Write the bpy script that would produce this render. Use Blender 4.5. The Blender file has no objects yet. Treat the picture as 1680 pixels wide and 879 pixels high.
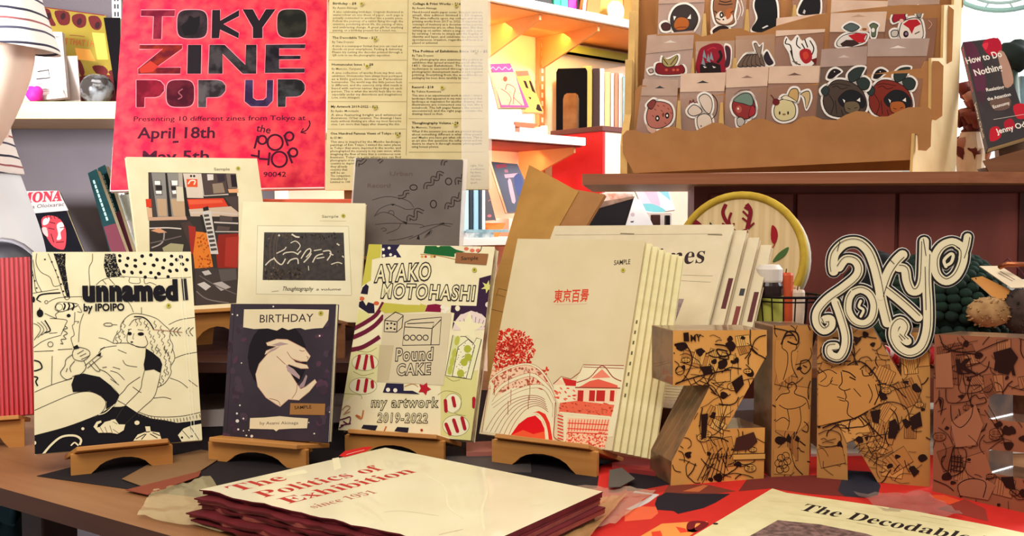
import bpy, math, random
import numpy as np
from mathutils import Vector, Matrix

S = bpy.context.scene
COL = S.collection
random.seed(7)
# ------------------------------------------------------------ camera, world, lights, exposure
F, CX, CY, HZ, CZ = 1600.0, 840.0, 439.5, 365.0, 1.016
PITCH = math.atan((CY - HZ) / F)
cam_d = bpy.data.cameras.new('camera'); cam = bpy.data.objects.new('camera', cam_d); COL.objects.link(cam)
cam.location = (0, 0, CZ); cam.rotation_euler = (math.pi / 2 - PITCH, 0, 0)
cam_d.sensor_width = 36; cam_d.sensor_fit = 'HORIZONTAL'; cam_d.lens = 36 * F / 1680; cam_d.clip_start = 0.02
S.camera = cam
S.view_settings.view_transform = 'Standard'; S.view_settings.look = 'None'
S.view_settings.gamma = 1; S.view_settings.use_curve_mapping = False
S.view_settings.exposure = 0.05
wd = bpy.data.worlds.new('world'); S.world = wd; wd.use_nodes = True
bg = wd.node_tree.nodes['Background']; bg.inputs[0].default_value = (1.0, 0.95, 0.95, 1); bg.inputs[1].default_value = 0.38

def area(name, loc, tgt, sx, sy, power, col, spread=math.pi):
    l = bpy.data.lights.new(name, 'AREA'); l.shape = 'RECTANGLE'; l.size = sx; l.size_y = sy
    l.energy = power; l.color = col; l.spread = spread
    o = bpy.data.objects.new(name, l); COL.objects.link(o); o.location = loc
    o.rotation_euler = (Vector(tgt) - Vector(loc)).to_track_quat('-Z', 'Y').to_euler()
    return o
area('ceiling_light', (-0.5, -0.5, 2.7), (-0.1, 1.1, 0.85), 1.6, 1.0, 41, (1.0, 0.92, 0.80))
area('ceiling_light', (0.4, 1.0, 3.2), (0.3, 1.3, 0.9), 1.2, 1.2, 14, (1.0, 0.86, 0.70))
area('side_light', (2.35, 1.95, 1.95), (0.55, 1.0, 0.95), 0.9, 0.9, 62, (0.95, 0.98, 1.0))  # window daylight from the right, lamp set inside the room
area('shelf_fill', (0.85, 1.55, 1.95), (0.02, 2.3, 1.28), 0.3, 0.3, 4.0, (1.0, 0.92, 0.84), 1.2)  # added fill that brightens the shelving wall
area('shelf_fill', (-1.0, 1.9, 2.2), (-.95, 2.6, 1.1), 0.7, 0.4, 3, (1.0, 0.95, 0.95), 1.6)  # added fill that lightens the wall on the left
area('side_light', (-1.75, 0.35, 1.35), (-1.05, 1.75, 1.15), 0.6, 0.6, 17, (0.97, 0.97, 1.0), 1.0)  # added soft fill for the person and the left wall

# ------------------------------------------------------------ photo rays
fw = np.array([0, math.cos(PITCH), -math.sin(PITCH)]); upv = np.array([0, math.sin(PITCH), math.cos(PITCH)])
rt = np.array([1.0, 0, 0]); CAM = np.array([0, 0, CZ])
def ray(x, y): return fw + rt * (x - CX) / F - upv * (y - CY) / F
def at(x, y, Y): r = ray(x, y); return CAM + r * (Y / r[1])
def onz(x, y, z): r = ray(x, y); return CAM + r * ((z - CZ) / r[2])
def proj(p):
    d = np.array(p) - CAM; k = d @ fw
    return np.array([CX + F * (d @ rt) / k, CY - F * (d @ upv) / k])
def basis(yaw, tilt, roll=0.0):
    u0 = np.array([math.cos(yaw), math.sin(yaw), 0]); b = np.array([-math.sin(yaw), math.cos(yaw), 0])
    v0 = math.cos(tilt) * np.array([0, 0, 1.0]) + math.sin(tilt) * b
    return math.cos(roll) * u0 + math.sin(roll) * v0, -math.sin(roll) * u0 + math.cos(roll) * v0
def frame(o, u, v):
    n = np.cross(u, v); m = Matrix.Identity(4)
    for i in range(3):
        m[i][0], m[i][1], m[i][2], m[i][3] = u[i], v[i], n[i], o[i]
    return m
def fit(q, d, tilt0=18, st=8, sr=1.5, spx=2.0):
    """pose and size of a flat rectangle whose corners (TL TR BR BL) show at these photo points"""
    q = [np.array(p, float) for p in q]; o = at(q[3][0], q[3][1], d)
    x = np.array([0, math.radians(tilt0), 0, math.log(.18), math.log(.2)])
    def res(x):
        u, v = basis(*x[:3]); w, h = np.exp(x[3:])
        e = [(proj(o + h * v) - q[0]) / spx, (proj(o + w * u + h * v) - q[1]) / spx, (proj(o + w * u) - q[2]) / spx]
        return np.concatenate(e + [[(math.degrees(x[1]) - tilt0) / st, math.degrees(x[2]) / sr]])
    lam = 1e-3
    for _ in range(80):
        r = res(x); J = np.array([(res(x + 1e-5 * np.eye(5)[i]) - r) / 1e-5 for i in range(5)]).T
        dx = np.linalg.solve(J.T @ J + lam * np.eye(5), -J.T @ r)
        if (res(x + dx) ** 2).sum() < (r ** 2).sum(): x = x + dx; lam *= .5
        else: lam *= 4
    u, v = basis(*x[:3]); w, h = np.exp(x[3:])
    return o, u, v, w, h, x[0], x[1]
def homog(q, w, h):
    A = []; B = []
    for (x, y), (X, Y) in zip(q, [(0, h), (w, h), (w, 0), (0, 0)]):
        A += [[x, y, 1, 0, 0, 0, -X * x, -X * y], [0, 0, 0, x, y, 1, -Y * x, -Y * y]]; B += [X, Y]
    s = np.append(np.linalg.solve(np.array(A, float), np.array(B, float)), 1).reshape(3, 3)
    def f(x, y):
        r = s @ np.array([x, y, 1.0]); return (r[0] / r[2], r[1] / r[2])
    return f
def planemap(o, u, v):
    n = np.cross(u, v)
    def f(x, y):
        r = ray(x, y); k = ((o - CAM) @ n) / (r @ n); p = CAM + r * k - o
        return (float(p @ u), float(p @ v))
    return f
def Zm(x0, y0, s):
    """points read off an enlarged crop back to photo points"""
    return lambda *pts: [(x0 + a / s, y0 + b / s) for a, b in pts]

# ------------------------------------------------------------ materials
def lin(h):
    h = h.lstrip('#'); c = [int(h[i:i + 2], 16) / 255 for i in (0, 2, 4)]
    return tuple((x / 12.92 if x <= .04045 else ((x + .055) / 1.055) ** 2.4) for x in c) + (1,)
MATS = {}
def mat(h, rough=.6, h2=None, scale=30, stretch=(1, 1, 1), metal=0, coat=0, detail=4, lo=.35, hi=.65, bump=0, name=None, spec=.3):
    key = (h, rough, h2, scale, stretch, metal, coat, bump, lo, hi, spec)
    if key in MATS: return MATS[key]
    m = bpy.data.materials.new(name or 'surface_' + h.strip('#')); m.use_nodes = True
    nt = m.node_tree; b = nt.nodes['Principled BSDF']
    b.inputs['Roughness'].default_value = rough; b.inputs['Metallic'].default_value = metal
    b.inputs['Coat Weight'].default_value = coat; b.inputs['Specular IOR Level'].default_value = spec
    m.diffuse_color = lin(h)
    tc = nt.nodes.new('ShaderNodeTexCoord'); mp = nt.nodes.new('ShaderNodeMapping'); mp.inputs['Scale'].default_value = stretch
    nz = nt.nodes.new('ShaderNodeTexNoise'); nz.inputs['Scale'].default_value = scale; nz.inputs['Detail'].default_value = detail
    nt.links.new(tc.outputs['Object'], mp.inputs[0]); nt.links.new(mp.outputs[0], nz.inputs['Vector'])
    cr = nt.nodes.new('ShaderNodeValToRGB'); nt.links.new(nz.outputs['Fac'], cr.inputs[0])
    c1 = lin(h); c2 = lin(h2) if h2 else tuple(x * .95 for x in c1[:3]) + (1,)
    cr.color_ramp.elements[0].position = lo; cr.color_ramp.elements[1].position = hi
    cr.color_ramp.elements[0].color = c1; cr.color_ramp.elements[1].color = c2
    nt.links.new(cr.outputs[0], b.inputs['Base Color'])
    if bump:
        bp = nt.nodes.new('ShaderNodeBump'); bp.inputs['Strength'].default_value = bump; bp.inputs['Distance'].default_value = .004
        nt.links.new(nz.outputs['Fac'], bp.inputs['Height']); nt.links.new(bp.outputs[0], b.inputs['Normal'])
    MATS[key] = m; return m
def wood(h, h2, sc=7, st=(1, 14, 14), rough=.45): return mat(h, rough, h2, sc, st, detail=6, lo=.3, hi=.7)
def stripes(name, h, h2, axis, freq, rough=.7, sharp=.5, w=.06, bump=0):
    m = bpy.data.materials.new(name); m.use_nodes = True; nt = m.node_tree; b = nt.nodes['Principled BSDF']
    b.inputs['Roughness'].default_value = rough; m.diffuse_color = lin(h)
    tc = nt.nodes.new('ShaderNodeTexCoord'); wv = nt.nodes.new('ShaderNodeTexWave'); wv.bands_direction = axis
    wv.inputs['Scale'].default_value = freq; wv.inputs['Distortion'].default_value = .3 if not bump else 0
    nt.links.new(tc.outputs['Object'], wv.inputs['Vector'])
    cr = nt.nodes.new('ShaderNodeValToRGB'); e = cr.color_ramp.elements
    e[0].position = sharp; e[0].color = lin(h); e[1].position = sharp + w; e[1].color = lin(h2)
    nt.links.new(wv.outputs['Fac'], cr.inputs[0]); nt.links.new(cr.outputs[0], b.inputs['Base Color'])
    if bump:
        bp = nt.nodes.new('ShaderNodeBump'); bp.inputs['Strength'].default_value = bump; bp.inputs['Distance'].default_value = .003
        nt.links.new(wv.outputs['Fac'], bp.inputs['Height']); nt.links.new(bp.outputs[0], b.inputs['Normal'])
    return m
def clear(name, h='#ffffff', alpha=.25, rough=.15):
    if name in MATS: return MATS[name]
    m = bpy.data.materials.new(name); m.use_nodes = True; nt = m.node_tree; b = nt.nodes['Principled BSDF']
    b.inputs['Base Color'].default_value = lin(h); b.inputs['Roughness'].default_value = rough
    b.inputs['Alpha'].default_value = alpha; m.diffuse_color = lin(h); MATS[name] = m; return m
def glow(name, h, s):
    m = bpy.data.materials.new(name); m.use_nodes = True; nt = m.node_tree; b = nt.nodes['Principled BSDF']
    b.inputs['Base Color'].default_value = lin(h); b.inputs['Emission Color'].default_value = lin(h); b.inputs['Emission Strength'].default_value = s
    return m

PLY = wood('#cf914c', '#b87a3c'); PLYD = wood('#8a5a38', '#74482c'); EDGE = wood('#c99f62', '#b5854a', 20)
PAPER = mat('#ece2ba', .65, '#e6dab0'); PAGES = mat('#efe6c0', .7, '#dcd0a6', 60, (1, 1, 40))
KRAFT = mat('#c19455', .8, '#b88a4c', 60); KRAFT2 = mat('#bd8a58', .8, '#b4804e', 40)
BLACK = mat('#17141a', .5)

# ------------------------------------------------------------ mesh building
class MB:
    def __init__(s): s.v = []; s.f = []; s.m = []; s.mats = []
    def mi(s, m):
        if m not in s.mats: s.mats.append(m)
        return s.mats.index(m)
    def add(s, vs, fs, m):
        k = len(s.v); s.v += [tuple(map(float, p)) for p in vs]; i = s.mi(m)
        for f in fs: s.f.append([k + a for a in f]); s.m.append(i)
        return s
    def box(s, lo, hi, m):
        (x0, y0, z0), (x1, y1, z1) = lo, hi
        return s.add([(x0, y0, z0), (x1, y0, z0), (x1, y1, z0), (x0, y1, z0), (x0, y0, z1), (x1, y0, z1), (x1, y1, z1), (x0, y1, z1)],
                     [(3, 2, 1, 0), (4, 5, 6, 7), (0, 1, 5, 4), (1, 2, 6, 5), (2, 3, 7, 6), (3, 0, 4, 7)], m)
    def prism(s, pts, z0, z1, m, side=None, ax=2):
        a = sum(pts[i][0] * pts[(i + 1) % len(pts)][1] - pts[(i + 1) % len(pts)][0] * pts[i][1] for i in range(len(pts)))
        if a < 0: pts = pts[::-1]
        n = len(pts)
        def P(p, z): return {2: (p[0], p[1], z), 1: (p[0], z, p[1]), 0: (z, p[0], p[1])}[ax]
        s.add([P(p, z1) for p in pts], [tuple(range(n))], m); s.add([P(p, z0) for p in pts], [tuple(range(n))[::-1]], m)
        s.add([P(p, z0) for p in pts] + [P(p, z1) for p in pts], [(i, (i + 1) % n, n + (i + 1) % n, n + i) for i in range(n)], side or m)
        return s
    def tube(s, path, r, m, n=8, closed=False, caps=True):
        path = [Vector(p) for p in path]; L = len(path); vs = []
        rr = r if isinstance(r, (list, tuple)) else [r] * L
        ref = None
        for i, p in enumerate(path):
            a = path[i - 1] if (i or closed) else p; b = path[(i + 1) % L] if (i < L - 1 or closed) else p
            t = (b - a).normalized()
            if ref is None: ref = Vector((0, 0, 1)) if abs(t.z) < .9 else Vector((1, 0, 0))
            x = (ref - t * ref.dot(t)).normalized(); y = t.cross(x); ref = x
            q = rr[i]; qx, qy = q if isinstance(q, (list, tuple)) else (q, q)
            for k in range(n):
                g = 2 * math.pi * k / n; vs.append(p + x * math.cos(g) * qx + y * math.sin(g) * qy)
        fs = []
        for i in range(L if closed else L - 1):
            j = (i + 1) % L
            for k in range(n): fs.append((i * n + k, i * n + (k + 1) % n, j * n + (k + 1) % n, j * n + k))
        if caps and not closed: fs += [tuple(range(n))[::-1], tuple(range((L - 1) * n, L * n))]
        return s.add(vs, fs, m)
    def lathe(s, prof, m, n=24, c=(0, 0, 0)):
        vs = []; fs = []
        for r, z in prof:
            for k in range(n):
                g = 2 * math.pi * k / n; vs.append((c[0] + r * math.cos(g), c[1] + r * math.sin(g), c[2] + z))
        for i in range(len(prof) - 1):
            for k in range(n): fs.append((i * n + k, i * n + (k + 1) % n, (i + 1) * n + (k + 1) % n, (i + 1) * n + k))
        fs += [tuple(range(n))[::-1], tuple(range((len(prof) - 1) * n, len(prof) * n))]
        return s.add(vs, fs, m)
    def ball(s, c, r, m, nu=16, nv=10, fn=None):
        vs = []; fs = []
        for j in range(nv + 1):
            t = math.pi * j / nv
            for i in range(nu):
                g = 2 * math.pi * i / nu; d = Vector((math.sin(t) * math.cos(g), math.sin(t) * math.sin(g), math.cos(t)))
                k = fn(d) if fn else 1
                vs.append((c[0] + r[0] * d.x * k, c[1] + r[1] * d.y * k, c[2] + r[2] * d.z * k))
        for j in range(nv):
            for i in range(nu): fs.append((j * nu + i, (j + 1) * nu + i, (j + 1) * nu + (i + 1) % nu, j * nu + (i + 1) % nu))
        return s.add(vs, fs, m)
    def build(s, name, parent=None, bev=0, smooth=False, M=None, seg=2):
        me = bpy.data.meshes.new(name); me.from_pydata(s.v, [], s.f)
        for m in s.mats: me.materials.append(m)
        me.polygons.foreach_set('material_index', s.m)
        if smooth: me.polygons.foreach_set('use_smooth', [True] * len(s.f))
        me.update()
        o = bpy.data.objects.new(name, me); COL.objects.link(o)
        if parent is not None: o.parent = parent
        if M is not None: o.matrix_local = M
        if bev:
            b = o.modifiers.new('bevel', 'BEVEL'); b.width = bev; b.segments = seg; b.limit_method = 'ANGLE'; b.angle_limit = .7
        return o
def tag(o, label, cat, group=None, kind=None):
    o['label'] = label; o['category'] = cat
    if group: o['group'] = group
    if kind: o['kind'] = kind
    return o
def thing(name, label, cat, M=None, group=None):
    o = bpy.data.objects.new(name, None); COL.objects.link(o); o.empty_display_size = .05
    if M is not None: o.matrix_world = M
    return tag(o, label, cat, group)
def structure(o): o['kind'] = 'structure'; return o
def yawM(o, yaw):
    return Matrix.Translation(Vector([float(a) for a in o])) @ Matrix.Rotation(yaw, 4, 'Z')
def copy_tree(o, parent=None):
    c = o.copy(); COL.objects.link(c); c.parent = parent
    for ch in list(o.children): copy_tree(ch, c)
    return c

SERIF = {}
for i in range(26):
    SERIF[chr(65 + i)] = chr(0x1D400 + i); SERIF[chr(97 + i)] = chr(0x1D41A + i)
for i in range(10): SERIF[chr(48 + i)] = chr(0x1D7CE + i)
TCACHE = {}
def glyphs(txt, offset=0.0, serif=False, spacing=1.0, res=3):
    k = (txt, offset, serif, spacing, res)
    if k in TCACHE: return TCACHE[k]
    c = bpy.data.curves.new('text', 'FONT'); c.body = ''.join(SERIF.get(ch, ch) for ch in txt) if serif else txt
    c.offset = offset; c.resolution_u = res; c.space_character = spacing
    o = bpy.data.objects.new('text', c); COL.objects.link(o); bpy.context.view_layer.update()
    me = o.evaluated_get(bpy.context.evaluated_depsgraph_get()).to_mesh()
    vs = [(v.co.x, v.co.y) for v in me.vertices]; fs = [tuple(p.vertices) for p in me.polygons]
    bpy.data.objects.remove(o); bpy.data.curves.remove(c)
    TCACHE[k] = (vs, fs); return vs, fs

def smooth_path(p, n=5, closed=False):
    p = [np.array(a, float) for a in p]; L = len(p)
    if L < 3: return p
    out = []
    for i in range(L if closed else L - 1):
        a = p[i - 1] if (i or closed) else p[0]; b = p[i]; c = p[(i + 1) % L]; d = p[(i + 2) % L] if (i + 2 < L or closed) else p[-1]
        for k in range(n):
            t = k / n; out.append(.5 * (2 * b + (c - a) * t + (2 * a - 5 * b + 4 * c - d) * t * t + (3 * b - a - 3 * c + d) * t ** 3))
    if not closed: out.append(p[-1])
    return out
def clip_rect(poly, x0, y0, x1, y1):
    for ax, val, sg in ((0, x0, 1), (0, x1, -1), (1, y0, 1), (1, y1, -1)):
        out = []
        for i in range(len(poly)):
            a, b = poly[i - 1], poly[i]; da = (a[ax] - val) * sg; db = (b[ax] - val) * sg
            if da >= 0 and db >= 0: out.append(b)
            elif da >= 0 or db >= 0:
                t = da / (da - db); q = (a[0] + (b[0] - a[0]) * t, a[1] + (b[1] - a[1]) * t)
                out.append(q)
                if db >= 0: out.append(b)
        poly = out
        if not poly: return []
    return poly
def inside(p, poly):
    r = False
    for i in range(len(poly)):
        (x1, y1), (x2, y2) = poly[i - 1], poly[i]
        if (y1 > p[1]) != (y2 > p[1]) and p[0] < (x2 - x1) * (p[1] - y1) / (y2 - y1) + x1: r = not r
    return r
class Art:
    """printed matter: flat shapes laid on a surface in that surface's own metres; given at photo points through the surface's map"""
    def __init__(s, uv, mb, pxm, clip=None, z=.00005, step=4e-6, m=None):
        s.uv = uv; s.mb = mb; s.k = pxm; s.clip = clip; s.z = z; s.step = step; s.mat = m or (lambda h: mat(h, .75, spec=.12))
        s.poly = None
    def up(s): s.z += s.step
    def _c(s, h): return h if not isinstance(h, str) else s.mat(h)
    def _put(s, poly, m):
        if s.clip: poly = clip_rect(poly, *s.clip)
        if len(poly) < 3: return
        a = sum(poly[i - 1][0] * poly[i][1] - poly[i][0] * poly[i - 1][1] for i in range(len(poly)))
        if a < 0: poly = poly[::-1]
        s.mb.add([(p[0], p[1], s.z) for p in poly], [tuple(range(len(poly)))], m)
    def fill(s, pts, h, smooth=0):
        s.up(); p = [s.uv(*a) for a in pts]
        if smooth: p = [tuple(a) for a in smooth_path(p, smooth, True)]
        s._put(p, s._c(h))
    def line(s, pts, w, h, closed=False, smooth=True, up=True):
        if up: s.up()
        p = [s.uv(*a) for a in pts]; s.uline(p, w * s.k, h, closed, smooth)
    def uline(s, p, w, h, closed=False, smooth=True):
        p = smooth_path(p, 4, closed) if smooth and len(p) > 2 else [np.array(a, float) for a in p]
        L = len(p); m = s._c(h); A = []; B = []
        for i in range(L):
            a = p[i - 1] if (i or closed) else p[i]; b = p[(i + 1) % L] if (i < L - 1 or closed) else p[i]
            d = b - a; l = math.hypot(*d) or 1; n = np.array([-d[1], d[0]]) / l * w / 2
            A.append(p[i] + n); B.append(p[i] - n)
        for i in range(L if closed else L - 1):
            j = (i + 1) % L
            if s.poly and not inside((p[i] + p[j]) / 2, s.poly): continue
            s._put([tuple(A[i]), tuple(B[i]), tuple(B[j]), tuple(A[j])], m)
    def ell(s, x, y, rx, ry, h, rot=0, n=14, up=True, e=1.0):
        if up: s.up()
        pts = []
        for k in range(n):
            g = 2 * math.pi * k / n; cx = math.copysign(abs(math.cos(g)) ** e, math.cos(g)) * rx; cy = math.copysign(abs(math.sin(g)) ** e, math.sin(g)) * ry
            pts.append((x + cx * math.cos(rot) - cy * math.sin(rot), y + cx * math.sin(rot) + cy * math.cos(rot)))
        s._put([s.uv(*a) for a in pts], s._c(h))
    def ring(s, x, y, r, w, h, ry=None):
        ry = ry or r
        s.line([(x + r * math.cos(k * math.pi / 8), y + ry * math.sin(k * math.pi / 8)) for k in range(16)], w, h, True)
    def text(s, t, p0, p1, hpx, h, bold=0.0, serif=False, spacing=1.0, res=3, slant=0, up=True, ref=None):
        if up: s.up()
        vs, fs = glyphs(t, bold, serif, spacing, res)
        if not vs: return
        a = np.array(s.uv(*p0)); b = np.array(s.uv(*p1)); d = b - a; L = math.hypot(*d); d = d / L; n = np.array([-d[1], d[0]])
        top = np.array(s.uv(p0[0], p0[1] - hpx)); hh = abs((top - a) @ n)
        rv = ref or vs; x0 = min(v[0] for v in rv); x1 = max(v[0] for v in rv); sx = L / (x1 - x0); sy = hh / .70
        P = [a + d * ((v[0] - x0) * sx + v[1] * sy * slant) + n * v[1] * sy for v in vs]; m = s._c(h)
        if s.clip:
            x0, y0, x1, y1 = s.clip
            fs = [f for f in fs if all(x0 <= P[i][0] <= x1 and y0 <= P[i][1] <= y1 for i in f)]
        s.mb.add([(p[0], p[1], s.z) for p in P], fs, m)
    def outline_text(s, t, p0, p1, hpx, dark, light, wt=.05, serif=False, spacing=1.15):
        s.text(t, p0, p1, hpx, dark, wt + .034, serif, spacing); s.text(t, p0, p1, hpx, light, wt - .022, serif, spacing, ref=glyphs(t, wt + .034, serif, spacing, 3)[0])
def rect(x0, y0, x1, y1): return [(x0, y0), (x1, y0), (x1, y1), (x0, y1)]

def slab(name, parent, w, h, z0, z1, m, side=None, bev=0, M=None):
    b = MB(); b.prism(rect(0, 0, w, h), z0, z1, m, side); return b.build(name, parent, bev, M=M)
class Book:
    """a zine: front cover with its print, page block, back cover; frame u right, v up the cover, n to the reader"""
    def __init__(s, name, label, cat, q, d, t, cover, back=None, pages=None, group=None, tilt0=18, st=8, pose=None, wh=None, ct=.0006):
        if pose is None:
            s.o, s.u, s.v, s.w, s.h, s.yaw, s.tilt = fit(q, d, tilt0, st)
        else: s.o, s.u, s.v, s.w, s.h, s.yaw, s.tilt = pose
        s.q = q; s.t = t
        s.M = frame(s.o, s.u, s.v); s.root = thing(name, label, cat, s.M, group)
        s.mb = MB(); s.mb.prism(rect(0, 0, s.w, s.h), -ct, 0, cover)
        pxm = s.w / math.dist(q[2], q[3])
        s.art = Art(homog(q, s.w, s.h), s.mb, pxm, (0.0, 0.0, s.w, s.h))
        b = MB(); e = .0008
        b.prism(rect(e, e, s.w - e, s.h - e), -t + ct, -ct, pages or PAGES); b.build('page_block', s.root)
        slab('back_cover', s.root, s.w, s.h, -t, -t + ct, back or cover)
    def done(s): s.cover = s.mb.build('front_cover', s.root); return s
    def dot(s, x, y, r=4, h='#b9b04a'):
        b = MB(); a = Art(s.art.uv, b, s.art.k, z=s.art.z + 1e-4); a.ell(x, y, r, r, h); a.ell(x, y, r * .35, r * .35, '#6b6424')
        b.build('price_sticker', s.cover)
    def label(s, pts, h, txt, p0, p1, hh):
        b = MB(); a = Art(s.art.uv, b, s.art.k, z=s.art.z + 1e-4); a.fill(pts, h); a.text(txt, p0, p1, hh, '#2a1a14', .01); b.build('sample_label', s.cover)

def stand(bk, zs, label, f0, f1, group='plywood book stands', wd=None, light=True, lipd=.03):
    """plywood book stand: slanted back panel, lip square to it, arched foot board and rear foot"""
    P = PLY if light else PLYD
    c = bk.o + bk.u * (bk.w * (f0 + f1) / 2); W = bk.w * (f1 - f0); H = c[2] - zs
    r = thing('book_stand', label, 'stand', yawM((c[0], c[1], zs), bk.yaw), group)
    t = bk.tilt; ct, sn = math.cos(t), math.sin(t)
    # in the stand's frame: x right, y back, z up; the book's bottom edge runs along y=0 at height H
    def pt(n, v): return (-n * ct + v * sn, H + n * sn + v * ct)
    g = .0004; th = .005
    prof = [pt(lipd, -g), pt(-bk.t - .012, -g), pt(-bk.t - .012, -g - th), pt(lipd, -g - th)]
    b = MB()
    vs = []
    for x, k in ((-W / 2, 0), (W / 2, 0)):
        for i, (y, z) in enumerate(prof):
            sh = .82 if i in (0, 3) else 1.0
            vs.append((x * sh, y, z))
    b.add(vs, [(0, 1, 2, 3), (7, 6, 5, 4), (0, 4, 5, 1), (1, 5, 6, 2), (2, 6, 7, 3), (3, 7, 4, 0)], P); b.build('lip', r, .0008)
    yt, zt = pt(lipd * .62, -g - th)
    zb = max(zt - .0002, .006); hw = W * .46; a = hw * .55; top = zb * .66
    pts = [(-hw, 0), (-a * 1.15, 0)] + [(-a * math.cos(k * math.pi / 10), top * math.sin(k * math.pi / 10)) for k in range(1, 10)] + [(a * 1.15, 0), (hw, 0), (hw, zb), (-hw, zb)]
    b = MB(); b.prism(pts, yt - .003, yt + .003, P, ax=1); b.build('foot_board', r, .001)
    pw = W * .36; ph = min(.13, bk.h * .62)
    A = [pt(-bk.t - .0006, -.004), pt(-bk.t - .0006, ph), pt(-bk.t - .0056, ph), pt(-bk.t - .0056, -.004)]
    b = MB(); b.prism([(y, z) for y, z in A], -pw, pw, P, ax=0); b.build('back_panel', r, .001)
    p0 = pt(-bk.t - .0062, ph * .45)
    b = MB(); b.prism([(p0[0], p0[1]), (p0[0] + .005, p0[1]), (p0[0] + .035, 0), (p0[0] + .029, 0)], -pw * .5, pw * .5, P, ax=0); b.build('rear_foot', r)
    return r
# ------------------------------------------------------------ the room
b = MB(); b.box((-2.2, -0.6, -.02), (3.2, 5.2, 0), wood('#6a4c38', '#553a2a', 3)); structure(b.build('floor'))
WALLG = mat('#675f63', .85, '#60585c', 5)
b = MB(); b.box((-2.2, 2.62, 0), (-.30, 2.70, 2.5), WALLG); structure(b.build('wall_left'))
WT = np.array([.75, .66, 0]); WT /= np.linalg.norm(WT); WN = np.array([WT[1], -WT[0], 0])     # along the shelving wall; out of it
WO = np.array([-.06, 2.0, 0]); SD = .22; SHM = frame(WO, WT, -WN)                             # x along, y into the wall... z = x cross y
def SM(): m = Matrix.Identity(4); m.col[0][:3] = WT; m.col[1][:3] = -WN; m.col[2][:3] = (0, 0, 1); m.col[3][:3] = WO; return m
SHF = SM()
b = MB(); b.box((-.32, SD + .003, 0), (2.2, SD + .06, 2.4), mat('#fbe8d2', .85, '#f7e0c4', 4)); o = structure(b.build('wall_back', M=SHF))
b = MB()
WY = 3.7; WXL, WXR, WZL, WZR = 1.45, 2.6, .62, 2.1
WM = mat('#d9cfc4', .85, '#d0c4b8', 4)
b.box((.7, WY, 0), (WXL, WY + .1, 2.4), WM); b.box((WXR, WY, 0), (3.2, WY + .1, 2.4), WM); b.box((WXL, WY, 0), (WXR, WY + .1, WZL), WM); b.box((WXL, WY, WZR), (WXR, WY + .1, 2.4), WM)
structure(b.build('wall_right'))
b = MB(); fr = mat('#e8e4dc', .5)
for lo, hi in (((WXL, WY - .02, WZL), (WXL + .05, WY + .06, WZR)), ((WXR - .05, WY - .02, WZL), (WXR, WY + .06, WZR)), ((WXL, WY - .02, WZL), (WXR, WY + .06, WZL + .05)), ((WXL, WY - .02, WZR - .05), (WXR, WY + .06, WZR))): b.box(lo, hi, fr)
w1 = structure(b.build('window_1'))
b = MB(); b.box((WXL + .05, WY + .02, WZL + .05), (WXR - .05, WY + .026, WZR - .05), glow('bright_daylit_pane', '#f2fbfa', 1.15)); b.build('pane', w1)

# ------------------------------------------------------------ display table
TD = np.array([.83, -.557, 0]); TD /= np.linalg.norm(TD); TN = np.array([-TD[1], TD[0], 0]); TO = np.array([-.514, .968, 0])
TM = Matrix.Identity(4); TM.col[0][:3] = TD; TM.col[1][:3] = TN; TM.col[2][:3] = (0, 0, 1); TM.col[3][:3] = TO
tb = thing('display_table', 'wooden display table with a plain pale top carrying all the zines', 'table', TM)
b = MB(); b.prism(rect(-.36, 0, 1.15, .90), .732, .75, wood('#a2724a', '#8c5f3a', 3, (1.5, 18, 18), .5), wood('#5c3a2a', '#4c2e22', 3, (1.5, 18, 18), .5)); b.build('tabletop', tb, .0015)
DK = wood('#3a261f', '#2c1b16', 5)
for x, y in ((-.015, .06), (-.30, .82), (1.07, .10), (1.07, .82)):
    b = MB(); b.box((x - .02, y - .02, 0), (x + .02, y + .02, .732), DK); b.build('leg', tb, .002)
b = MB(); b.box((.2, .09, .67), (1.05, .11, .732), DK); b.build('apron', tb); b = MB(); b.box((-.28, .81, .67), (1.05, .83, .732), DK); b.build('apron', tb)

# things kept under the table
r = thing('tote_bag', 'dark teal fabric tote bag standing on the floor under the table corner', 'bag', yawM((-.70, 1.22, 0), .1))
TEAL = mat('#173238', .9, '#10262c', 18, bump=.5)
b = MB(); vs = []; fs = []
for j, (z, k) in enumerate(((0, .9), (.1, 1.0), (.3, 1.02), (.5, .95), (.6, .86), (.655, .7))):
    for i in range(24):
        g = 2 * math.pi * i / 24; e = .6
        x = math.copysign(abs(math.cos(g)) ** e, math.cos(g)) * .12 * k; y = math.copysign(abs(math.sin(g)) ** e, math.sin(g)) * .07 * k
        vs.append((x + .004 * math.sin(5 * g + j), y + .005 * math.cos(4 * g + j), z + (.015 * math.sin(3 * g) if j > 3 else 0)))
fs = [(j * 24 + i, j * 24 + (i + 1) % 24, (j + 1) * 24 + (i + 1) % 24, (j + 1) * 24 + i) for j in range(5) for i in range(24)] + [tuple(range(24))[::-1]]
b.add(vs, fs, TEAL); b.build('bag_body', r, smooth=True)
for y in (-.045, .045):
    b = MB(); b.tube([(-.05, y, .62), (-.045, y * 1.2, .67), (0, y * 1.3, .69), (.045, y * 1.2, .67), (.05, y, .62)], .007, TEAL); b.build('handle', r, smooth=True)
r = thing('storage_bin', 'pale grey plastic storage bin with a lid under the table', 'bin', yawM((-.405, 1.03, 0), -.3))
GB = mat('#cfc6bb', .5, '#c6bcb0', 10)
b = MB(); b.prism([(-.036, 0), (.036, 0), (.044, .63), (-.044, .63)], -.06, .06, GB, ax=1); b.build('bin_body', r, .004)
b = MB(); b.box((-.048, -.065, .63), (.048, .065, .645), GB); b.build('lid', r, .003)

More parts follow.
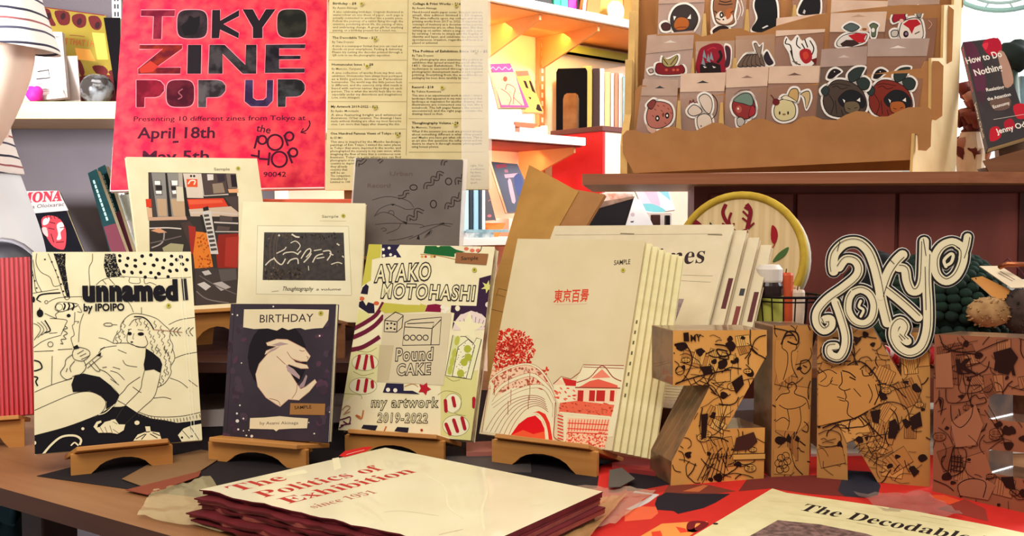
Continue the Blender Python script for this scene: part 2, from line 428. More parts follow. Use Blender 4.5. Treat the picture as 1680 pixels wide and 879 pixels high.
# ------------------------------------------------------------ risers at the back of the table
RW = wood('#4a2a22', '#341c18', 6)
def bench(name, label, x0, x1, y0, y1, zt, th=.014, m=RW, ins=0):
    r = thing(name, label, 'riser', Matrix.Translation((x0, y0, .75)))
    w, d, h = x1 - x0, y1 - y0, zt - .75
    b = MB(); b.box((0, 0, h - th), (w, d, h), m); b.build('top_board', r, .001)
    for x in (ins, w - .012 - ins):
        b = MB(); b.box((x, .01, 0), (x + .012, d, h - th), m); b.build('side_board', r)
    return r
bench('riser_bench', 'low dark wooden riser bench under the two photo zines', -.475, -.135, 1.185, 1.405, .846)
bench('riser_bench', 'brown wooden riser bench behind the cardboard letters', .285, .68, 1.10, 1.36, .851, .012, wood('#8a5f42', '#6d4630', 6), .07)
r = thing('riser_crate', 'tall dark wooden crate with a red orange ledge under the red poster', 'crate', Matrix.Translation((-.53, 1.412, .75)))
b = MB(); b.box((0, .006, 0), (.315, .12, .278), RW); b.build('crate_body', r, .001)
b = MB(); b.box((-.004, 0, .278), (.32, .125, .3), mat('#d9603e', .5, '#cf5636', 12)); b.build('ledge', r, .001)

def loose(name, label, px, z, h, th=.0012, cat='card', art=None, group=None, rough=.6, m=None):
    """a flat card or sheet lying on the table"""
    P = [onz(x, y, z) for x, y in px]; c = sum(P) / len(P)
    r = MB(); p2 = [(p[0] - c[0], p[1] - c[1]) for p in P]
    r.prism(p2, 0, th, m or mat(h, rough, scale=60))
    if art:
        def uv(x, y): p = onz(x, y, z + th); return (p[0] - c[0], p[1] - c[1])
        a = Art(uv, r, math.dist(onz(px[0][0], px[0][1], z)[:2], onz(px[1][0], px[1][1], z)[:2]) / math.dist(px[0], px[1]), z=th + .0001); art(a)
    o = r.build(name); o.location = (c[0], c[1], z); tag(o, label, cat, group); return o
loose('dark_cloth', 'black cloth spread on the table under the book stands', [(60, 781), (115, 767), (300, 690), (420, 640), (1150, 640), (1150, 750), (1000, 800), (330, 816), (222, 804)], .7502, '#211a1c', .0004, 'cloth', rough=.95)
loose('paper_stack', 'white and pink paper sheet lying under the dark riser bench', [(322, 672), (372, 670), (640, 670), (650, 690), (330, 700)], .7507, '#e4d6cb', .022, 'paper')
loose('paper_sheet', 'white and blue paper sheet lying behind the cardboard Z', [(1185, 660), (1262, 655), (1262, 700), (1180, 702)], .7507, '#b9bcc8', .003, 'paper')
loose('paper_sheet', 'white paper pad lying behind the cardboard N and E', [(1330, 668), (1700, 662), (1760, 742), (1330, 750)], .7507, '#eae2d6', .004, 'paper')
loose('paper_sheet', 'brown olive paper strip between the leftmost and the dark purple zine', [(200, 786), (262, 752), (330, 738), (372, 745), (330, 772), (250, 804)], .7515, '#8b6844', .0006, 'paper')
loose('paper_strip', 'thin red brown paper strip beside the leftmost book stand', [(206, 804), (330, 773), (326, 782), (242, 812)], .7525, '#8a3f2a', .0006, 'paper')
loose('paper_card', 'pinkish tan card lying under the boxed purple and green zine', [(765, 733), (840, 730), (856, 738), (855, 748), (765, 750)], .7507, '#b06a5c', .006, 'card')
loose('paper_card', 'slate grey card lying in front of the pinkish tan card', [(700, 750), (870, 748), (872, 776), (760, 775)], .7507, '#46403f', .001, 'card')
loose('paper_card', 'dusty red card lying behind the cardboard Z', [(1004, 748), (1080, 752), (1078, 782), (1004, 772)], .7512, '#8f2f2c', .005, 'card')
loose('paper_card', 'small grey triangular card beside the stand of the red printed zines', [(1000, 772), (1020, 768), (1042, 786), (1018, 799), (998, 800)], .7575, '#5a544e', .0008, 'card')

# printed cloth under the letters
def cloth_art(a):
    P = Zm(1040, 760, 5.25); Q = Zm(1300, 760, 4.42)
    a.fill(P((-40, 60), (330, 60), (300, 190), (40, 235), (-60, 240)), '#241c22')
    a.fill(P((0, 240), (290, 185), (330, 215), (190, 260), (-60, 262)), '#b23026')
    a.fill(P((300, 185), (620, 180), (880, 240), (640, 268), (250, 262)), '#7d3a2c')
    a.fill(P((420, 240), (600, 185), (640, 190), (560, 245)), '#c06a3e')
    a.fill(P((200, 290), (280, 250), (430, 260), (830, 262), (700, 340), (600, 385), (380, 435), (340, 410), (200, 400), (180, 350)), '#28222a')
    a.line(P((0, 245), (190, 270), (100, 330), (-40, 400)), 7, '#d8cfc8', smooth=False)
    a.fill(P((-80, 420), (60, 370), (190, 375), (210, 430), (150, 480), (-80, 500)), '#ef6a44')
    a.fill(P((-80, 720), (60, 625), (240, 520), (470, 505), (640, 500), (480, 625), (300, 760)), '#f39a4c')
    a.fill(P((360, 545), (440, 560), (470, 590), (400, 600)), '#e8452c'); a.fill(P((150, 590), (230, 580), (250, 640), (160, 640)), '#e8452c')
    a.line(P((460, 580), (530, 575), (610, 520), (560, 505), (500, 515), (490, 570), (530, 590)), 7, '#7a1c22')
    a.fill(P((1000, 100), (1500, 100), (2000, 130), (2000, 300), (1500, 262), (1180, 215), (900, 240)), '#74302b')
    a.fill(Q((380, 50), (560, 60), (640, 160), (620, 230), (540, 248), (380, 240), (330, 200)), '#33323d')  # dark oval shadow painted into the cloth
    a.fill(Q((980, 230), (1100, 230), (1400, 330), (1250, 330), (1080, 280)), '#e8552f')
    a.fill(Q((1050, 330), (1250, 260), (1400, 330), (1420, 420)), '#98392f')
cl = loose('printed_cloth', 'red orange and black printed cloth spread under the cardboard letters', [(985, 765), (1085, 740), (1300, 735), (1520, 745), (1720, 800), (1900, 960), (1200, 1010), (960, 930)], .7507, '#d3281f', .0008, 'cloth', cloth_art, rough=.8)

# ------------------------------------------------------------ front row of zines
# red corrugated book
q = [(-170, 430), (51, 421), (56, 676), (-165, 700)]
RIB = stripes('ribbed_red_card', '#a80f18', '#c81a1e', 'X', 60, .5, .3, .5, .8)
bk = Book('zine', 'bright red zine with a ribbed cover at the far left edge', 'zine', q, 1.12, .014, RIB, RIB, group=None); bk.done()
stand(bk, .75, 'plywood stand under the ribbed red zine', .25, .95)

def unnamed_art(a):
    A = Zm(40, 400, 4.887); B = Zm(180, 400, 4.885); C = Zm(40, 570, 4.887); D = Zm(180, 570, 4.885); K = '#17141a'; W = '#ede3bb'; L = '#3a332c'
    w = 1.0
    a.fill(C((60, 712), (330, 640), (575, 553), (690, 480)) + D((80, 480), (130, 470), (220, 530), (330, 575), (440, 590), (540, 612), (650, 600), (735, 588), (800, 790)) + C((60, 900)), K)
    # polka dot curtain
    a.line(B((25, 75), (45, 150), (75, 240), (120, 262), (270, 270), (380, 275), (620, 268), (650, 262)), w, L)
    for x, y in ((75, 95), (75, 135), (140, 115), (200, 130), (255, 97), (325, 88), (375, 125), (435, 128), (493, 95), (130, 172), (200, 178), (275, 158), (348, 170), (425, 190), (492, 162), (108, 222), (173, 230), (243, 228), (325, 230), (390, 238), (480, 215), (535, 125), (570, 100), (535, 210), (610, 205), (620, 125), (280, 266), (365, 270), (465, 262), (580, 160)):
        (px, py), = B((x, y)); a.ell(px, py, random.uniform(2.8, 3.9), random.uniform(2.6, 3.2), K, random.uniform(0, 1), 10)
    for poly in (A((228, 80), (325, 80), (322, 180), (340, 300), (362, 436), (335, 430), (300, 310), (262, 180)), A((640, 80), (725, 80), (735, 150), (775, 250), (735, 268), (655, 268), (630, 180))):
        a.fill(poly, K)
        xs = [p[0] for p in poly]; ys = [p[1] for p in poly]
        for _ in range(190):
            p = (random.uniform(min(xs), max(xs)), random.uniform(min(ys), max(ys)))
            if inside(p, poly): a.ell(p[0], p[1], random.uniform(.4, 1.1), random.uniform(.4, 1.0), W, random.random() * 3, 6, up=False)
        a.up()
    for l in (A((185, 80), (260, 260), (320, 440), (360, 436)), A((50, 170), (75, 290), (90, 385), (135, 385)), A((65, 130), (90, 290), (135, 385)), A((95, 80), (90, 160), (130, 230), (200, 270), (230, 340), (280, 335)), A((540, 80), (538, 140), (512, 200), (520, 340)),
              A((60, 400), (270, 365)), A((570, 330), (620, 290), (720, 262), (800, 270)), A((620, 290), (650, 325)), A((670, 275), (720, 330)), B((155, 270), (155, 310), (235, 315), (235, 275)), B((270, 280), (280, 320), (320, 310), (370, 330)),
              A((190, 468), (270, 435), (440, 425), (455, 430)), A((345, 470), (430, 490)), A((400, 550), (395, 640), (380, 660), (395, 730), (370, 760), (390, 830)), A((470, 560), (440, 650), (430, 790)), A((430, 500), (455, 550), (420, 545)), A((395, 625), (430, 625), (420, 640)),
              A((70, 835), (160, 775), (290, 735)), A((75, 865), (230, 860)), A((265, 852), (375, 845)), A((195, 720), (260, 714)), A((200, 600), (330, 612), (325, 650), (290, 730)), A((590, 755), (640, 765), (700, 795)), A((590, 879), (625, 840), (690, 825), (735, 820)),
              C((80, 505), (250, 430), (400, 370), (520, 357), (610, 395), (650, 450), (620, 520), (560, 555), (330, 640), (80, 706)), C((80, 360), (220, 300), (380, 250)), C((220, 70), (215, 305)), C((75, 35), (230, 28)), C((265, 20), (380, 14)),
              B((470, 650), (560, 610), (690, 590)), D((520, 90), (600, 60), (710, 40)), D((480, 250), (560, 280), (625, 330)), D((630, 265), (705, 320)), D((350, 412), (430, 405), (490, 420)), D((220, 520), (350, 560), (560, 560), (740, 525)), B((250, 510), (250, 565)), B((130, 450), (165, 500), (185, 550)),
              D((60, 20), (130, 50)), D((100, 105), (130, 145), (215, 160)), D((0, 190), (60, 210), (115, 265)), D((0, 255), (70, 305)), D((20, 160), (80, 178)), D((180, 320), (235, 360), (250, 365)), D((240, 240), (150, 300), (110, 350), (75, 385)), D((60, 430), (120, 462)),
              B((20, 800), (150, 800), (220, 830), (290, 835)), D((275, 190), (255, 270), (235, 350), (110, 480), (45, 580)), D((405, 210), (385, 300), (350, 405), (260, 490), (120, 620)),
              B((20, 800), (40, 740), (80, 700), (85, 650), (130, 590), (190, 560), (280, 570), (370, 600), (430, 650), (480, 700), (478, 760), (505, 820), (490, 879)), D((500, 10), (520, 90), (485, 160), (490, 210), (440, 290), (380, 325)), B((150, 690), (135, 740), (140, 790), (200, 820), (270, 830), (300, 800), (280, 740)),
              B((150, 660), (190, 610), (250, 600))):
        a.line(l, w, L)
    a.line(A((95, 450), (120, 415), (180, 402), (285, 395)), 2.6, K); a.line(A((95, 450), (130, 470)), 1.6, K)
    for x, y in ((215, 148), (245, 215), (265, 270), (290, 325), (308, 383), (322, 428), (62, 256), (80, 300), (95, 358), (160, 128)):
        (px, py), = A((x, y)); a.ell(px, py, 1.5, 1.4, K, 0, 8)
    for x, y, rx, ry in ((122, 560, 27, 32), (70, 450, 12, 25), (350, 578, 16, 14)):
        (px, py), = A((x, y)); a.ell(px, py, rx / 4.9, ry / 4.9, K, 0, 12)
    a.fill(A((120, 510), (128, 540), (110, 540)), K)
    a.fill(A((250, 490), (290, 470), (430, 490), (300, 545), (245, 530)), W); a.line(A((250, 490), (290, 470), (430, 490), (300, 545), (245, 530)), w, L, True)
    for x in (310, 345, 380): a.line(A((x, 478), (x + 12, 500), (x - 2, 535)), 2.8, K)
    (px, py), = A((275, 510)); a.ring(px, py, 5.5, 1, L); a.line(A((275, 545), (245, 570), (250, 600), (160, 560)), w, L); (px, py), = A((172, 470)); a.ring(px, py, 2.6, .9, L)
    for k in range(4): a.line(A((70 + k * 30, 640 - k * 8), (110 + k * 26, 660), (125 + k * 26, 700), (75 + k * 28, 775 - k * 20)), w if k < 3 else 2.2, L if k < 3 else K)
    a.line(A((320, 660), (340, 680), (305, 690), (340, 720), (310, 740), (330, 765), (290, 770), (305, 805), (285, 800)), 1.3, L)
    (px, py), = A((205, 808)); a.ring(px, py, 4.2, 1, L)
    a.line(C((75, 105), (120, 120), (138, 165), (100, 185), (75, 190)), 2.4, K); a.line(C((75, 235), (105, 245), (90, 275), (105, 310)), 2.4, K)
    # skirt, sleeve, arms, hair
    a.fill(C((400, 225), (470, 212), (600, 240), (690, 310), (740, 370)) + D((12, 310), (75, 385), (50, 440), (6, 500)) + C((700, 470), (650, 500), (655, 440), (610, 390), (520, 352), (440, 358), (385, 360), (373, 300)), K)
    a.fill(D((285, 10), (340, 45), (400, 95), (418, 140), (405, 210), (350, 180), (275, 190), (268, 140), (280, 80)), K)
    a.line(B((190, 585), (260, 590), (310, 625), (350, 690)), 2.2, K)
    for x, y, rx, ry in ((155, 722, 17, 14), (245, 725, 26, 14), (172, 790, 11, 6)):
        (px, py), = B((x, y)); a.ell(px, py, rx / 4.9, ry / 4.9, K, 0, 10)
    a.line(B((140, 690), (170, 685)), .9, L); a.line(B((220, 690), (265, 695)), .9, L); a.line(B((190, 720), (180, 760), (190, 765)), .7, L)
    for x, y in ((60, 720), (90, 680), (110, 640), (50, 770), (80, 760), (110, 720), (320, 720), (350, 760), (390, 720), (420, 780), (330, 800), (380, 830), (440, 840), (470, 790), (300, 660), (360, 640), (410, 680), (240, 620), (280, 640), (210, 625), (430, 720), (340, 850), (400, 870), (460, 870)):
        a.line(B((x, y - 22), (x - 9, y), (x + 9, y + 16), (x, y + 36)), .9, L)
    for x, y in ((440, 20), (470, 60), (440, 90), (480, 110), (450, 150), (440, 200), (420, 250), (460, 190), (400, 280), (370, 20)):
        a.line(D((x, y - 22), (x - 9, y), (x + 9, y + 16), (x, y + 36)), .9, L)
    a.line(A((630, 650), (650, 638), (690, 640), (695, 660), (650, 662)), 1.1, L, True); a.line(A((695, 650), (740, 652)), .9, L)
    a.line(B((350, 690), (470, 700), (580, 712)), 1.4, '#b98a72')
    for x in (480, 510, 540, 610, 640): a.line(B((x + 30, 672), (x, 705), (x + 25, 742)), 1.2, L)
    # hands
    h = D((0, 585), (40, 578), (70, 620), (122, 622), (110, 670), (60, 700), (0, 690)) + C((640, 690), (590, 690), (560, 650), (600, 640), (640, 600), (690, 588))
    a.fill(h, W); a.line(h, .9, L, True, False)
    for l in (C((600, 640), (630, 690)), C((640, 640), (660, 690)), C((680, 630), (700, 690)), C((560, 620), (575, 670)), C((580, 600), (620, 590)), D((20, 660), (70, 695)), D((20, 600), (60, 620))): a.line(l, .9, L)
    a.fill(C((550, 640), (575, 600), (610, 590), (615, 605), (585, 620), (575, 670)), W)
    for l in (C((390, 20), (420, 0), (500, 20), (520, 60), (470, 110), (400, 100), (380, 60), (390, 20)), C((420, 55), (470, 25)), C((440, 75), (490, 50)), C((450, 100), (515, 70)), C((370, 200), (362, 160), (400, 110)), C((470, 110), (490, 160), (450, 215), (380, 235)), C((380, 60), (330, 100), (320, 150), (285, 210), (330, 260), (380, 245)), C((480, 150), (600, 50)), C((500, 170), (620, 70)), C((540, 110), (600, 185), (570, 190), (515, 130)), C((600, 180), (660, 210), (735, 290)), C((620, 165), (655, 160)), C((340, 170), (330, 200)), C((600, 20), (640, 0))): a.line(l, 1.1, L)
    a.fill(C((570, 70), (610, 40), (605, 75)), K); a.fill(A((385, 830), (420, 812), (435, 840), (395, 850)), K)
    # things on the black floor
    a.line(C((150, 855), (220, 775), (300, 717), (400, 710), (450, 742), (440, 785)), 3.6, W); a.line(C((370, 790), (400, 765), (430, 790)), 2.4, W)
    (px, py), = C((465, 655)); a.ell(px, py, 2.6, 2.4, W); (px, py), = D((215, 610)); a.ell(px, py, 4.3, 3.6, W); (px, py), = C((85, 765)); a.ell(px, py, 2, 3, W)
    g = D((185, 755), (220, 705), (290, 682), (280, 640), (320, 640), (325, 680), (395, 690), (412, 745)); a.fill(g, W)
    for l in (D((275, 640), (310, 622), (335, 640)), D((205, 740), (280, 700)), D((250, 745), (290, 700)), D((320, 700), (380, 735)), D((340, 690), (400, 715)), D((285, 685), (320, 682))): a.line(l, 1.6, K)
    a.fill(D((545, 712), (590, 660), (645, 638), (748, 618), (752, 755), (580, 772)), W)
    for l in (D((580, 675), (640, 740)), D((650, 650), (715, 750)), D((645, 640), (655, 700))): a.line(l, 1.1, K)
    for x, y in ((578, 732), (655, 722)): (px, py), = D((x, y)); a.ell(px, py, 2, 2, K)
    for x in range(225, 740, 26):
        y = 535 + 45 * math.sin((x - 225) / 515 * 3.1); a.line(D((x, y), (x + 6, y + 28)), 1.1, L)
    a.line(C((590, 545), (650, 525), (720, 460)), 1.6, W)
    a.text('unnamed', (134, 493), (292, 491), 32, K, .07, spacing=1.1); a.text('I', (300, 490.5), (308.5, 490), 32, '#2c2626', .05)
    a.text('by IPOIPO', (136, 511), (203, 510), 12, K, .03)
    for x0, x1 in ((290, 306), (296, 311)): a.line([(x0, 414), (x1 + 4, 640), (x1 + 8, 726)], .8, '#fbf7e2')
q = [(52, 414), (313, 412), (332, 724), (57, 745)]
bk = Book('zine', 'cream zine with a black line drawing of a lying long-haired girl', 'zine', q, 1.02, .006, PAPER, group=None)
unnamed_art(bk.art); bk.done(); bk.dot(276, 502, 4)
stand(bk, .75, 'plywood stand under the zine with the lying girl', .17, .82, lipd=.034); UNN = bk

def birthday_art(a):
    Z = Zm(360, 490, 3.515); W = '#ecdcb4'
    for _ in range(60):
        x = random.choice((random.uniform(20, 150), random.uniform(560, 660), random.uniform(60, 650))); y = random.uniform(40, 800)
        if 170 < x < 570 and 180 < y < 690: continue
        (px, py), = Z((x, y)); a.ell(px, py, random.uniform(3, 8), random.uniform(4, 9), random.choice(('#43323f', '#573a4a', '#4c3d49', '#3a3038')), random.random() * 3, 9)
    a.ell(455, 585, 48, 60, '#231d23', 0, 20)
    a.fill(Z((145, 62), (390, 58), (626, 60), (622, 118), (592, 163), (545, 166), (490, 174), (465, 164), (430, 166), (395, 176), (360, 163), (330, 180), (280, 168), (200, 172), (140, 162)), W)
    a.text('BIRTHDAY', Z((233, 135))[0], Z((537, 127))[0], 12.5, '#3c3036', .004)
    body = Z((270, 250), (330, 228), (390, 230), (440, 255), (490, 280), (524, 325), (505, 355), (470, 355), (420, 340), (440, 360), (505, 375), (515, 395), (470, 396), (400, 372), (385, 385), (445, 480), (470, 515), (500, 500), (552, 458), (562, 475), (520, 530), (460, 580), (400, 575), (352, 618), (330, 605), (270, 565), (222, 500), (210, 430), (230, 370), (280, 310), (322, 288), (262, 316), (270, 295), (330, 270), (277, 265))
    a.fill(body, '#ecd6b2'); a.line(body, .9, '#c79a80', True, False)
    a.fill(Z((300, 262), (350, 245), (400, 255), (340, 268)), '#b59a94'); a.fill(Z((270, 312), (300, 285), (350, 268), (322, 290)), '#b59a94')
    a.fill(Z((385, 372), (430, 400), (465, 440), (462, 458), (420, 430), (393, 412)), '#b79c9a'); a.fill(Z((500, 430), (508, 442), (490, 500), (465, 512), (460, 497), (482, 470)), '#a98e90')
    for l in (((460, 290), (475, 296), (490, 294)), ((500, 325), (512, 332), (505, 340)), ((390, 300), (420, 340), (470, 358)), ((330, 325), (380, 372)), ((450, 480), (445, 530), (420, 570)), ((290, 570), (340, 585), (352, 612))): a.line(Z(*l), .9, '#9a5f4c')
    a.fill(Z((178, 685), (260, 682), (350, 674), (430, 682), (515, 688), (510, 746), (420, 748), (345, 752), (330, 764), (315, 752), (175, 748)), W)
    a.text('by Asami Akinaga', Z((235, 724))[0], Z((458, 722))[0], 5.0, '#5a4a40', .002)
    for x, y, r in ((310, 45, 5), (108, 95, 5), (80, 90, 4), (575, 208, 5), (105, 702, 10), (103, 658, 6), (140, 688, 5), (110, 752, 6), (140, 760, 4), (172, 757, 4), (157, 788, 5), (188, 792, 8), (553, 778, 5), (520, 712, 4), (120, 610, 5), (130, 365, 4), (640, 650, 3)):
        (px, py), = Z((x, y)); a.ell(px, py, r / 3.5, r / 3.5, '#e9e0d2')
    a.line(Z((92, 30), (38, 790)), .8, '#4c3a46', smooth=False)
    a.line(Z((666, 40), (640, 830)), 1.2, '#d8c9c4', smooth=False)
q = [(380, 499), (549, 498), (542, 727), (365, 716)]
bk = Book('zine', 'dark purple zine with a curled white rabbit on its cover', 'zine', q, 1.10, .007, mat('#2f2730', .45, '#3d303b', 14), group=None, st=5)
birthday_art(bk.art); bk.done(); bk.dot(525, 513, 4); Z = Zm(360, 490, 3.515)
bk.label(Z((412, 597), (615, 601), (613, 668), (408, 665)), '#a87642', 'SAMPLE', Z((435, 634))[0], Z((535, 628))[0], 5.5)
stand(bk, .75, 'plywood stand under the dark purple rabbit zine', -.06, .93); BIR = bk

def ayako_art(a):
    E1 = Zm(550, 390, 5.17); E2 = Zm(690, 390, 5.17); E3 = Zm(550, 550, 4.396); G = Zm(340, 380, 2.314); NV = '#2a2340'; MR = '#6b1c34'; RD = '#ac1c2c'; W = '#ece2b4'; K = '#2a2226'; OL = '#8b8640'
    a.fill(E3((60, 90), (330, 60), (320, 330), (60, 480)), '#e3dda2'); a.fill(E3((760, 300), (1030, 250), (990, 770), (760, 720)), '#d9d28a')
    for x, y, rx, ry in ((215, 195, 95, 60), (200, 365, 100, 60), (850, 490, 60, 70), (870, 650, 95, 75)):
        (px, py), = E3((x, y)); a.ell(px, py, rx / 4.4, ry / 4.4, '#ede6bf', 0, 18); a.ring(px, py, rx / 4.4, .8, OL, ry / 4.4)
    for l in (((150, 110), (240, 120), (300, 90)), ((130, 260), (200, 290), (280, 270)), ((740, 430), (800, 400), (900, 430), (900, 520), (860, 560), (940, 580)), ((800, 300), (850, 330), (900, 320)), ((60, 420), (180, 430), (190, 460))): a.line(E3(*l), .8, OL)
    a.fill(E1((285, 45), (390, 48), (385, 165), (312, 182), (302, 360), (222, 410)), '#c6bd4c')
    a.fill(E1((395, 55), (555, 50), (520, 100), (562, 165), (515, 165), (505, 155), (395, 167)), NV)
    for x, y in ((408, 97), (458, 85), (412, 150), (470, 142), (508, 158)): (px, py), = E1((x, y)); a.ell(px, py, 2.4, 2.4, '#f3ecd6')
    a.fill(E2((40, 68), (250, 70), (330, 100), (380, 122), (290, 135), (290, 165), (28, 132)), '#1f6130'); (px, py), = E2((152, 68)); a.ell(px, py, 3, 2.2, W)
    a.fill(E2((255, 72), (300, 78), (350, 95), (400, 80), (380, 122), (300, 100)), '#eadfc4')
    for x, y, c in ((390, 95, '#d8765c'), (425, 80, '#efe5cc'), (440, 110, '#d8765c'), (470, 90, '#efe5cc'), (490, 110, '#d8765c')): (px, py), = E2((x, y)); a.ell(px, py, 4, 3, c)
    a.line(E2((520, 75), (510, 110), (485, 130)), 1.2, K)
    for x, c in ((15, '#d8a040'), (45, '#c8402c'), (95, '#d8a040'), (120, '#8a5a2c')): (px, py), = E2((x, 160)); a.ell(px, py, 2.2, 2, c)
    a.line(E2((0, 140), (140, 150), (300, 185)), 1.4, '#b98a4c')
    a.fill(E1((262, 390), (285, 410), (275, 480), (215, 472), (232, 420)), '#241c30'); a.fill(E1((200, 545), (235, 530), (262, 575), (280, 545), (330, 560), (335, 640), (280, 640), (200, 585)), '#241c30')
    for x, y in ((225, 515), (350, 555)): (px, py), = E1((x, y)); a.ell(px, py, 4.5, 3.4, '#d0623c')
    a.fill(E1((200, 600), (300, 655), (240, 720), (170, 740)), '#ded790')
    for l, w in ((E1((412, 548), (350, 650), (260, 715), (160, 770)), 7.2), (E1((414, 660), (340, 740), (250, 800), (150, 845)), 7.6), (E3((322, 10), (262, 50), (190, 88), (110, 105)), 7.4)): a.line(l, w, MR)
    a.fill(E1((415, 550), (600, 568), (768, 572), (760, 628), (420, 640), (380, 612)), '#c4ba4a'); a.fill(E2((0, 560), (55, 575), (35, 622), (0, 625)), '#c4ba4a')
    a.fill(E2((60, 570), (130, 562), (180, 572), (172, 632), (38, 626)), '#84173a')
    for x, y in ((190, 590), (225, 605), (205, 625)): (px, py), = E2((x, y)); a.ell(px, py, 4, 3.6, '#efe6ce')
    a.fill(E2((500, 345), (630, 310), (610, 520), (590, 680), (540, 690), (480, 630), (340, 650), (300, 700), (268, 780), (288, 640), (255, 632), (262, 575), (475, 580)), '#37203a')
    (px, py), = E2((315, 600)); a.ell(px, py, 4, 4.6, '#efe6c4'); (px, py), = E2((580, 570)); a.ell(px, py, 6, 5, '#dfd0c4')
    def star(cx, cy, R, r, n, c, ph=0):
        a.fill([(cx + (R if k % 2 == 0 else r) * math.sin(ph + k * math.pi / n), cy - (R if k % 2 == 0 else r) * math.cos(ph + k * math.pi / n)) for k in range(2 * n)], c)
    star(800, 471, 11, 4.5, 6, '#d8d67a', .2)
    fan = E2((275, 785), (290, 720), (345, 655), (430, 620), (520, 650), (570, 700), (580, 780)); a.fill(fan, '#e6d2c8')
    for k in range(9): a.line(E2((300 + k * 34, 660 + abs(k - 4) * 14), (330 + k * 26, 760)), .8, '#4a3448')
    star(768, 538, 27, 12, 5, '#ece4b8', .1)
    v = E3((850, 0), (890, 30), (905, 10), (940, 10), (1000, 60), (1020, 20), (1055, 30), (980, 318), (795, 290)); a.fill(v, '#e8e4b4'); a.line(v, 1.2, K, True, False)
    a.fill(E3((850, 10), (905, 10), (850, 288), (802, 282)), '#d6d79a')
    for x, y in ((880, 40), (860, 130), (830, 250), (845, 190)): (px, py), = E3((x, y)); a.ell(px, py, 4, 8, '#b9bb50', .2)
    dm = E3((960, 30), (1008, 75), (945, 310), (845, 295), (888, 85)); a.fill(dm, '#ece7c0'); a.line(dm, 1.1, K, True, False)
    for _ in range(70):
        p = (random.uniform(845, 1005), random.uniform(35, 305)); (px, py), = E3(p)
        if inside((px, py), dm): a.ell(px, py, .8, .8, K, 0, 5, up=False)
    a.up()
    for x, y in ((955, 100), (930, 195), (905, 275), (960, 160)): (px, py), = E3((x, y)); a.ell(px, py, 6, 6.5, '#aeb23c')
    for p, r in (((175, 150), (155, 235)), ((228, 150), (212, 240)), ((262, 155), (272, 228)), ((170, 328), (160, 390)), ((228, 322), (216, 402)), ((268, 335), (270, 372)), ((850, 450), (862, 508)), ((795, 470), (800, 545)), ((800, 640), (828, 710)), ((855, 610), (882, 690)), ((915, 595), (935, 672)), ((1000, 455), (1000, 515))):
        (x0, y0), (x1, y1) = E3(p, r); a.line([(x0, y0), (x1, y1)], 5.4, RD, smooth=False); a.ell(x0, y0, 2.7, 2.7, RD); a.ell(x1, y1, 2.7, 2.7, RD)
    a.fill([(629.5, 515), (741, 514), (728, 632), (621, 626)], '#d9caa6'); a.fill(G((655, 430), (710, 432), (690, 566), (645, 570)), '#c9b892')
    for l in (((675, 335), (715, 305), (745, 318), (740, 365), (720, 382), (672, 380), (675, 335)), ((675, 337), (722, 342), (745, 320)), ((722, 342), (720, 380)), ((752, 345), (775, 335), (890, 325), (882, 430), (742, 432), (752, 345)), ((750, 362), (855, 368), (888, 335)), ((760, 350), (862, 345), (856, 368)), ((855, 368), (850, 430))): a.line(G(*l), 1.5, K, smooth=False)
    for x in (758, 782, 806, 830): (px, py), = G((x, 403)); a.ring(px, py, 4.2, 1.5, K)
    for x, y in ((685, 350), (700, 348), (712, 352), (684, 368), (698, 366), (712, 370)): (px, py), = G((x, y)); a.ell(px, py, 1.9, 1.6, K)
    O = lambda t, p, r, hp, wt=.03: a.outline_text(t, G(p)[0], G(r)[0], hp, K, W, wt)
    O('AYAKO', (632, 190), (850, 182), 27); O('MOTOHASHI', (658, 250), (1015, 262), 23)
    a.outline_text('Pound', G((714, 490))[0], G((858, 487))[0], 20, K, '#d9caa6', .03); a.outline_text('CAKE', G((718, 545))[0], G((850, 541))[0], 18, K, '#d9caa6', .03)
    a.outline_text('my artwork', G((622, 665))[0], G((880, 666))[0], 16, '#4a4030', W, .012); a.outline_text('2019-2022', G((645, 722))[0], G((838, 725))[0], 15, '#4a4030', W, .012)
    a.fill(E3((370, 345), (495, 350), (495, 400), (560, 400), (612, 425), (345, 412)), NV)
    for x, y in ((383, 393), (435, 397)): (px, py), = E3((x, y)); a.ell(px, py, 3.4, 3.4, '#f3ecd6')
    star(*E3((645, 385))[0], 11, 6, 5, '#b8202c', .4); a.line(E3((500, 370), (560, 350), (600, 372)), 1, '#c08a50')
    a.fill(E3((205, 645), (308, 650), (290, 688), (190, 670)), '#241f30'); a.fill(E3((450, 660), (532, 665), (525, 702), (428, 690)), '#241f30'); a.line(E3((370, 655), (355, 690)), 2, '#c8642c'); (px, py), = E3((625, 683)); a.ell(px, py, 2.2, 2.2, '#a0301c')
    a.line(E3((205, 540), (190, 600), (150, 575), (185, 590)), 2.4, '#c8743c')
    for l in (((35, 610), (70, 600), (110, 590), (100, 640), (60, 620)), ((40, 650), (90, 640), (115, 635)), ((30, 670), (60, 650))): a.line(E3(*l), 2, '#5a1c3c')
    for l in (((50, 540), (80, 510), (110, 520), (70, 560)), ((60, 570), (110, 550))): a.line(E3(*l), 1.2, '#b0704a')
q = [(605, 400), (812, 405), (772, 722), (555, 705)]
bk = Book('zine', 'thick colourful zine with cake, vest and red bean drawings', 'zine', q, 1.13, .016, PAPER, pages=mat('#d6cfa4', .7, '#8d6a5c', 45, (1, 1, 3)))
ayako_art(bk.art); bk.done(); E2 = Zm(690, 390, 5.17); bk.dot(*E2((460, 276))[0], 4)
bk.label(E2((305, 125), (578, 140), (560, 235), (295, 215)), '#96643f', 'Sample', E2((345, 192))[0], E2((490, 190))[0], 6)
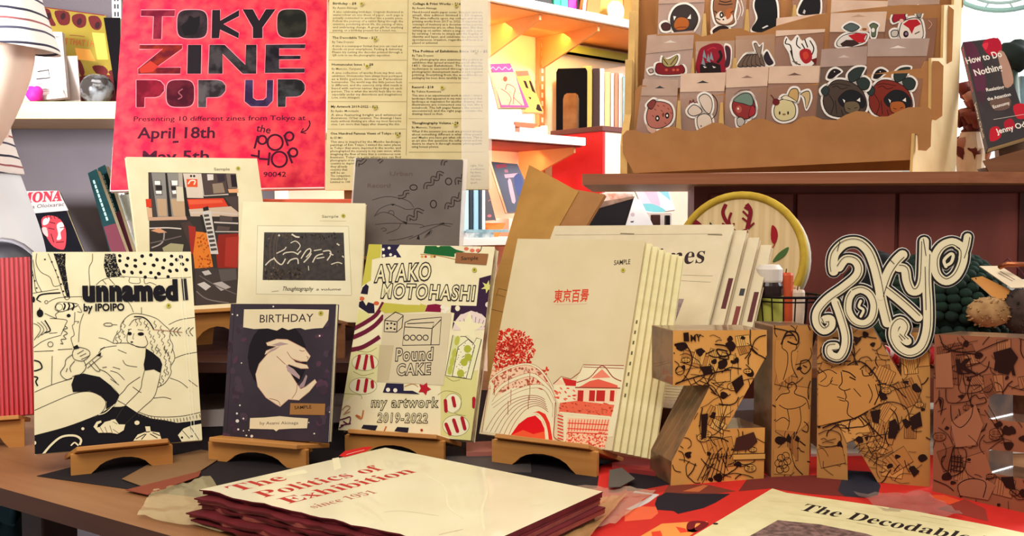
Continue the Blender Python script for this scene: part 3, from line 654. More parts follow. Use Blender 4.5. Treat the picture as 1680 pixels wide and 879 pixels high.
stand(bk, .75, 'plywood stand under the thick zine with the cake drawing', .08, .88, lipd=.026); AYA = bk

def tokyo_art(a):
    H = Zm(780, 550, 4.187); R = '#e2301f'; O = '#e9684a'; W = '#ebe0b8'; L = '#9a4a34'
    a.text('東京百景', (909, 491), (965, 489), 15.5, '#d4452c', .02); a.line([(911, 496), (963, 494)], .8, '#d8a48c', smooth=False)
    a.text('SAMPLE', (1005, 432), (1031, 430), 7.5, '#2c2620', .01)
    for _ in range(800):
        g = random.random() * 6.28; k = random.random() ** .6; x = 255 + 160 * k * math.cos(g); y = 90 + 150 * k * math.sin(g)
        if y > 235 - (x - 130) * .16: continue
        (px, py), = H((x, y)); a.ell(px, py, random.uniform(1, 3.6), random.uniform(.7, 1.9), random.choice((R, R, '#ee5a45', '#d42a22')), random.random() * 3, 6, up=False)
    a.up()
    a.fill(H((100, 240), (250, 190), (330, 180), (420, 190), (480, 250), (530, 320), (300, 400), (150, 400), (90, 330)), '#f0c9a4')
    for _ in range(220):
        x = random.uniform(110, 510); y = random.uniform(210, 400)
        (px, py), = H((x, y)); a.ell(px, py, random.uniform(1, 4), random.uniform(.8, 2.2), random.choice((O, R, '#ee7a58')), random.random() * 3, 6, up=False)
    a.up()
    def arc(pts, w, c=W, e=L):
        a.line(H(*pts), w + 1.2, e); a.line(H(*pts), w, c)
    arc(((85, 330), (150, 260), (250, 205), (350, 180), (430, 205), (490, 270), (535, 350)), 2.5)
    a.fill(H((60, 660), (110, 430), (250, 350), (400, 340), (480, 370), (530, 460), (545, 560), (540, 740), (480, 735), (240, 690)), W)
    arc(((110, 440), (180, 340), (290, 280), (390, 255), (460, 300), (520, 370), (548, 470), (545, 560)), 5)
    arc(((120, 480), (230, 400), (340, 350), (440, 335), (500, 370), (540, 450)), 5)
    for k in range(6): a.line(H((70 + k * 32, 655 + k * 6), (140 + k * 26, 540 + k * 12), (230 + k * 22, 450 + k * 12), (340 + k * 14, 405 + k * 14), (430 + k * 6, 405 + k * 16), (480 + k * 5, 430 + k * 18)), .9, L)
    for x, y in ((140, 300), (235, 260), (380, 230), (380, 330), (250, 360), (370, 400), (230, 440)): a.line(H((x, y), (x - 4, y + 100)), 1, L)
    a.line(H((60, 660), (120, 370), (110, 310)), 5, W); a.line(H((45, 665), (95, 350)), 1, L)
    a.fill(H((400, 525), (440, 512), (485, 535), (515, 600), (532, 700), (538, 745), (505, 745), (490, 640), (455, 555)), R)
    a.fill(H((238, 695), (300, 605), (360, 560), (415, 545), (455, 585), (478, 640), (485, 740)), '#dd141c'); a.fill(H((250, 685), (330, 650), (400, 680), (480, 660), (485, 740), (240, 696)), '#ea5a34')
    a.line(H((300, 600), (370, 548), (425, 530), (470, 575), (495, 650), (505, 740)), 2.2, W)
    # hall
    a.fill(H((540, 330), (600, 265), (650, 280), (700, 290), (740, 185), (880, 180), (1030, 195), (1010, 450), (960, 700), (620, 735), (600, 500), (560, 430)), W)
    a.fill(H((600, 275), (700, 298), (695, 335), (625, 332)), '#cc2a24'); a.fill(H((545, 330), (580, 285), (625, 320)), '#efc8a4')
    a.line(H((540, 320), (595, 268), (660, 285), (720, 240), (745, 185), (1025, 190)), 1.3, L, smooth=False); a.line(H((745, 200), (1025, 210)), 1.2, L, smooth=False)
    a.line(H((700, 310), (790, 275), (875, 190), (950, 270), (1010, 300)), 1.6, L); a.fill(H((800, 280), (875, 215), (935, 275)), '#e9856a')
    a.fill(H((740, 330), (790, 300), (850, 285), (930, 310), (985, 330), (985, 350), (700, 350)), '#e4604a'); a.line(H((690, 345), (1005, 350)), 2, L, smooth=False)
    a.fill(H((700, 355), (985, 360), (972, 455), (690, 445)), '#f2cfa8')
    for x0, x1 in ((710, 750), (790, 830), (840, 900), (935, 965)): a.fill(H((x0, 365), (x1, 366), (x1 - 4, 445), (x0 - 4, 442)), '#c22a24')
    for k in range(22): (px, py), = H((random.uniform(545, 690), random.uniform(350, 440))); a.ell(px, py, 3, 1.2, random.choice((O, '#f3d3ad', R)), random.random(), 6)
    a.fill(H((585, 455), (700, 440), (965, 470), (945, 555), (820, 545), (580, 520)), O)
    for _ in range(60): (px, py), = H((random.uniform(585, 950), random.uniform(455, 540))); a.ell(px, py, random.uniform(1, 3), .9, random.choice((R, '#f09a74')), random.random(), 6, up=False)
    a.up(); a.line(H((585, 525), (940, 560)), 3, W, smooth=False)
    a.fill(H((630, 560), (935, 580), (905, 790), (620, 735)), '#f1c7a0')
    for k in range(14): a.line(H((655 + k * 21, 575), (648 + k * 20, 660)), 1.6, O, smooth=False)
    for y in (600, 640, 668): a.line(H((640, y), (925, y + 15)), 1.4, R, smooth=False)
    for _ in range(150): (px, py), = H((random.uniform(625, 915), random.uniform(670, 780))); a.ell(px, py, random.uniform(1, 3), random.uniform(.6, 1.6), random.choice((R, O, O)), random.random() * 3, 6, up=False)
    a.up()
    for y in range(540, 720, 24): a.line(H((570, y), (610, y + 14)), 1.6, R)
    a.line(H((555, 450), (548, 600), (545, 700), (600, 735)), 1.2, L); a.line(H((640, 530), (620, 735)), 2.4, W, smooth=False)
q = [(853, 393), (1054, 393), (1008, 742), (786, 711)]
bk = Book('zine', 'front cream zine with a red bridge and temple print, first of its row', 'zine', q, 1.10, .0042, mat('#dccba2', .7, '#d6c49a', 20), group='row of red temple print zines')
tokyo_art(bk.art); bk.done(); bk.dot(1020, 440, 3.5); TOK = bk; bk.t = .0322
stand(bk, .75, 'plywood stand under the row of red temple print zines', .14, .98, lipd=.026)
ORD = ['second', 'third', 'fourth', 'fifth', 'sixth', 'last']
PAP2 = mat('#e9dfae', .65, '#ded29c', 50)
for k in range(6):
    o = bk.o + bk.u * (.0062 * (k + 1)) - np.cross(bk.u, bk.v) * (.0046 * (k + 1)) 
    c = Book('zine', ORD[k] + ' zine of the row behind the front temple print zine', 'zine', q, 1.1, .0042, PAP2, group='row of red temple print zines', pose=(o, bk.u, bk.v, bk.w, bk.h - min(.0018 * (k + 1), .0075), bk.yaw, bk.tilt))
    for j in range(8): c.art.z = .0003; c.mb.box((c.w - .004, c.h * (.25 + .05 * j + .003 * k), .0001), (c.w - .002, c.h * (.25 + .05 * j) + .004, .0002), mat('#6a6040', .6)) if k == 0 else None
    c.done()
# ------------------------------------------------------------ second row
def subway_art(a):
    J = Zm(195, 250, 5.17); K2 = Zm(310, 420, 3.997); D = '#2e2724'
    a.fill(J((235, 180), (1000, 180), (1015, 600)) + K2((318, 0), (308, 315), (38, 330)) + J((265, 1320), (250, 700)), '#3a332f')
    a.fill(J((240, 183), (495, 183), (560, 580), (290, 580)), '#8f8a82'); a.fill(J((380, 185), (398, 185), (440, 570), (410, 570)), '#2e2826')
    a.fill(J((235, 183), (262, 183), (320, 580), (280, 580)), '#4a423e')
    for p, c in ((((285, 250), (345, 250), (360, 380), (300, 380)), '#6b625c'), (((290, 255), (338, 255), (340, 290), (292, 290)), '#f2efe8'), (((300, 342), (350, 342), (352, 368), (304, 368)), '#f2efe8'), (((425, 250), (490, 250), (500, 400), (440, 400)), '#6b625c'), (((435, 250), (488, 250), (488, 292), (440, 292)), '#f2efe8'), (((440, 340), (475, 335), (478, 365), (448, 368)), '#f2efe8'), (((300, 295), (355, 295), (358, 335), (304, 335)), '#2f2928'), (((430, 300), (470, 300), (474, 332), (436, 332)), '#2f2928')): a.fill(J(*p), c)
    a.fill(J((310, 410), (390, 412), (398, 560), (325, 560)), '#c0a17e'); a.fill(J((430, 412), (545, 410), (556, 560), (455, 560)), '#c0a17e')
    a.fill(J((477, 300), (535, 305), (545, 430), (482, 430)), '#d8cdb2'); a.fill(J((495, 183), (530, 183), (535, 305), (500, 300)), '#b6aa9a')
    a.fill(J((535, 185), (690, 185), (712, 400), (570, 400)), '#d9c8b4'); a.fill(J((535, 310), (560, 310), (590, 560), (565, 560)), D)
    a.fill(J((565, 235), (660, 235), (662, 305), (570, 305)), '#e0562e'); a.line(J((580, 280), (600, 250), (640, 250), (630, 285)), 2, '#f0e2c8')
    for x in (605, 632): (px, py), = J((x, 208)); a.ell(px, py, 2, 2, D)
    a.fill(J((685, 183), (905, 183), (928, 378), (715, 380)), '#53443f'); a.fill(J((745, 190), (800, 190), (800, 240), (750, 245)), '#d9cfc6'); a.fill(J((790, 275), (880, 265), (900, 350), (800, 360)), '#94806c'); a.fill(J((830, 190), (900, 190), (900, 250), (840, 260)), '#3b3038')
    a.line(J((690, 185), (715, 382), (930, 365)), 1.6, '#d6cabc', smooth=False)
    a.fill(J((910, 183), (998, 183), (1012, 310), (930, 315)), '#7a6a60'); a.fill(J((950, 190), (1000, 190), (1008, 300), (960, 300)), '#2f2528'); a.fill(J((925, 320), (1015, 315), (1018, 350), (935, 352)), '#e6a878')
    a.fill(J((570, 412), (885, 400), (925, 470), (590, 500)), '#d9432b'); a.fill(J((580, 420), (870, 415), (880, 440), (590, 460)), '#e5603f')
    a.fill(J((585, 500), (950, 470), (1010, 520), (1010, 560), (600, 560)), '#cdb49a'); a.fill(J((890, 390), (1015, 380), (1015, 520), (960, 480)), '#4d413d')
    a.fill(J((215, 415), (262, 412), (268, 485), (222, 485)), '#d9432b'); a.fill(J((225, 490), (268, 490), (275, 570), (235, 570)), '#d9b08a')
    a.fill(J((235, 572), (560, 560), (570, 590), (240, 600)), '#c9a284')
    a.line(J((250, 665), (400, 660), (520, 668)), 2, '#d5c9bd'); a.fill(J((262, 685), (330, 660), (400, 700), (330, 705)), '#d69a72'); a.line(J((375, 690), (370, 760), (340, 800), (270, 830)), 2, '#a89a94'); a.line(J((260, 790), (400, 760), (520, 730)), 2, '#6a5e58'); a.fill(J((360, 830), (430, 790), (540, 800), (530, 860), (370, 860)), '#a7a078')
    a.line(J((600, 530), (800, 525), (1010, 540)), 2.2, '#d0c2b4'); a.line(J((800, 610), (1010, 618)), 2.4, '#cbbfb4'); a.line(J((810, 690), (1010, 690)), 2, '#bdb0a6'); a.fill(J((830, 640), (940, 650), (930, 680), (820, 680)), '#5c4c46'); a.fill(J((850, 550), (960, 560), (960, 600), (850, 600)), '#574a46')
    a.fill(J((835, 715), (1010, 705)) + K2((312, 92), (180, 92), (170, 0)) , '#8f2a20'); a.fill(J((900, 740), (1012, 730)) + K2((312, 88), (225, 80)), '#a8362a')
    a.fill(J((515, 620), (590, 600), (640, 660), (660, 760)) + K2((30, 30), (20, 10)), '#4a3a34'); a.fill(J((580, 640), (640, 650), (660, 880), (600, 880)), '#a23026')
    a.fill(J((645, 690), (750, 700), (770, 880)) + K2((150, 85), (30, 95), (20, 0)), '#dd7a2c')
    for _ in range(50): (px, py), = J((random.uniform(655, 765), random.uniform(720, 1010))); a.ell(px, py, 2, 1.2, random.choice(('#e8963e', '#c85a20', '#d94a20')), random.random() * 3, 6, up=False)
    a.up(); a.fill(J((700, 520), (775, 510), (800, 680), (835, 880), (770, 880), (735, 700)), '#cfc8be')
    for k in range(9): a.fill(J((712 + k * 7, 545 + k * 36), (755 + k * 8, 540 + k * 36), (760 + k * 8, 560 + k * 36), (717 + k * 7, 566 + k * 36)), '#4f4640')
    a.fill(J((705, 485), (750, 470), (758, 505), (710, 515)), '#2c2728'); a.fill(J((680, 550), (700, 545), (740, 700), (715, 700)), '#2f2a28')
    a.fill(K2((30, 95), (310, 92), (308, 315), (38, 325)), '#453d39')
    for p, c in ((((45, 195), (90, 180), (135, 210), (100, 235)), '#c9c2ba'), (((145, 190), (205, 178), (265, 215), (200, 238)), '#b3aca6'), (((75, 115), (120, 105), (140, 130), (95, 140)), '#bfb8b0'), (((185, 100), (300, 95), (305, 165), (200, 180)), '#5d5652')): a.fill(K2(*p), c)
    a.line(K2((40, 240), (110, 290), (250, 315)), 2, '#77706a'); a.line(K2((60, 140), (160, 200), (300, 260)), 1.6, '#6a625d')
    a.text('Sample', J((808, 155))[0], J((945, 152))[0], 4.5, '#7a735c', .002)
q = [(203, 259), (425, 258), (452, 503), (239, 520)]
bk = Book('zine', 'tall cream zine with a colour photo of a train carriage', 'zine', q, 1.25, .006, PAPER, st=5)
subway_art(bk.art); bk.done(); bk.dot(392, 276, 3.5); stand(bk, .846, 'plywood stand under the zine with the train photo', .12, .82); SUB = bk

def bw_art(a):
    L = Zm(380, 320, 4.625)
    a.fill(L((180, 245), (895, 252), (895, 772), (178, 762)), '#efe6c2')
    for l in (((180, 242), (897, 250), (897, 772)), ((180, 242), (178, 762), (895, 775))): a.line(L(*l), .7, '#b3a680', smooth=False)
    a.fill(L((233, 295), (857, 300), (855, 667), (226, 660)), mat('#2b2320', .4, '#3c322c', 160, lo=.4, hi=.6))
    for _ in range(170):
        x, y = random.uniform(245, 530), random.uniform(570, 655)
        if random.random() < .35: x, y = random.uniform(245, 840), random.uniform(305, 350)
        if random.random() < .15: x, y = random.uniform(245, 840), random.uniform(305, 650)
        (px, py), = L((x, y)); a.ell(px, py, random.uniform(.8, 3), random.uniform(.6, 2.2), random.choice(('#5c4c40', '#74624f', '#4a3d36', '#8a7962')), random.random() * 3, 6, up=False)
    a.up()
    for x in (300, 350, 330): a.line(L((x, 300), (x - 20, 400), (x - 15, 560)), 1.6, '#5a4c42')
    W = '#d8cdb4'
    for l, w in ((((245, 550), (280, 515), (310, 500)), 2), (((310, 490), (330, 520), (370, 545), (400, 500)), 2), (((330, 460), (390, 430), (405, 410)), 1.6), (((380, 470), (400, 455), (460, 450), (500, 470)), 1.8), (((440, 380), (480, 365), (515, 400), (490, 440)), 1.5), (((415, 540), (440, 510), (490, 500), (498, 540)), 2), (((490, 470), (520, 440)), 2), (((520, 500), (560, 440), (590, 425), (595, 450), (560, 490)), 2), (((540, 530), (580, 490), (600, 460)), 2), (((608, 530), (640, 480), (690, 465)), 2), (((620, 440), (680, 430)), 1.6), (((640, 500), (700, 490)), 1.8), (((690, 445), (740, 440), (750, 470), (720, 515)), 2), (((740, 460), (770, 475)), 1.8), (((575, 555), (578, 590)), 1.2), (((750, 545), (800, 530), (835, 540)), 1.6), (((450, 310), (480, 330), (510, 335)), 2.5), (((345, 325), (355, 315)), 3), (((838, 480), (850, 492)), 2), (((800, 385), (820, 400)), 2.2)): a.line(L(*l), w, W)
    a.text('Sample', L((690, 180))[0], L((820, 180))[0], 4.5, '#7a735c', .002); a.line(L((670, 205), (880, 208)), .6, '#c7bb92')
    a.text('Thoughtography', L((372, 738))[0], L((605, 740))[0], 6.5, '#3a3028', .012, slant=.3); a.text('a volume', L((630, 738))[0], L((815, 738))[0], 4, '#4a4034', .006, slant=.3); a.line(L((295, 745), (350, 740)), .7, '#7a6f54')
q = [(393, 330), (605, 334), (585, 529), (386, 525)]
bk = Book('zine', 'cream zine with a black and white framed photo', 'zine', q, 1.245, .008, PAPER, st=3)
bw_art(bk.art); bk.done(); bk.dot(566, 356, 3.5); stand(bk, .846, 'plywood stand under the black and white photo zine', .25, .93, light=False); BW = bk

def gray_art(a):
    Mz = Zm(560, 250, 5.495); K = '#241c1a'; C = '#6a5f58'
    def sq(p, w=4.4): a.line(Mz(*p), w + 2, K); a.line(Mz(*p), w - .6, C)
    for p in (((755, 340), (765, 295), (820, 290), (825, 235), (870, 250), (880, 190), (925, 205)), ((1050, 300), (1050, 250), (1100, 255), (1110, 200)), ((945, 525), (955, 480), (1000, 490), (1010, 425), (1060, 440), (1080, 370)), ((600, 630), (605, 590), (660, 610), (670, 530), (735, 550)), ((505, 415), (560, 405), (570, 370), (610, 365)), ((130, 130), (135, 85), (165, 95), (205, 55)), ((920, 120), (930, 80), (965, 68)), ((325, 90), (360, 60))): sq(p)
    for x, y, r, q2 in ((648, 325, 6, 4.5), (972, 270, 5.2, 5.6), (828, 478, 5, 6.2)): (px, py), = Mz((x, y)); a.ring(px, py, r, 1.5, K, q2)
    for l in (((270, 440), (380, 410), (480, 415), (600, 450), (650, 510)), ((290, 590), (340, 520), (440, 480), (520, 500), (580, 525), (650, 520)), ((300, 580), (360, 550), (440, 565), (520, 620), (580, 655)), ((415, 560), (430, 535), (465, 545), (465, 580)), ((300, 660), (400, 650), (520, 650), (700, 660), (740, 680)), ((350, 700), (380, 690), (400, 710), (370, 720)), ((400, 740), (500, 700), (530, 650)), ((600, 790), (700, 750), (800, 700), (920, 655), (1000, 660)), ((740, 780), (800, 740), (810, 710)), ((420, 800), (520, 790), (640, 760)), ((700, 690), (850, 660), (980, 680))): a.line(Mz(*l), .9, '#3c332f')
    for p in (((540, 630), (590, 640), (580, 662)), ((740, 770), (790, 740), (805, 705), (760, 750)), ((670, 790), (690, 750), (700, 795)), ((870, 655), (920, 645), (930, 660)), ((440, 475), (480, 475), (455, 492))): a.fill(Mz(*p), K)
    for (x, y), t in (((430, 215), 'Urban'), ((225, 325), 'Record')): (p0, p1) = Mz((x, y), (x + 210, y)); a.text(t, p0, p1, 7, '#62504a', .002)
q = [(581, 259), (762, 262), (748, 430), (572, 425)]
bk = Book('zine', 'dark grey zine with black squiggles in a clear sleeve', 'zine', q, 1.30, .006, mat('#6a5f58', .6, '#62574f', 20), st=4)
gray_art(bk.art); bk.done(); GRY = bk
b = MB(); b.box((bk.w, .0, -.004), (bk.w + .006, bk.h + .002, -.0036), clear('clear_sleeve', '#e8dcd4', .5)); b.box((-.003, 0, -.004), (0, bk.h + .002, -.0036), clear('clear_sleeve')); b.build('plastic_sleeve', bk.root)
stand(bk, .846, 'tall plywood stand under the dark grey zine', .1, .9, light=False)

# ------------------------------------------------------------ poster and price list
def poster_art(a):
    N = Zm(170, 0, 4.421); O = Zm(170, 170, 4.421); ED = '#ee8490'; K = '#1b1418'
    def blk(pts, c): a.line(N(*pts), 2.2, ED, True, False); a.fill(N(*pts), c)
    def sup(x, y, rx, ry, c):
        (px, py), = N((x, y)); a.ell(px, py, rx / 4.42 + 1.1, ry / 4.42 + 1.1, ED, n=40, e=.55); a.ell(px, py, rx / 4.42, ry / 4.42, c, n=40, e=.55)
    m = lambda x, y: mat(x, .85, y, 45, lo=.42, hi=.58, spec=.08)
    blk([(272, 72), (520, 72), (517, 118), (425, 118), (420, 283), (358, 283), (365, 118), (270, 115)], m('#5c1224', '#74202e'))
    sup(645, 175, 110, 104, m('#221b1d', '#34292b')); a.fill(N((560, 190), (610, 150), (625, 110), (660, 130), (700, 115), (700, 180), (670, 250), (590, 260)), '#120d10')
    blk([(790, 72), (848, 72), (848, 150), (985, 72), (985, 118), (872, 175), (985, 240), (980, 278), (847, 215), (840, 278), (785, 278)], K)
    blk([(1010, 68), (1085, 68), (1130, 150), (1180, 68), (1250, 68), (1155, 200), (1155, 278), (1085, 278), (1085, 200)], K)
    sup(1367, 172, 106, 103, m('#1c1c18', '#2b2b23'))
    blk([(262, 325), (572, 325), (572, 352), (380, 490), (562, 490), (558, 535), (250, 535), (250, 500), (430, 355), (258, 355)], m('#54141c', '#7c2418')); a.fill(N((260, 500), (340, 440), (400, 480), (360, 520), (270, 530)), '#a02c20')
    blk([(613, 325), (712, 325), (708, 535), (608, 535)], K)
    blk([(770, 325), (880, 325), (1030, 470), (1035, 325), (1112, 325), (1110, 535), (1010, 535), (865, 390), (865, 535), (762, 535)], m('#1d191b', '#3b3636'))
    blk([(1178, 325), (1465, 322), (1462, 352), (1275, 352), (1275, 405), (1430, 405), (1428, 430), (1275, 432), (1275, 497), (1460, 497), (1458, 527), (1172, 530)], m('#19161b', '#332f33'))
    def P(x, y, w, h, c):
        pts = [(x, y), (x + w * .7, y), (x + w * .88, y + h * .05), (x + w, y + h * .2), (x + w, y + h * .4), (x + w * .85, y + h * .58), (x + w * .7, y + h * .63), (x + w * .3, y + h * .64), (x + w * .29, y + h), (x, y + h)]
        blk(pts, c)
    P(238, 580, 202, 198, m('#5a0f1d', '#7a1828')); sup(558, 678, 101, 98, m('#3b0f1a', '#541822')); P(688, 580, 198, 198, m('#241e20', '#4c4646'))
    a.line(N((540, 720), (570, 700), (545, 670), (575, 645)), 2, '#8a4650')
    blk([(1030, 580), (1085, 580), (1085, 710), (1110, 727), (1160, 725), (1183, 705), (1186, 580), (1232, 580), (1228, 730), (1190, 772), (1070, 772), (1025, 735)], m('#2b1d38', '#3f3050')); P(1264, 575, 196, 200, m('#1e1c1c', '#38383a'))
    T = lambda t, p0, p1, h, b=.012: a.text(t, O(p0)[0], O(p1)[0], h, '#3c0f22', b)
    T('Presenting 10 different zines from Tokyo at', (218, 128), (1465, 118), 8, .008); T('April 18th', (243, 252), (808, 247), 18, .02); T('–', (502, 310), (545, 308), 20, .03); T('May 5th', (280, 422), (765, 416), 18, .02); T('90042', (1160, 528), (1322, 526), 8, .008)
    T('the', (1105, 198), (1208, 216), 12, .012); C = '#3a0c20'
    for p in (((1120, 232), (1095, 325)), ((1310, 225), (1338, 305)), ((1128, 335), (1125, 395)), ((1070, 372), (1125, 382)), ((1128, 398), (1200, 402)), ((1205, 352), (1195, 445)), ((1335, 345), (1368, 430))): a.line(O(*p), 3.4, C)
    for x, y, r in ((1152, 262, 30), (1245, 280, 55), (1347, 236, 30), (1275, 402, 55), (1375, 352, 30)): (px, py), = O((x, y)); a.ring(px, py, r / 4.42, 3.4, C)
    a.line(O((1490, 122), (1496, 150), (1472, 190), (1432, 207)), 2, C); a.line(O((1450, 178), (1430, 208), (1468, 214)), 2, C, smooth=False)
    a.line([(200, -20), (180, 313), (533, 307)], 2.4, '#f3cfc4', smooth=False)
q = [(202, 0), (537, 0), (532, 308), (180, 314)]
o, u, v, w, h, yw, tl = fit(q, 1.42, 17, 3)
def stretch(q, k):
    (a, b, c, d) = [np.array(p, float) for p in q]; return [tuple(d + (a - d) * k), tuple(c + (b - c) * k), tuple(c), tuple(d)]
r = thing('poster', 'red pop-up event poster with big black lettering', 'poster', frame(o, u, v))
h2 = .44; mb = MB(); mb.prism(rect(0, 0, w, h2), -.003, 0, mat('#bf1c3c', .8, '#d84247', 50, lo=.35, hi=.62, spec=.1), mat('#efdccb', .6))
a = Art(homog(q, w, h), mb, w / 352, (0, 0, w, h2)); poster_art(a); mb.build('printed_sheet', r)
slab('backing_board', r, w, h2, -.008, -.0032, mat('#efe6d8', .7))
b = MB(); n = np.cross(u, v); b.prism([(-.0085, .22), (-.0085, .24), (-.105, .004), (-.1, -.001)], w * .35, w * .65, mat('#efe6d8', .7), ax=0)
b = MB(); b.prism([(.25, -.0085), (.25, -.012), (.08, -.055), (.078, -.05)], w * .4, w * .6, mat('#b58a54', .7), ax=0); b.build('easel_back', r)

LIST = [(0, 'Birthday - $8', 'By Asami Akinaga', ['A zine celebrating birthdays. Originals illustrated in', 'watercolour on one sheet of paper, each page is', 'actually connected to another like a puzzle piece.', 'Follow the journey of a rabbit flying through the', 'universe, pondering about life, the passing of time,', 'and embracing change. A great gift for anything', 'passing, or a birthday present for a loved one.'], 8, 50),
        (0, 'The Decodable Times - $17', 'By Taka Doyumi', ['A zine in a newspaper format that you can read and', 'decode on your smartphone. Packing & delivering.', 'Please try cutting the decoder printed through a', 'QR code to see the photographic exposition.'], 64, 100),
        (0, 'Homunculus Issue 1 - $8', 'By Mamoto, Yuriyumi', ['A zine collection of works from my first solo', 'exhibition. Homunculus have always been portrayed', 'as a little person, known as Paracelsus', 'homunculus. The world map this little person feels', 'is different, and the sensory strip that reads is', 'based with various names depending on each', 'person. This is what the world feels like to me,', 'especially under my distortions and imaginations', 'Love, some strangers.'], 108, 170),
        (0, 'My Artwork 2019-2022 - $12', 'By Ayako Motohashi', ['A zine featuring bright and whimsical', 'illustrations. Of her ceramics. The drawings I have', 'made without thinking are often my most favourite', 'ones. I am more than happy after drawing like this.'], 177, 211),
        (0, 'One Hundred Famous Views of Tokyo - $18', 'By IZUMO', ['This zine is inspired by the Meisho landscape', 'paintings of Edo Tokyo. I visited the same places', 'in Tokyo that were depicted in the works, and', 'photographed the scenery in my own vision, while', 'imagining the flow of time that is continuous now', 'business. Tokyo is a city where you can find', 'photographs of many old', 'country to depict', 'they already', 'country that', 'will be an', 'The comparison', 'travelled by', 'Limited to 100'], 221, 303),
        (1, 'Collage & Print Works - $16', 'By Asami Akinaga', ['Hand-bound washi paper cover. Size and card are', 'small, this edition limited to 50 copies.', 'This zine reflects upon my collage and wood', 'printing works from 2017 to 2022. It explores the', 'concept of memory as a documentarian person,', 'when memories are so often forgotten. Bits that', 'turning up on earlier, where a singular style is seen', 'by curating. I wrote to simply add the fragility of', 'identity and layer, and celebrate the process of', 'spontaneous creation, regardless of how it is', 'placed or achieved.'], 8, 72),
        (1, 'The Politics of Exhibition Since 1851 - $21', 'By Taka Doyumi', ['This photography zine examines the politics in', 'exhibition that spread around the world after the', '1851 Great Exhibition. The handmade', 'technique is executed through specialised', 'photographic development methods and negative', 'printing. Everything from the woodblocks to', 'packaging has been done carefully by hand.'], 86, 133),
        (1, 'Record - $18', 'By Yukina Kawatsura', ['This zine is an experimental work in which I draw a', 'landscape that appeared in my mind and used that', 'landscape as inspiration for another drawing, then', 'illustrations are connected one by one like a', 'notebook. The left pages feature the scenes I', 'encountered, and the right pages contain the', 'drawings based on them.'], 145, 190),
        (1, 'Thoughtography Volume - $8', 'By Mamoto, Yuriyumi', ['What if the answers you seek are granted already', 'about something different is what other people', 'see? Maybe you have got what others see. This is', 'an art zine that questions the self-portrait and my', 'desire to share it through mental photography', 'using honest photos.'], 204, 246)]
def list_art(a):
    K = '#51462e'; B = '#2f271c'
    for c, t, by, ls, y0, y1 in LIST:
        x0, x1 = ((546, 661), (676, 792))[c]; sk = -.018 * (y0) if c == 0 else -.004 * y0
        a.text(t, (x0 + sk, y0), (x0 + sk + len(t) * 2.95, y0), 3.9, B, .022, res=1); a.text(by, (x0 + sk, y0 + 7), (x0 + sk + len(by) * 2.5, y0 + 7), 3.6, K, .004, res=1)
        n = len(ls)
        for i, l in enumerate(ls):
            y = y0 + 13.5 + i * 5.05; e = x1 + sk if i < n - 1 else x0 + sk + (x1 - x0) * min(1, len(l) / 52)
            if c == 0 and y0 > 215 and i > 5: e = x0 + sk + len(l) * 2.3
            a.text(l, (x0 + sk, y), (e, y), 3.6, K, .006, res=1)
    for y, c in ((54, 0), (99, 0), (167, 0), (212, 0), (76, 1), (136, 1), (195, 1), (250, 1)):
        x0, x1 = ((541, 667), (670, 795))[c]; a.line([(x0 - .018 * y * (1 - c), y), (x1, y)], .7, '#9c8c62', smooth=False)
    a.line([(669, -4), (666, 255)], .8, '#9c8c62', smooth=False)
    for i, l in enumerate(('right. This', 'a collection', 'big frame', 'telephone', 'that move', 'apart.')): a.text(l, (772, 274 + i * 5.6), (772 + len(l) * 1.9, 274 + i * 5.6), 3.6, K, .006, res=1)
q = [(540, 0), (800, 0), (803, 312), (534, 312)]
o, u, v, w, h, yw, tl = fit(q, 1.43, 13, 3)
r = thing('price_list', 'tall cream printed price list standing right of the red poster', 'notice', frame(o, u, v)); h2 = .42
mb = MB(); mb.prism(rect(0, 0, w, h2), -.002, 0, mat('#d2c190', .8, '#cbb886', 30, spec=.1)); a = Art(homog(q, w, h), mb, w / 269, (0, 0, w, h2)); list_art(a); mb.build('printed_sheet', r)
for i, (x, y) in enumerate(((593, 8), (615, 66), (602, 110), (615, 178), (652, 223), (748, 10), (781, 88), (725, 145), (747, 206))):
    b = MB(); aa = Art(a.uv, b, a.k, z=.003); aa.ell(x, y, 3, 3, '#b5a64a'); aa.ell(x, y, 1.2, 1.2, '#5c5226'); b.build('price_sticker', r)
b = MB(); b.box((w * .83, 0, .0032), (w + .004, h2, .0036), clear('film', '#fff6e6', .22)); b.build('film_edge', r)
b = MB(); b.prism([(.25, -.003), (.25, -.007), (-.0, -.06), (-.004, -.055)], .02, .10, mat('#b58a54', .7), ax=0); b.build('easel_back', r)

# ------------------------------------------------------------ newspapers in a holder, kraft folder
NEWS = mat('#d9cbab', .8, '#d2c3a2', 40)
def times_art(a):
    K = '#3a2a2e'
    a.text('Times', (1056, 441), (1159, 438), 29, K, .0, True)
    a.line([(907, 379), (1190, 391)], .7, '#8c7f66', smooth=False); a.line([(1023, 382), (1047, 384)], 2, '#7c7059', smooth=False); a.line([(1168, 391), (1191, 393)], 2, '#7c7059', smooth=False)
    a.line([(1000, 450), (1172, 460)], .7, '#8c7f66', smooth=False); a.line([(1000, 457), (1168, 470)], .7, '#8c7f66', smooth=False)
    a.fill([(1040, 490), (1125, 496), (1098, 560), (1020, 548)], mat('#6e5b60', .7, '#94807c', 130, lo=.4, hi=.6))
    for k in range(20): a.line([(1100 - k * 4, 570 + k * 4), (1150 - k * 2, 574 + k * 4)], .6, '#9a8c74', smooth=False)
q = [(906, 362), (1210, 376), (1120, 662), (812, 640)]
bk = Book('newspaper', 'front folded newspaper of the standing row behind the red temple print zines', 'newspaper', q, 1.25, .005, NEWS, group='newspapers in the holder', st=5)
times_art(bk.art); bk.done(); n = np.cross(bk.u, bk.v)
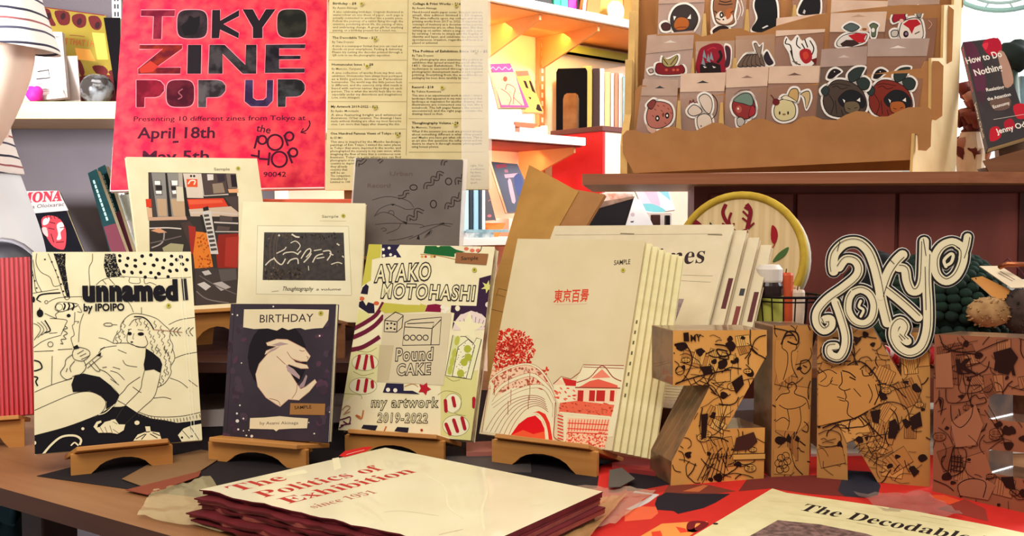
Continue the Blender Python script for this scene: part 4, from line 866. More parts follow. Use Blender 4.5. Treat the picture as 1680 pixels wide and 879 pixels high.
for k in range(3):
    o = bk.o + bk.u * (.014 * (k + 1)) - n * (.0105 * (k + 1) + .002) 

    c = Book('newspaper', ('second', 'third', 'rearmost')[k] + ' newspaper of the standing row behind the temple print zines', 'newspaper', q, 1.25, .0075, NEWS, group='newspapers in the holder', pose=(o, bk.u, bk.v, bk.w, bk.h - .004 * k, bk.yaw, bk.tilt), pages=mat('#cdb692', .8, '#b29a78', 80, (1, 1, 30)))
    for y0, y1, hh in ((.55, .72, '#5c2a2c'), (.3, .4, '#4a3a34')) if k != 1 else ((.35, .6, '#7c3a34'), (.66, .7, '#3a3a3a')):
        c.mb.box((c.w - .008, c.h * y0, .0), (c.w - .002, c.h * y1, .0002), mat(hh, .7))
    c.done()
t = bk.tilt; r = thing('newspaper_holder', 'dark maroon sloping holder box under the standing newspapers', 'holder', yawM((bk.o[0], bk.o[1], .75), bk.yaw)); hz = bk.o[2] - .75
def pt(nn, vv): return (-nn * math.cos(t) + vv * math.sin(t), hz + nn * math.sin(t) + vv * math.cos(t))
MA = mat('#3c1418', .3, '#33100f', 12)
pr = [pt(.006, -.0005), pt(-.05, -.0005), (pt(-.05, -.0005)[0], 0), (pt(.006, 0)[0], 0)]
b = MB(); b.prism(pr, -.006, bk.w + .05, MA, ax=0); b.build('base_block', r, .001)
b = MB(); b.prism([pt(.002, 0), pt(.002, .012), pt(.006, .012), pt(.006, -.0)], -.006, bk.w + .05, clear('acrylic', '#d8c8c0', .35, .05), ax=0); b.build('front_lip', r)
b = MB(); b.prism([pt(-.048, -.002), pt(-.048, .2), pt(-.052, .2), pt(-.052, -.004)], -.0, bk.w + .03, MA, ax=0); b.build('back_board', r)
TIM = bk

u, v = TIM.u, TIM.v; o = TIM.o - np.cross(u, v) * .064; pm0 = planemap(o, u, v); vmin = (.7510 - o[2]) / v[2]
def pm(x, y): q_ = pm0(x, y); return (q_[0], max(q_[1], vmin))
r = thing('card_folder', 'open tan kraft card folder standing behind the temple print zines', 'folder', frame(o, u, v))
P = [pm(*p) for p in ((868, 270), (949, 314), (905, 392), (900, 700), (795, 700), (800, 500))]
b = MB(); b.prism(P, -.0015, 0, mat('#b98b45', .8, '#b08240', 30)); b.build('front_panel', r)
n = np.cross(u, v); e0, e1 = pm(949, 314), pm(905, 396)
k = np.array([.76, .62]); 
P2 = [pm(940, 309), pm(992, 318), pm(962, 368), pm(950, 420), pm(888, 412)]
b = MB(); b.prism(P2, -.0032, -.0017, mat('#a97746', .8, '#a06f40', 30)); b.build('side_flap', r)
b = MB(); b.prism([pm(978, 318), pm(993, 319), pm(963, 369), pm(952, 420), pm(942, 420)], -.005, -.0034, mat('#a06a3c', .8)); b.build('inner_flap', r)
b = MB(); a = Art(pm, b, .0008); 
for p in (((818, 473), (834, 477)), ((816, 483), (828, 487)), ((818, 473), (814, 486)), ((806, 507), (826, 512))): a.line(p, 1, '#6e4c24', smooth=False)
b.build('printed_mark', r)

# ------------------------------------------------------------ flat zines and the front newspaper
def flat(q, z):
    P = [onz(x, y, z) for x, y in q]; o = P[3]; u = P[2] - P[3] + P[1] - P[0]; u[2] = 0; u /= np.linalg.norm(u); v = np.array([-u[1], u[0], 0])
    c = sum(P) / 4; w = (np.linalg.norm(P[1] - P[0]) + np.linalg.norm(P[2] - P[3])) / 2; h = (np.linalg.norm(P[0] - P[3]) + np.linalg.norm(P[1] - P[2])) / 2
    return c - u * w / 2 - v * h / 2, u, v, w, h
q = [(327, 803), (632, 734), (989, 806), (770, 905)]
fo, fu, fv, fwid, fh = flat(q, .778)
print('flat', fo, fwid, fh)
RED = mat('#5a1218', .8, '#6e1a20', 40)
fpm = planemap(fo, fu, fv); FQ = [np.array(fpm(*p)) for p in q]     # TL TR BR BL
def wavy(w, h, seed):
    rr = random.Random(seed); TL, TR, BR, BL = FQ; pts = [tuple(BL), tuple(BR), tuple(TR), tuple(TL)]
    for k in range(1, 26): m_ = TL + (BL - TL) * k / 26; pts.append((m_[0] + rr.uniform(-.0015, .0035) + .0012 * math.sin(k), m_[1]))
    return pts
def pol_art(a):
    R = '#b0342a'
    a.text('The', (390, 806), (474, 786), 13, R, 0, True); a.text('Politics of', (434, 816), (634, 769), 13, R, 0, True); a.text('Exhibition', (474, 826), (684, 774), 13, R, 0, True); a.text('since 1951', (516, 834), (620, 808), 8, '#a85a44', -.01, True)
    C = '#e0d6ae'
    a.fill([(545, 752), (556, 750), (560, 768), (548, 772)], C); a.fill([(470, 776), (500, 770), (505, 776), (470, 782)], C); a.line([(700, 780), (730, 800), (735, 830), (760, 850)], 3, C); a.line([(790, 770), (800, 800), (790, 840), (795, 870)], 3, C); a.line([(870, 830), (895, 826)], 4, C)
    a.line([(630, 840), (660, 838), (720, 846)], .6, '#b5aa88'); a.line([(720, 877), (760, 868)], .6, '#a04a34')
NM = ['topmost', 'second', 'third', 'fourth', 'bottom']
PINKPG = mat('#a8584a', .8, '#6a1c1e', 90, (1, 1, 50), lo=.3, hi=.8)
for k in range(5):
    z1 = .778 - k * .0054; dx, dy, an = ((0, 0, 0), (-.004, -.003, .012), (-.008, -.006, -.010), (-.012, -.004, .016), (-.014, -.009, .004))[k]
    ca, sa = math.cos(an), math.sin(an); u2 = fu * ca + fv * sa; v2 = -fu * sa + fv * ca
    rr = thing('zine', NM[k] + ' flat zine of the torn-edged pile lying at the table front', 'zine', frame(fo + fu * dx + fv * dy + np.array([0, 0, z1 - .778]), u2, v2), 'flat zine pile with torn edges')
    mb = MB(); mb.prism(wavy(fwid, fh, k), -.0012, 0, mat('#ddd2aa', .3, '#e4dab8', 14, coat=.3) if k == 0 else RED, RED)
    a = Art(fpm, mb, fwid / 320)
    if k == 0: pol_art(a)
    mb.build('front_cover', rr)
    mb = MB(); mb.prism([(x + .0035, y) if x < .05 else (x - .001, y) for x, y in wavy(fwid, fh, k + 20)], -.0050, -.0012, RED if k else mat('#7c2a22', .8), PINKPG if k else RED); mb.build('page_block', rr)
    if k == 0:
        mb = MB(); a = Art(fpm, mb, fwid / 320, z=.0003); a.fill([(556, 748), (566, 740), (600, 733), (612, 733), (600, 741), (566, 750)], '#c8201c'); a.line([(568, 746), (582, 742), (598, 738)], 1.4, '#ecd8c8'); mb.build('red_seal', rr)
# clear sleeves spilling out of the pile
def film(name, label, px, z, m, seed, amp=.002, cuts=14):
    rr = random.Random(seed); P = [onz(x, y, z)[:2] for x, y in px]; mb = MB(); n = cuts; vs = []; fs = []
    for j in range(n + 1):
        for i in range(n + 1):
            s, t2 = i / n, j / n; p = P[0] * (1 - s) * (1 - t2) + P[1] * s * (1 - t2) + P[2] * s * t2 + P[3] * (1 - s) * t2
            vs.append((p[0], p[1], z + amp * (.5 + .5 * math.sin(9 * s + 5 * t2 + seed) * math.cos(7 * t2 - 4 * s)) + rr.uniform(0, amp * .6)))
    for j in range(n):
        for i in range(n): fs.append((j * (n + 1) + i, j * (n + 1) + i + 1, (j + 1) * (n + 1) + i + 1, (j + 1) * (n + 1) + i))
    c = onz(sum(x for x, y in px) / 4, sum(y for x, y in px) / 4, z)
    mb.add([(v[0] - c[0], v[1] - c[1], v[2] - z) for v in vs], fs, m); o = mb.build(name, smooth=True); o.location = (c[0], c[1], z)
    return tag(o, label, 'sleeve')
film('plastic_sleeve', 'crinkled yellowish clear sleeve sticking out left of the flat zine pile', [(252, 806), (345, 786), (420, 885), (225, 850)], .7512, clear('yellow_film', '#ecd9a4', .4, .12), 3, .0035, 14)
film('plastic_sleeve', 'clear plastic sleeve corner sticking out right of the flat zine pile', [(930, 800), (1076, 806), (1010, 862), (860, 905)], .7525, clear('pink_film', '#d9b8a2', .4, .12), 5, .003)
film('plastic_sleeve', 'clear tan sleeve edge lying right under the flat zine pile', [(985, 818), (1030, 812), (960, 890), (830, 930)], .757, clear('tan_film', '#c99a62', .6, .2), 8, .002)
film('plastic_sleeve', 'clear greyish sleeve lying before the cardboard N', [(1400, 812), (1520, 812), (1580, 850), (1450, 845)], .7525, clear('grey_film', '#b09a90', .35, .12), 9, .004, 10)

q = [(1267, 802), (1800, 893), (1640, 1060), (1040, 931)]
no, nu, nv, nw, nh = flat(q, .756)
pm2 = planemap(no, nu, nv)
rr = thing('newspaper', 'folded cream newspaper lying flat in the front right corner', 'newspaper', frame(no, nu, nv))
NP = [pm2(1267, 801), pm2(1290, 808), pm2(1500, 838), pm2(1620, 861), pm2(1700, 878), (nw + .02, nh - .01), (nw, -.02), (0, -.02)]
mb = MB(); mb.prism(NP, -.0012, 0, mat('#e2d7a6', .8, '#d9cd98', 50)); a = Art(pm2, mb, nw / 600)
a.text('The Decodable Times', (1309, 836), (1735, 915), 13, '#2b2020', .0, True)
a.fill([(1276, 853), (1345, 860), (1420, 875), (1500, 900), (1240, 900), (1230, 879)], mat('#8a6a62', .7, '#5c4440', 150, lo=.4, hi=.6)); a.line([(1300, 862), (1330, 862), (1350, 880)], .8, '#4a302c')
for l in (((1260, 822), (1340, 826), (1500, 852), (1600, 868)), ((1290, 842), (1400, 856), (1480, 872))): a.line(l, .7, '#b5a878', smooth=False)
for l in (((1510, 846), (1557, 854)), ((1405, 858), (1440, 864)), ((1456, 870), (1482, 874))): a.line(l, 1.6, '#a3976c', smooth=False)
a.ell(1174, 859, 4.5, 1.6, '#2b2422')
mb.build('front_page', rr)
mb = MB(); mb.prism([(x + .002, y - .002) for x, y in NP], -.0055, -.0012, mat('#cfc294', .8)); mb.build('inner_pages', rr)
# ------------------------------------------------------------ cardboard letters covered in comic cuttings
COMIC = mat('#e6aa5a', .5, '#d89a4c', 14); COMICD = mat('#985c40', .5, '#8a5038', 14); SIDE = mat('#8a6040', .3, '#5e4230', 40, coat=.5)
def comic(a, poly, seed, ink, tones, k=1.0, dens=1.0):
    """random cuttings: framed panels, black blots, curly outlines, speed lines, speech bubbles"""
    rr = random.Random(seed); xs = [p[0] for p in poly]; ys = [p[1] for p in poly]; x0, x1, y0, y1 = min(xs), max(xs), min(ys), max(ys)
    A = (x1 - x0) * (y1 - y0) * dens
    def rp():
        while True:
            p = (rr.uniform(x0, x1), rr.uniform(y0, y1))
            if inside(p, poly): return p
    def ok(pts): return all(inside(p, poly) for p in pts)
    upoly = [a.uv(*p) for p in poly]; a.poly = upoly
    for _ in range(int(A / 800)):
        x, y = rp(); g = rr.uniform(-.6, .6); w, h = rr.uniform(16, 44), rr.uniform(16, 44)
        P = [(x + cx * w * math.cos(g) - cy * h * math.sin(g), y + cx * w * math.sin(g) + cy * h * math.cos(g)) for cx, cy in ((-.5, -.5), (.5, -.5), (.5, .5), (-.5, .5))]
        if ok(P):
            a.fill(P, rr.choice(tones)); a.line(P, .9, ink, True, False)
            if rr.random() < .5:
                for j in range(rr.randint(3, 6)):
                    t = (j + 1) / 7; p = [(P[0][0] + (P[1][0] - P[0][0]) * t, P[0][1] + (P[1][1] - P[0][1]) * t), (P[3][0] + (P[2][0] - P[3][0]) * (t + .1), P[3][1] + (P[2][1] - P[3][1]) * (t + .1))]
                    a.line(p, .7, ink, smooth=False)
    for _ in range(int(A / 1300)):
        x, y = rp(); n = rr.randint(5, 8); R = rr.uniform(3, 10); P = [(x + R * rr.uniform(.5, 1.3) * math.cos(6.283 * i / n), y + R * rr.uniform(.4, 1.1) * math.sin(6.283 * i / n)) for i in range(n)]
        if ok(P): a.fill(P, ink, 3)
    for _ in range(int(A / 400)):
        x, y = rp(); g = rr.uniform(0, 6.28); st = rr.uniform(5, 13); cu = rr.uniform(-.55, .55); P = [(x, y)]
        for j in range(rr.randint(2, 6)):
            P.append((P[-1][0] + st * math.cos(g), P[-1][1] + st * math.sin(g))); g += cu + rr.uniform(-.4, .4)
        a.line(P, rr.choice((.8, 1.0, 1.2, 1.7)), ink)
    for _ in range(int(A / 4000)):
        x, y = rp(); R = rr.uniform(6, 11); e = [(x + R * math.cos(i * .524), y + R * .65 * math.sin(i * .524)) for i in range(12)]
        if ok(e):
            a.fill(e, tones[0]); a.line(e, 1, ink, True)
            for j in (-2.5, 0.5, 3.2): a.line([(x - R * .6, y + j), (x - R * .1, y + j)], 1.1, ink, smooth=False); a.line([(x + R * .05, y + j), (x + R * .55, y + j)], 1.1, ink, smooth=False)
    a.poly = None
def letter(name, label, b0, b1, outline, thick, base, ink, tones, seed, extra=None, dens=1.0):
    p0, p1 = onz(*b0, .7512), onz(*b1, .7512); u = p1 - p0; u /= np.linalg.norm(u); v = np.array([0, 0, 1.0]); pm = planemap(p0, u, v)
    P = [pm(*p) for p in outline]; lo = min(p[1] for p in P); P = [(x, max(0, y - lo)) for x, y in P]; p0 = p0 + v * 0
    r = thing(name, label, 'letter', frame(p0, u, v), 'cardboard comic letters')
    mb = MB(); mb.prism(P, -thick, 0, base, SIDE); mb.build('letter_body', r, .0015)
    mb = MB(); k = np.linalg.norm(p1 - p0) / math.dist(b0, b1)
    a = Art(lambda x, y: (pm(x, y)[0], pm(x, y)[1] - lo), mb, k, z=.0004); comic(a, outline, seed, ink, tones, dens=dens)
    if extra: extra(a)
    mb.build('comic_cuttings', r); return p0, u, v, pm
INK = '#2a1714'; T1 = ['#e0ab5c', '#cb9048', '#e6b566', '#bf8444']; T2 = ['#c78c4c', '#b57c42', '#d29a54', '#a8703c']; T3 = ['#8c5238', '#9c6044', '#7e4832', '#a66a48']
Zo = [(1104, 542), (1258, 541), (1258, 582), (1191, 703), (1255, 701), (1253, 785), (1100, 797), (1102, 757), (1166, 631), (1104, 633)]
def zx(a):
    Z = Zm(1070, 520, 3.14); K = '#2a1714'
    a.line(Z((112, 140), (160, 135), (195, 180), (200, 240), (160, 320), (115, 345)), 1.8, K); a.ring(*Z((140, 275))[0], 7, 1.3, K); a.line(Z((112, 225), (135, 245), (118, 275)), 1.2, K)
    a.text('MY', Z((195, 125))[0], Z((250, 122))[0], 11, K, .02); a.fill(Z((158, 80), (185, 78), (188, 125), (160, 125)), K)
    a.line(Z((320, 140), (380, 150), (400, 190), (350, 200), (330, 165), (385, 175)), 2.2, K); a.line(Z((340, 210), (390, 215), (380, 180)), 2, K)
    a.fill(Z((240, 255), (300, 250), (310, 290), (270, 300)), K); a.line(Z((120, 340), (250, 300), (400, 270)), 2, K); a.line(Z((400, 270), (400, 330), (310, 340)), 1.2, K, smooth=False)
    a.fill(Z((405, 335), (460, 295), (470, 345), (430, 395)), K); a.fill(Z((250, 500), (285, 495), (275, 620), (250, 630)), K); a.fill(Z((430, 620), (520, 590), (540, 640), (500, 680), (415, 690)), '#4a2a22'); a.fill(Z((415, 705), (578, 700), (578, 730), (415, 735)), '#e0ae5c'); a.line(Z((415, 705), (578, 700)), 1.2, K, smooth=False); a.line(Z((415, 735), (578, 730)), 1.2, K, smooth=False)
    for k in range(7): a.line(Z((300 + k * 14, 700), (230 + k * 22, 840)), 1.4, K, smooth=False)
    a.line(Z((430, 765), (445, 758), (460, 768), (480, 762), (500, 772)), 1.3, K)
letter('letter_z', 'cardboard letter Z papered with tan comic cuttings', (1100, 797), (1253, 785), Zo, .052, COMIC, INK, T1, 11, zx, dens=.7)
def ix(a):
    N = Zm(1240, 500, 2.93); K = '#2a1714'; B = '#c68c4a'
    a.fill(N((95, 170), (180, 160), (200, 230), (180, 330), (110, 380), (90, 300)), B); a.fill(N((95, 440), (180, 390), (258, 460), (255, 560), (200, 610), (95, 600)), B); a.fill(N((85, 690), (150, 680), (190, 740), (170, 815), (85, 810)), B)
    for l, w in ((((130, 165), (150, 130), (190, 130), (205, 160), (195, 190), (150, 175)), 2.4), (((120, 190), (140, 150), (180, 145)), 2.2), (((130, 170), (125, 205), (150, 230), (150, 290), (130, 360)), 1.3), (((195, 190), (190, 215), (170, 230), (175, 300), (200, 350)), 1.3), (((165, 185), (185, 190)), 1.6), (((215, 270), (250, 265), (262, 300), (235, 330), (212, 310), (215, 270)), 1.5), (((225, 290), (245, 300)), 1.6), (((95, 460), (120, 430), (160, 420), (150, 390), (175, 370), (195, 395), (185, 425), (240, 450), (255, 500)), 1.4), (((110, 480), (150, 500), (210, 490), (240, 470)), 1.2), (((150, 500), (160, 560), (150, 600)), 1.2), (((210, 490), (215, 560), (190, 620)), 1.2), (((95, 560), (130, 540), (160, 560)), 1.2), (((230, 560), (250, 580), (245, 610), (220, 600)), 1.4), (((165, 690), (185, 770), (225, 815)), 1.3)): a.line(N(*l), w, K)
    for x, y, q in ((120, 735, 6), (142, 725, 6), (150, 750, 6), (130, 765, 7), (108, 760, 6), (140, 785, 6), (115, 790, 6)): a.ring(*N((x, y))[0], q, 1.1, K)
    a.fill(N((140, 650), (155, 615), (170, 640), (165, 665)), K); a.fill(N((185, 650), (195, 625), (210, 640), (205, 660)), K); a.line(N((195, 690), (205, 686), (215, 700), (232, 706)), 1.2, K)
letter('letter_i', 'narrow cardboard letter I papered with brown comic cuttings', (1265, 783), (1327, 780), [(1268, 534), (1334, 534), (1327, 780), (1265, 783)], .045, mat('#c08848', .5, '#b07a3e', 14), INK, T2, 12, ix, dens=.55)
No = [(1341, 541), (1432, 538), (1479, 618), (1479, 546), (1526, 544), (1526, 799), (1440, 791), (1389, 703), (1391, 788), (1340, 784)]
def nx(a):
    N = Zm(1240, 500, 2.93); K = '#2a1714'; B = '#c68c4a'
    a.fill(N((300, 330), (400, 290), (500, 290), (580, 370), (600, 470), (480, 540), (300, 580)), B)
    for l, w in ((((410, 320), (415, 370), (400, 395), (425, 410), (455, 402)), 1.6), (((425, 410), (435, 440), (430, 455), (445, 470), (440, 520), (470, 545)), 1.6), (((395, 385), (360, 375), (370, 345)), 1.2), (((390, 440), (425, 450)), 1.4), (((400, 455), (430, 462)), 1.4), (((470, 400), (505, 440)), 1.4), (((415, 315), (450, 325), (480, 350)), 2.2), (((450, 345), (480, 360)), 2.4), (((500, 310), (530, 290), (560, 330), (520, 340), (510, 310)), 1.8), (((440, 290), (480, 270), (520, 280), (570, 330), (600, 400), (570, 480)), 2), (((540, 380), (560, 430), (545, 470)), 1.5), (((575, 380), (590, 440)), 1.5), (((300, 380), (340, 390), (370, 360)), 1.2), (((300, 330), (350, 310), (390, 330)), 1.4), (((300, 300), (340, 340), (310, 370)), 1.2), (((320, 590), (400, 560), (470, 545), (540, 510)), 2.4), (((300, 620), (350, 600), (405, 620), (400, 670), (330, 680), (300, 670)), 1.3), (((500, 530), (610, 640)), 2), (((560, 500), (640, 465), (720, 490), (740, 560)), 1.6)): a.line(N(*l), w, K)
    a.fill(N((640, 560), (670, 545), (690, 590), (670, 640), (635, 640)), K); a.fill(N((550, 510), (600, 500), (590, 570), (560, 560)), K); a.fill(N((740, 540), (790, 510), (800, 580), (750, 600)), K); a.fill(N((470, 150), (510, 160), (480, 195)), K)
    a.line(N((312, 645), (330, 640), (345, 650), (385, 642)), 1.2, K); a.line(N((318, 662), (340, 656), (375, 662)), 1.2, K)
    for k in range(5): a.line(N((500 + k * 22, 660 + k * 18), (470 + k * 24, 690 + k * 20)), 1.1, K, smooth=False); a.line(N((480 + k * 10, 680 + k * 10), (600 + k * 10, 640 + k * 40)), .9, K, smooth=False)
np0, nu_, nv_, npm = letter('letter_n', 'wide cardboard letter N with a kissing couple comic drawing', (1340, 784), (1526, 799), No, .045, mat('#c08848', .5, '#b07a3e', 14), INK, T2, 13, nx, dens=.7)
def ex_(a):
    W = Zm(1520, 500, 2.44); K = '#2a1210'; B = '#a0664a'
    for p in (((100, 470), (200, 400), (230, 480), (200, 560), (120, 570)), ((130, 700), (230, 690), (280, 720), (250, 780), (130, 760)), ((40, 200), (100, 190), (110, 330), (40, 330))): a.fill(W(*p), B)
    for l, w in ((((55, 120), (80, 175), (150, 190), (220, 200)), 1.8), (((60, 150), (120, 185), (200, 185)), 1.2), (((200, 190), (290, 150), (330, 140)), 1.6), (((120, 200), (170, 205), (180, 270), (130, 270)), 1.3), (((130, 280), (140, 350), (220, 345), (215, 320), (160, 320), (150, 270)), 1.4), (((80, 335), (90, 390), (170, 385), (180, 370)), 1.5), (((180, 370), (200, 360), (215, 375), (235, 370), (240, 390), (200, 400)), 1.6), (((100, 400), (105, 460), (140, 490), (180, 450), (190, 400)), 1.4), (((235, 420), (290, 500), (320, 560)), 1.4), (((250, 400), (310, 520), (250, 550), (230, 540)), 1.3), (((50, 490), (90, 520), (110, 560)), 1.3), (((110, 570), (160, 580), (150, 660), (90, 680), (110, 570)), 1.6), (((140, 770), (130, 720), (180, 695), (240, 710), (230, 770)), 1.5), (((240, 700), (290, 690), (340, 740), (380, 770)), 1.4), (((60, 440), (70, 380), (50, 370)), 1.6), (((170, 520), (210, 560), (170, 570)), 1.1)): a.line(W(*l), w, K)
    for k in range(4): a.line(W((105 + k * 12, 600), (100 + k * 12, 670)), 1.6, K, smooth=False); a.line(W((100, 605 + k * 18), (150, 612 + k * 18)), 1.6, K, smooth=False)
    a.fill(W((270, 190), (340, 170), (370, 210), (330, 280), (290, 270)), K); a.fill(W((300, 690), (350, 685), (360, 740), (320, 730)), K); a.fill(W((50, 370), (65, 380), (60, 420)), K)
Eo = [(1533, 548), (1725, 557), (1726, 652), (1622, 645), (1622, 687), (1726, 698), (1727, 747), (1622, 737), (1622, 775), (1727, 794), (1728, 853), (1530, 806)]
letter('letter_e', 'reddish brown cardboard letter E cut by the right photo edge', (1530, 806), (1728, 853), Eo, .045, COMICD, '#30140f', T3, 14, lambda a: [ex_(a), a.text('PA', (1632, 606), (1668, 615), 24, '#2a1210', .04), a.text('K', (1572, 612), (1602, 610), 22, '#2a1210', .05)] and None, dens=.5)

# ------------------------------------------------------------ lettering board with looping brush letters
X = Zm(1310, 360, 3.38)
STK = [(((195, 285), (190, 235), (205, 180), (260, 130), (330, 125), (385, 170), (420, 250), (445, 350), (465, 460), (492, 570)), 30, 1),
       (((225, 265), (260, 220), (310, 225), (335, 265), (320, 315), (250, 375), (160, 440), (105, 510), (105, 575), (140, 612), (178, 590), (178, 552), (148, 552)), 27, 1),
       (((205, 455), (235, 540), (262, 640), (255, 715), (222, 760), (175, 745), (172, 705), (205, 700)), 26, 1),
       (((300, 400), (345, 385), (395, 410), (420, 470), (408, 540), (365, 575), (310, 560), (275, 505), (278, 440), (300, 400)), 24, 1),
       (((345, 450), (335, 480), (360, 500), (345, 535)), 8, 0),
       (((575, 195), (540, 230), (500, 290), (470, 370), (455, 420)), 30, 1),
       (((475, 380), (540, 430), (610, 490), (662, 540)), 27, 1),
       (((555, 265), (590, 275), (602, 340), (625, 390), (660, 390), (685, 340), (692, 230), (695, 120)), 28, 1),
       (((712, 190), (708, 330), (716, 480), (712, 610), (680, 700), (620, 735), (560, 710), (525, 650), (530, 590), (562, 560), (590, 590), (572, 640), (600, 670)), 28, 1),
       (((900, 150), (850, 125), (790, 150), (755, 215), (765, 300), (815, 340), (870, 310), (905, 240), (910, 170), (880, 140)), 26, 1),
       (((935, 95), (925, 150), (905, 210)), 22, 1),
       (((815, 260), (805, 225), (840, 190), (855, 200), (845, 235), (825, 250)), 9, 0)]
so = np0 + np.cross(nu_, nv_) * .0045; spm = planemap(so, nu_, nv_)
sg = thing('sign', 'black and cream cut-out sign with looping brush letters before the cardboard N', 'sign', frame(so, nu_, nv_))
def strokes(extra, z0, z1, m, only=None, side=None):
    mb = MB(); n = 12; cnt = [z1]
    def zz():
        cnt[0] += 1.2e-6; return cnt[0]
    for pts, w, big in STK:
        if only is not None and big not in only: continue
        P = smooth_path([spm(*p) for p in X(*pts)], 5); R = (w * .86 + extra) / 3.38 * .00061
        if R <= 0: continue
        vs = []; L = len(P)
        for i in range(L):
            a = P[max(i - 1, 0)]; b = P[min(i + 1, L - 1)]; d = (b - a) / (np.linalg.norm(b - a) or 1); nn = np.array([-d[1], d[0]]) * R; vs += [tuple(P[i] + nn), tuple(P[i] - nn)]
        for i in range(L - 1):
            q = [vs[2 * i], vs[2 * i + 1], vs[2 * i + 3], vs[2 * i + 2]]; mb.prism(q, z0, zz(), m)
        for e in (P[0], P[-1]): mb.prism([(e[0] + R * math.cos(k * 6.283 / n), e[1] + R * math.sin(k * 6.283 / n)) for k in range(n)], z0, zz(), m)
        for i in range(1, L - 1, 2): mb.prism([(P[i][0] + R * math.cos(k * 6.283 / n), P[i][1] + R * math.sin(k * 6.283 / n)) for k in range(n)], z0, zz(), m)
    return mb
strokes(15, 0, .0026, mat('#e9e2d8', .6)).build('white_border', sg)
strokes(11, .0026, .0034, mat('#1a1517', .5)).build('black_ground', sg)
strokes(0, .0034, .0043, mat('#e9dfbb', .5), (0, 1)).build('cream_strokes', sg)
mb = MB(); a = Art(spm, mb, .00061, z=.0053)
for pts, w, big in STK:
    if not big: continue
    for off, ww in ((-.36, 1.0),):
        p = [np.array(q) for q in smooth_path(X(*pts), 4)]; L = len(p); o2 = []
        for i in range(L):
            d = p[min(i + 1, L - 1)] - p[max(i - 1, 0)]; d = d / (np.hypot(*d) or 1); o2.append(tuple(p[i] + np.array([-d[1], d[0]]) * w * 1.4 / 3.38 * off))
        a.line(o2[2:-2] if off > 0 else o2, ww, '#241d20', smooth=False)
for l in (((500, 215), (530, 245)), ((560, 630), (590, 660)), ((555, 640), (575, 668)), ((230, 120), (215, 175)), ((690, 105), (705, 200)), ((700, 260), (705, 500)), ((130, 545), (150, 590)), ((185, 720), (225, 715))): a.line(X(*l), 1.1, '#241d20')
mb.build('ink_lines', sg)

# ------------------------------------------------------------ behind the letters
zt = .851
r_yaw = math.radians(-24); hu, hv = basis(r_yaw, math.radians(9)); ho = at(1213, 421, 1.36); hpm = planemap(ho, hu, hv); hR = abs(hpm(1320, 421)[0] - hpm(1106, 421)[0]) / 2
r = thing('embroidered_disc', 'round cream quilted disc with a yellow rim and embroidered red antlers', 'decoration', frame(ho, hu, hv))
QU = stripes('quilted_cream', '#d6b987', '#dfc492', 'X', 22, .9, .3, .5, .5)
def disc(R, z0, z1, m, n=48): return MB().prism([(R * math.cos(k * 6.283185 / n), R * math.sin(k * 6.283185 / n)) for k in range(n)], z0, z1, m)
MB().prism([(-.02, zt - ho[2] + .0012), (.02, zt - ho[2] + .0012), (.03, -hR * .9), (-.03, -hR * .9)], -.030, -.006, mat('#c8a83a', .8, '#b8942c', 50)).build('foot', r)
disc(hR * .96, -.036, 0, QU).build('quilted_face', r, .004)
YEL = mat('#c8a83a', .8, '#b8942c', 50)
MB().tube([(hR * .965 * math.cos(k * .1309), hR * .965 * math.sin(k * .1309), .0) for k in range(48)], .0055, YEL, 8, True).build('front_piping', r, smooth=True)
mb = MB(); n = 48; vs = []; fs = []
for k in range(n):
    g = k * 6.283185 / n
    for z, q in ((-.002, .985), (-.018, 1.005), (-.034, .985)): vs.append((hR * q * math.cos(g), hR * q * math.sin(g), z))
for k in range(n):
    j = (k + 1) % n
    for i in (0, 1): fs.append((k * 3 + i, k * 3 + i + 1, j * 3 + i + 1, j * 3 + i))
mb.add(vs, fs, mat('#d6b84c', .8, '#c2a03c', 60)); mb.build('yellow_rim', r, smooth=True)
MB().tube([(hR * .97 * math.cos(k * .1309), hR * .97 * math.sin(k * .1309), -.036) for k in range(48)], .005, mat('#e6ddc6', .8), 8, True).build('back_piping', r, smooth=True)
mb = MB(); a = Art(hpm, mb, .00085, z=.0015); V = Zm(1090, 300, 3.996); M1 = '#7c1a26'
for l, w in ((((405, 140), (385, 190), (400, 240), (430, 280)), 6), (((440, 195), (425, 240), (432, 280)), 4), (((380, 265), (410, 285)), 3), (((460, 265), (440, 290)), 3), (((540, 140), (565, 180), (560, 230), (545, 300)), 7), (((515, 185), (555, 225)), 3.4), (((512, 230), (550, 260)), 3.4), (((590, 262), (550, 300)), 3), (((525, 160), (560, 180)), 3.4), (((430, 290), (480, 330), (545, 310)), 7), (((480, 330), (480, 420), (470, 500)), 14)): a.line(V(*l), w, M1)
mb.build('embroidered_antlers', r)
def leaf(nm): return Art(hpm, MB(), .00085, z=.0015)
a = leaf(0); a.fill(V((180, 240), (215, 245), (250, 280), (195, 280)), M1, 3); a.mb.build('embroidered_leaf', r); a = leaf(0); a.fill(V((705, 280), (735, 300), (745, 350), (725, 400), (700, 370)), '#9a1f26', 3); a.line(V((725, 400), (690, 460), (660, 505)), 1.6, '#b0302a'); a.mb.build('embroidered_leaf', r); a = leaf(0); a.fill(V((815, 420), (800, 465), (760, 500), (710, 518), (750, 460)), '#4a6a3a', 3); a.mb.build('embroidered_leaf', r); a = leaf(0); a.fill(V((300, 255), (325, 285), (295, 285)), '#2c3a34'); a.mb.build('embroidered_leaf', r)

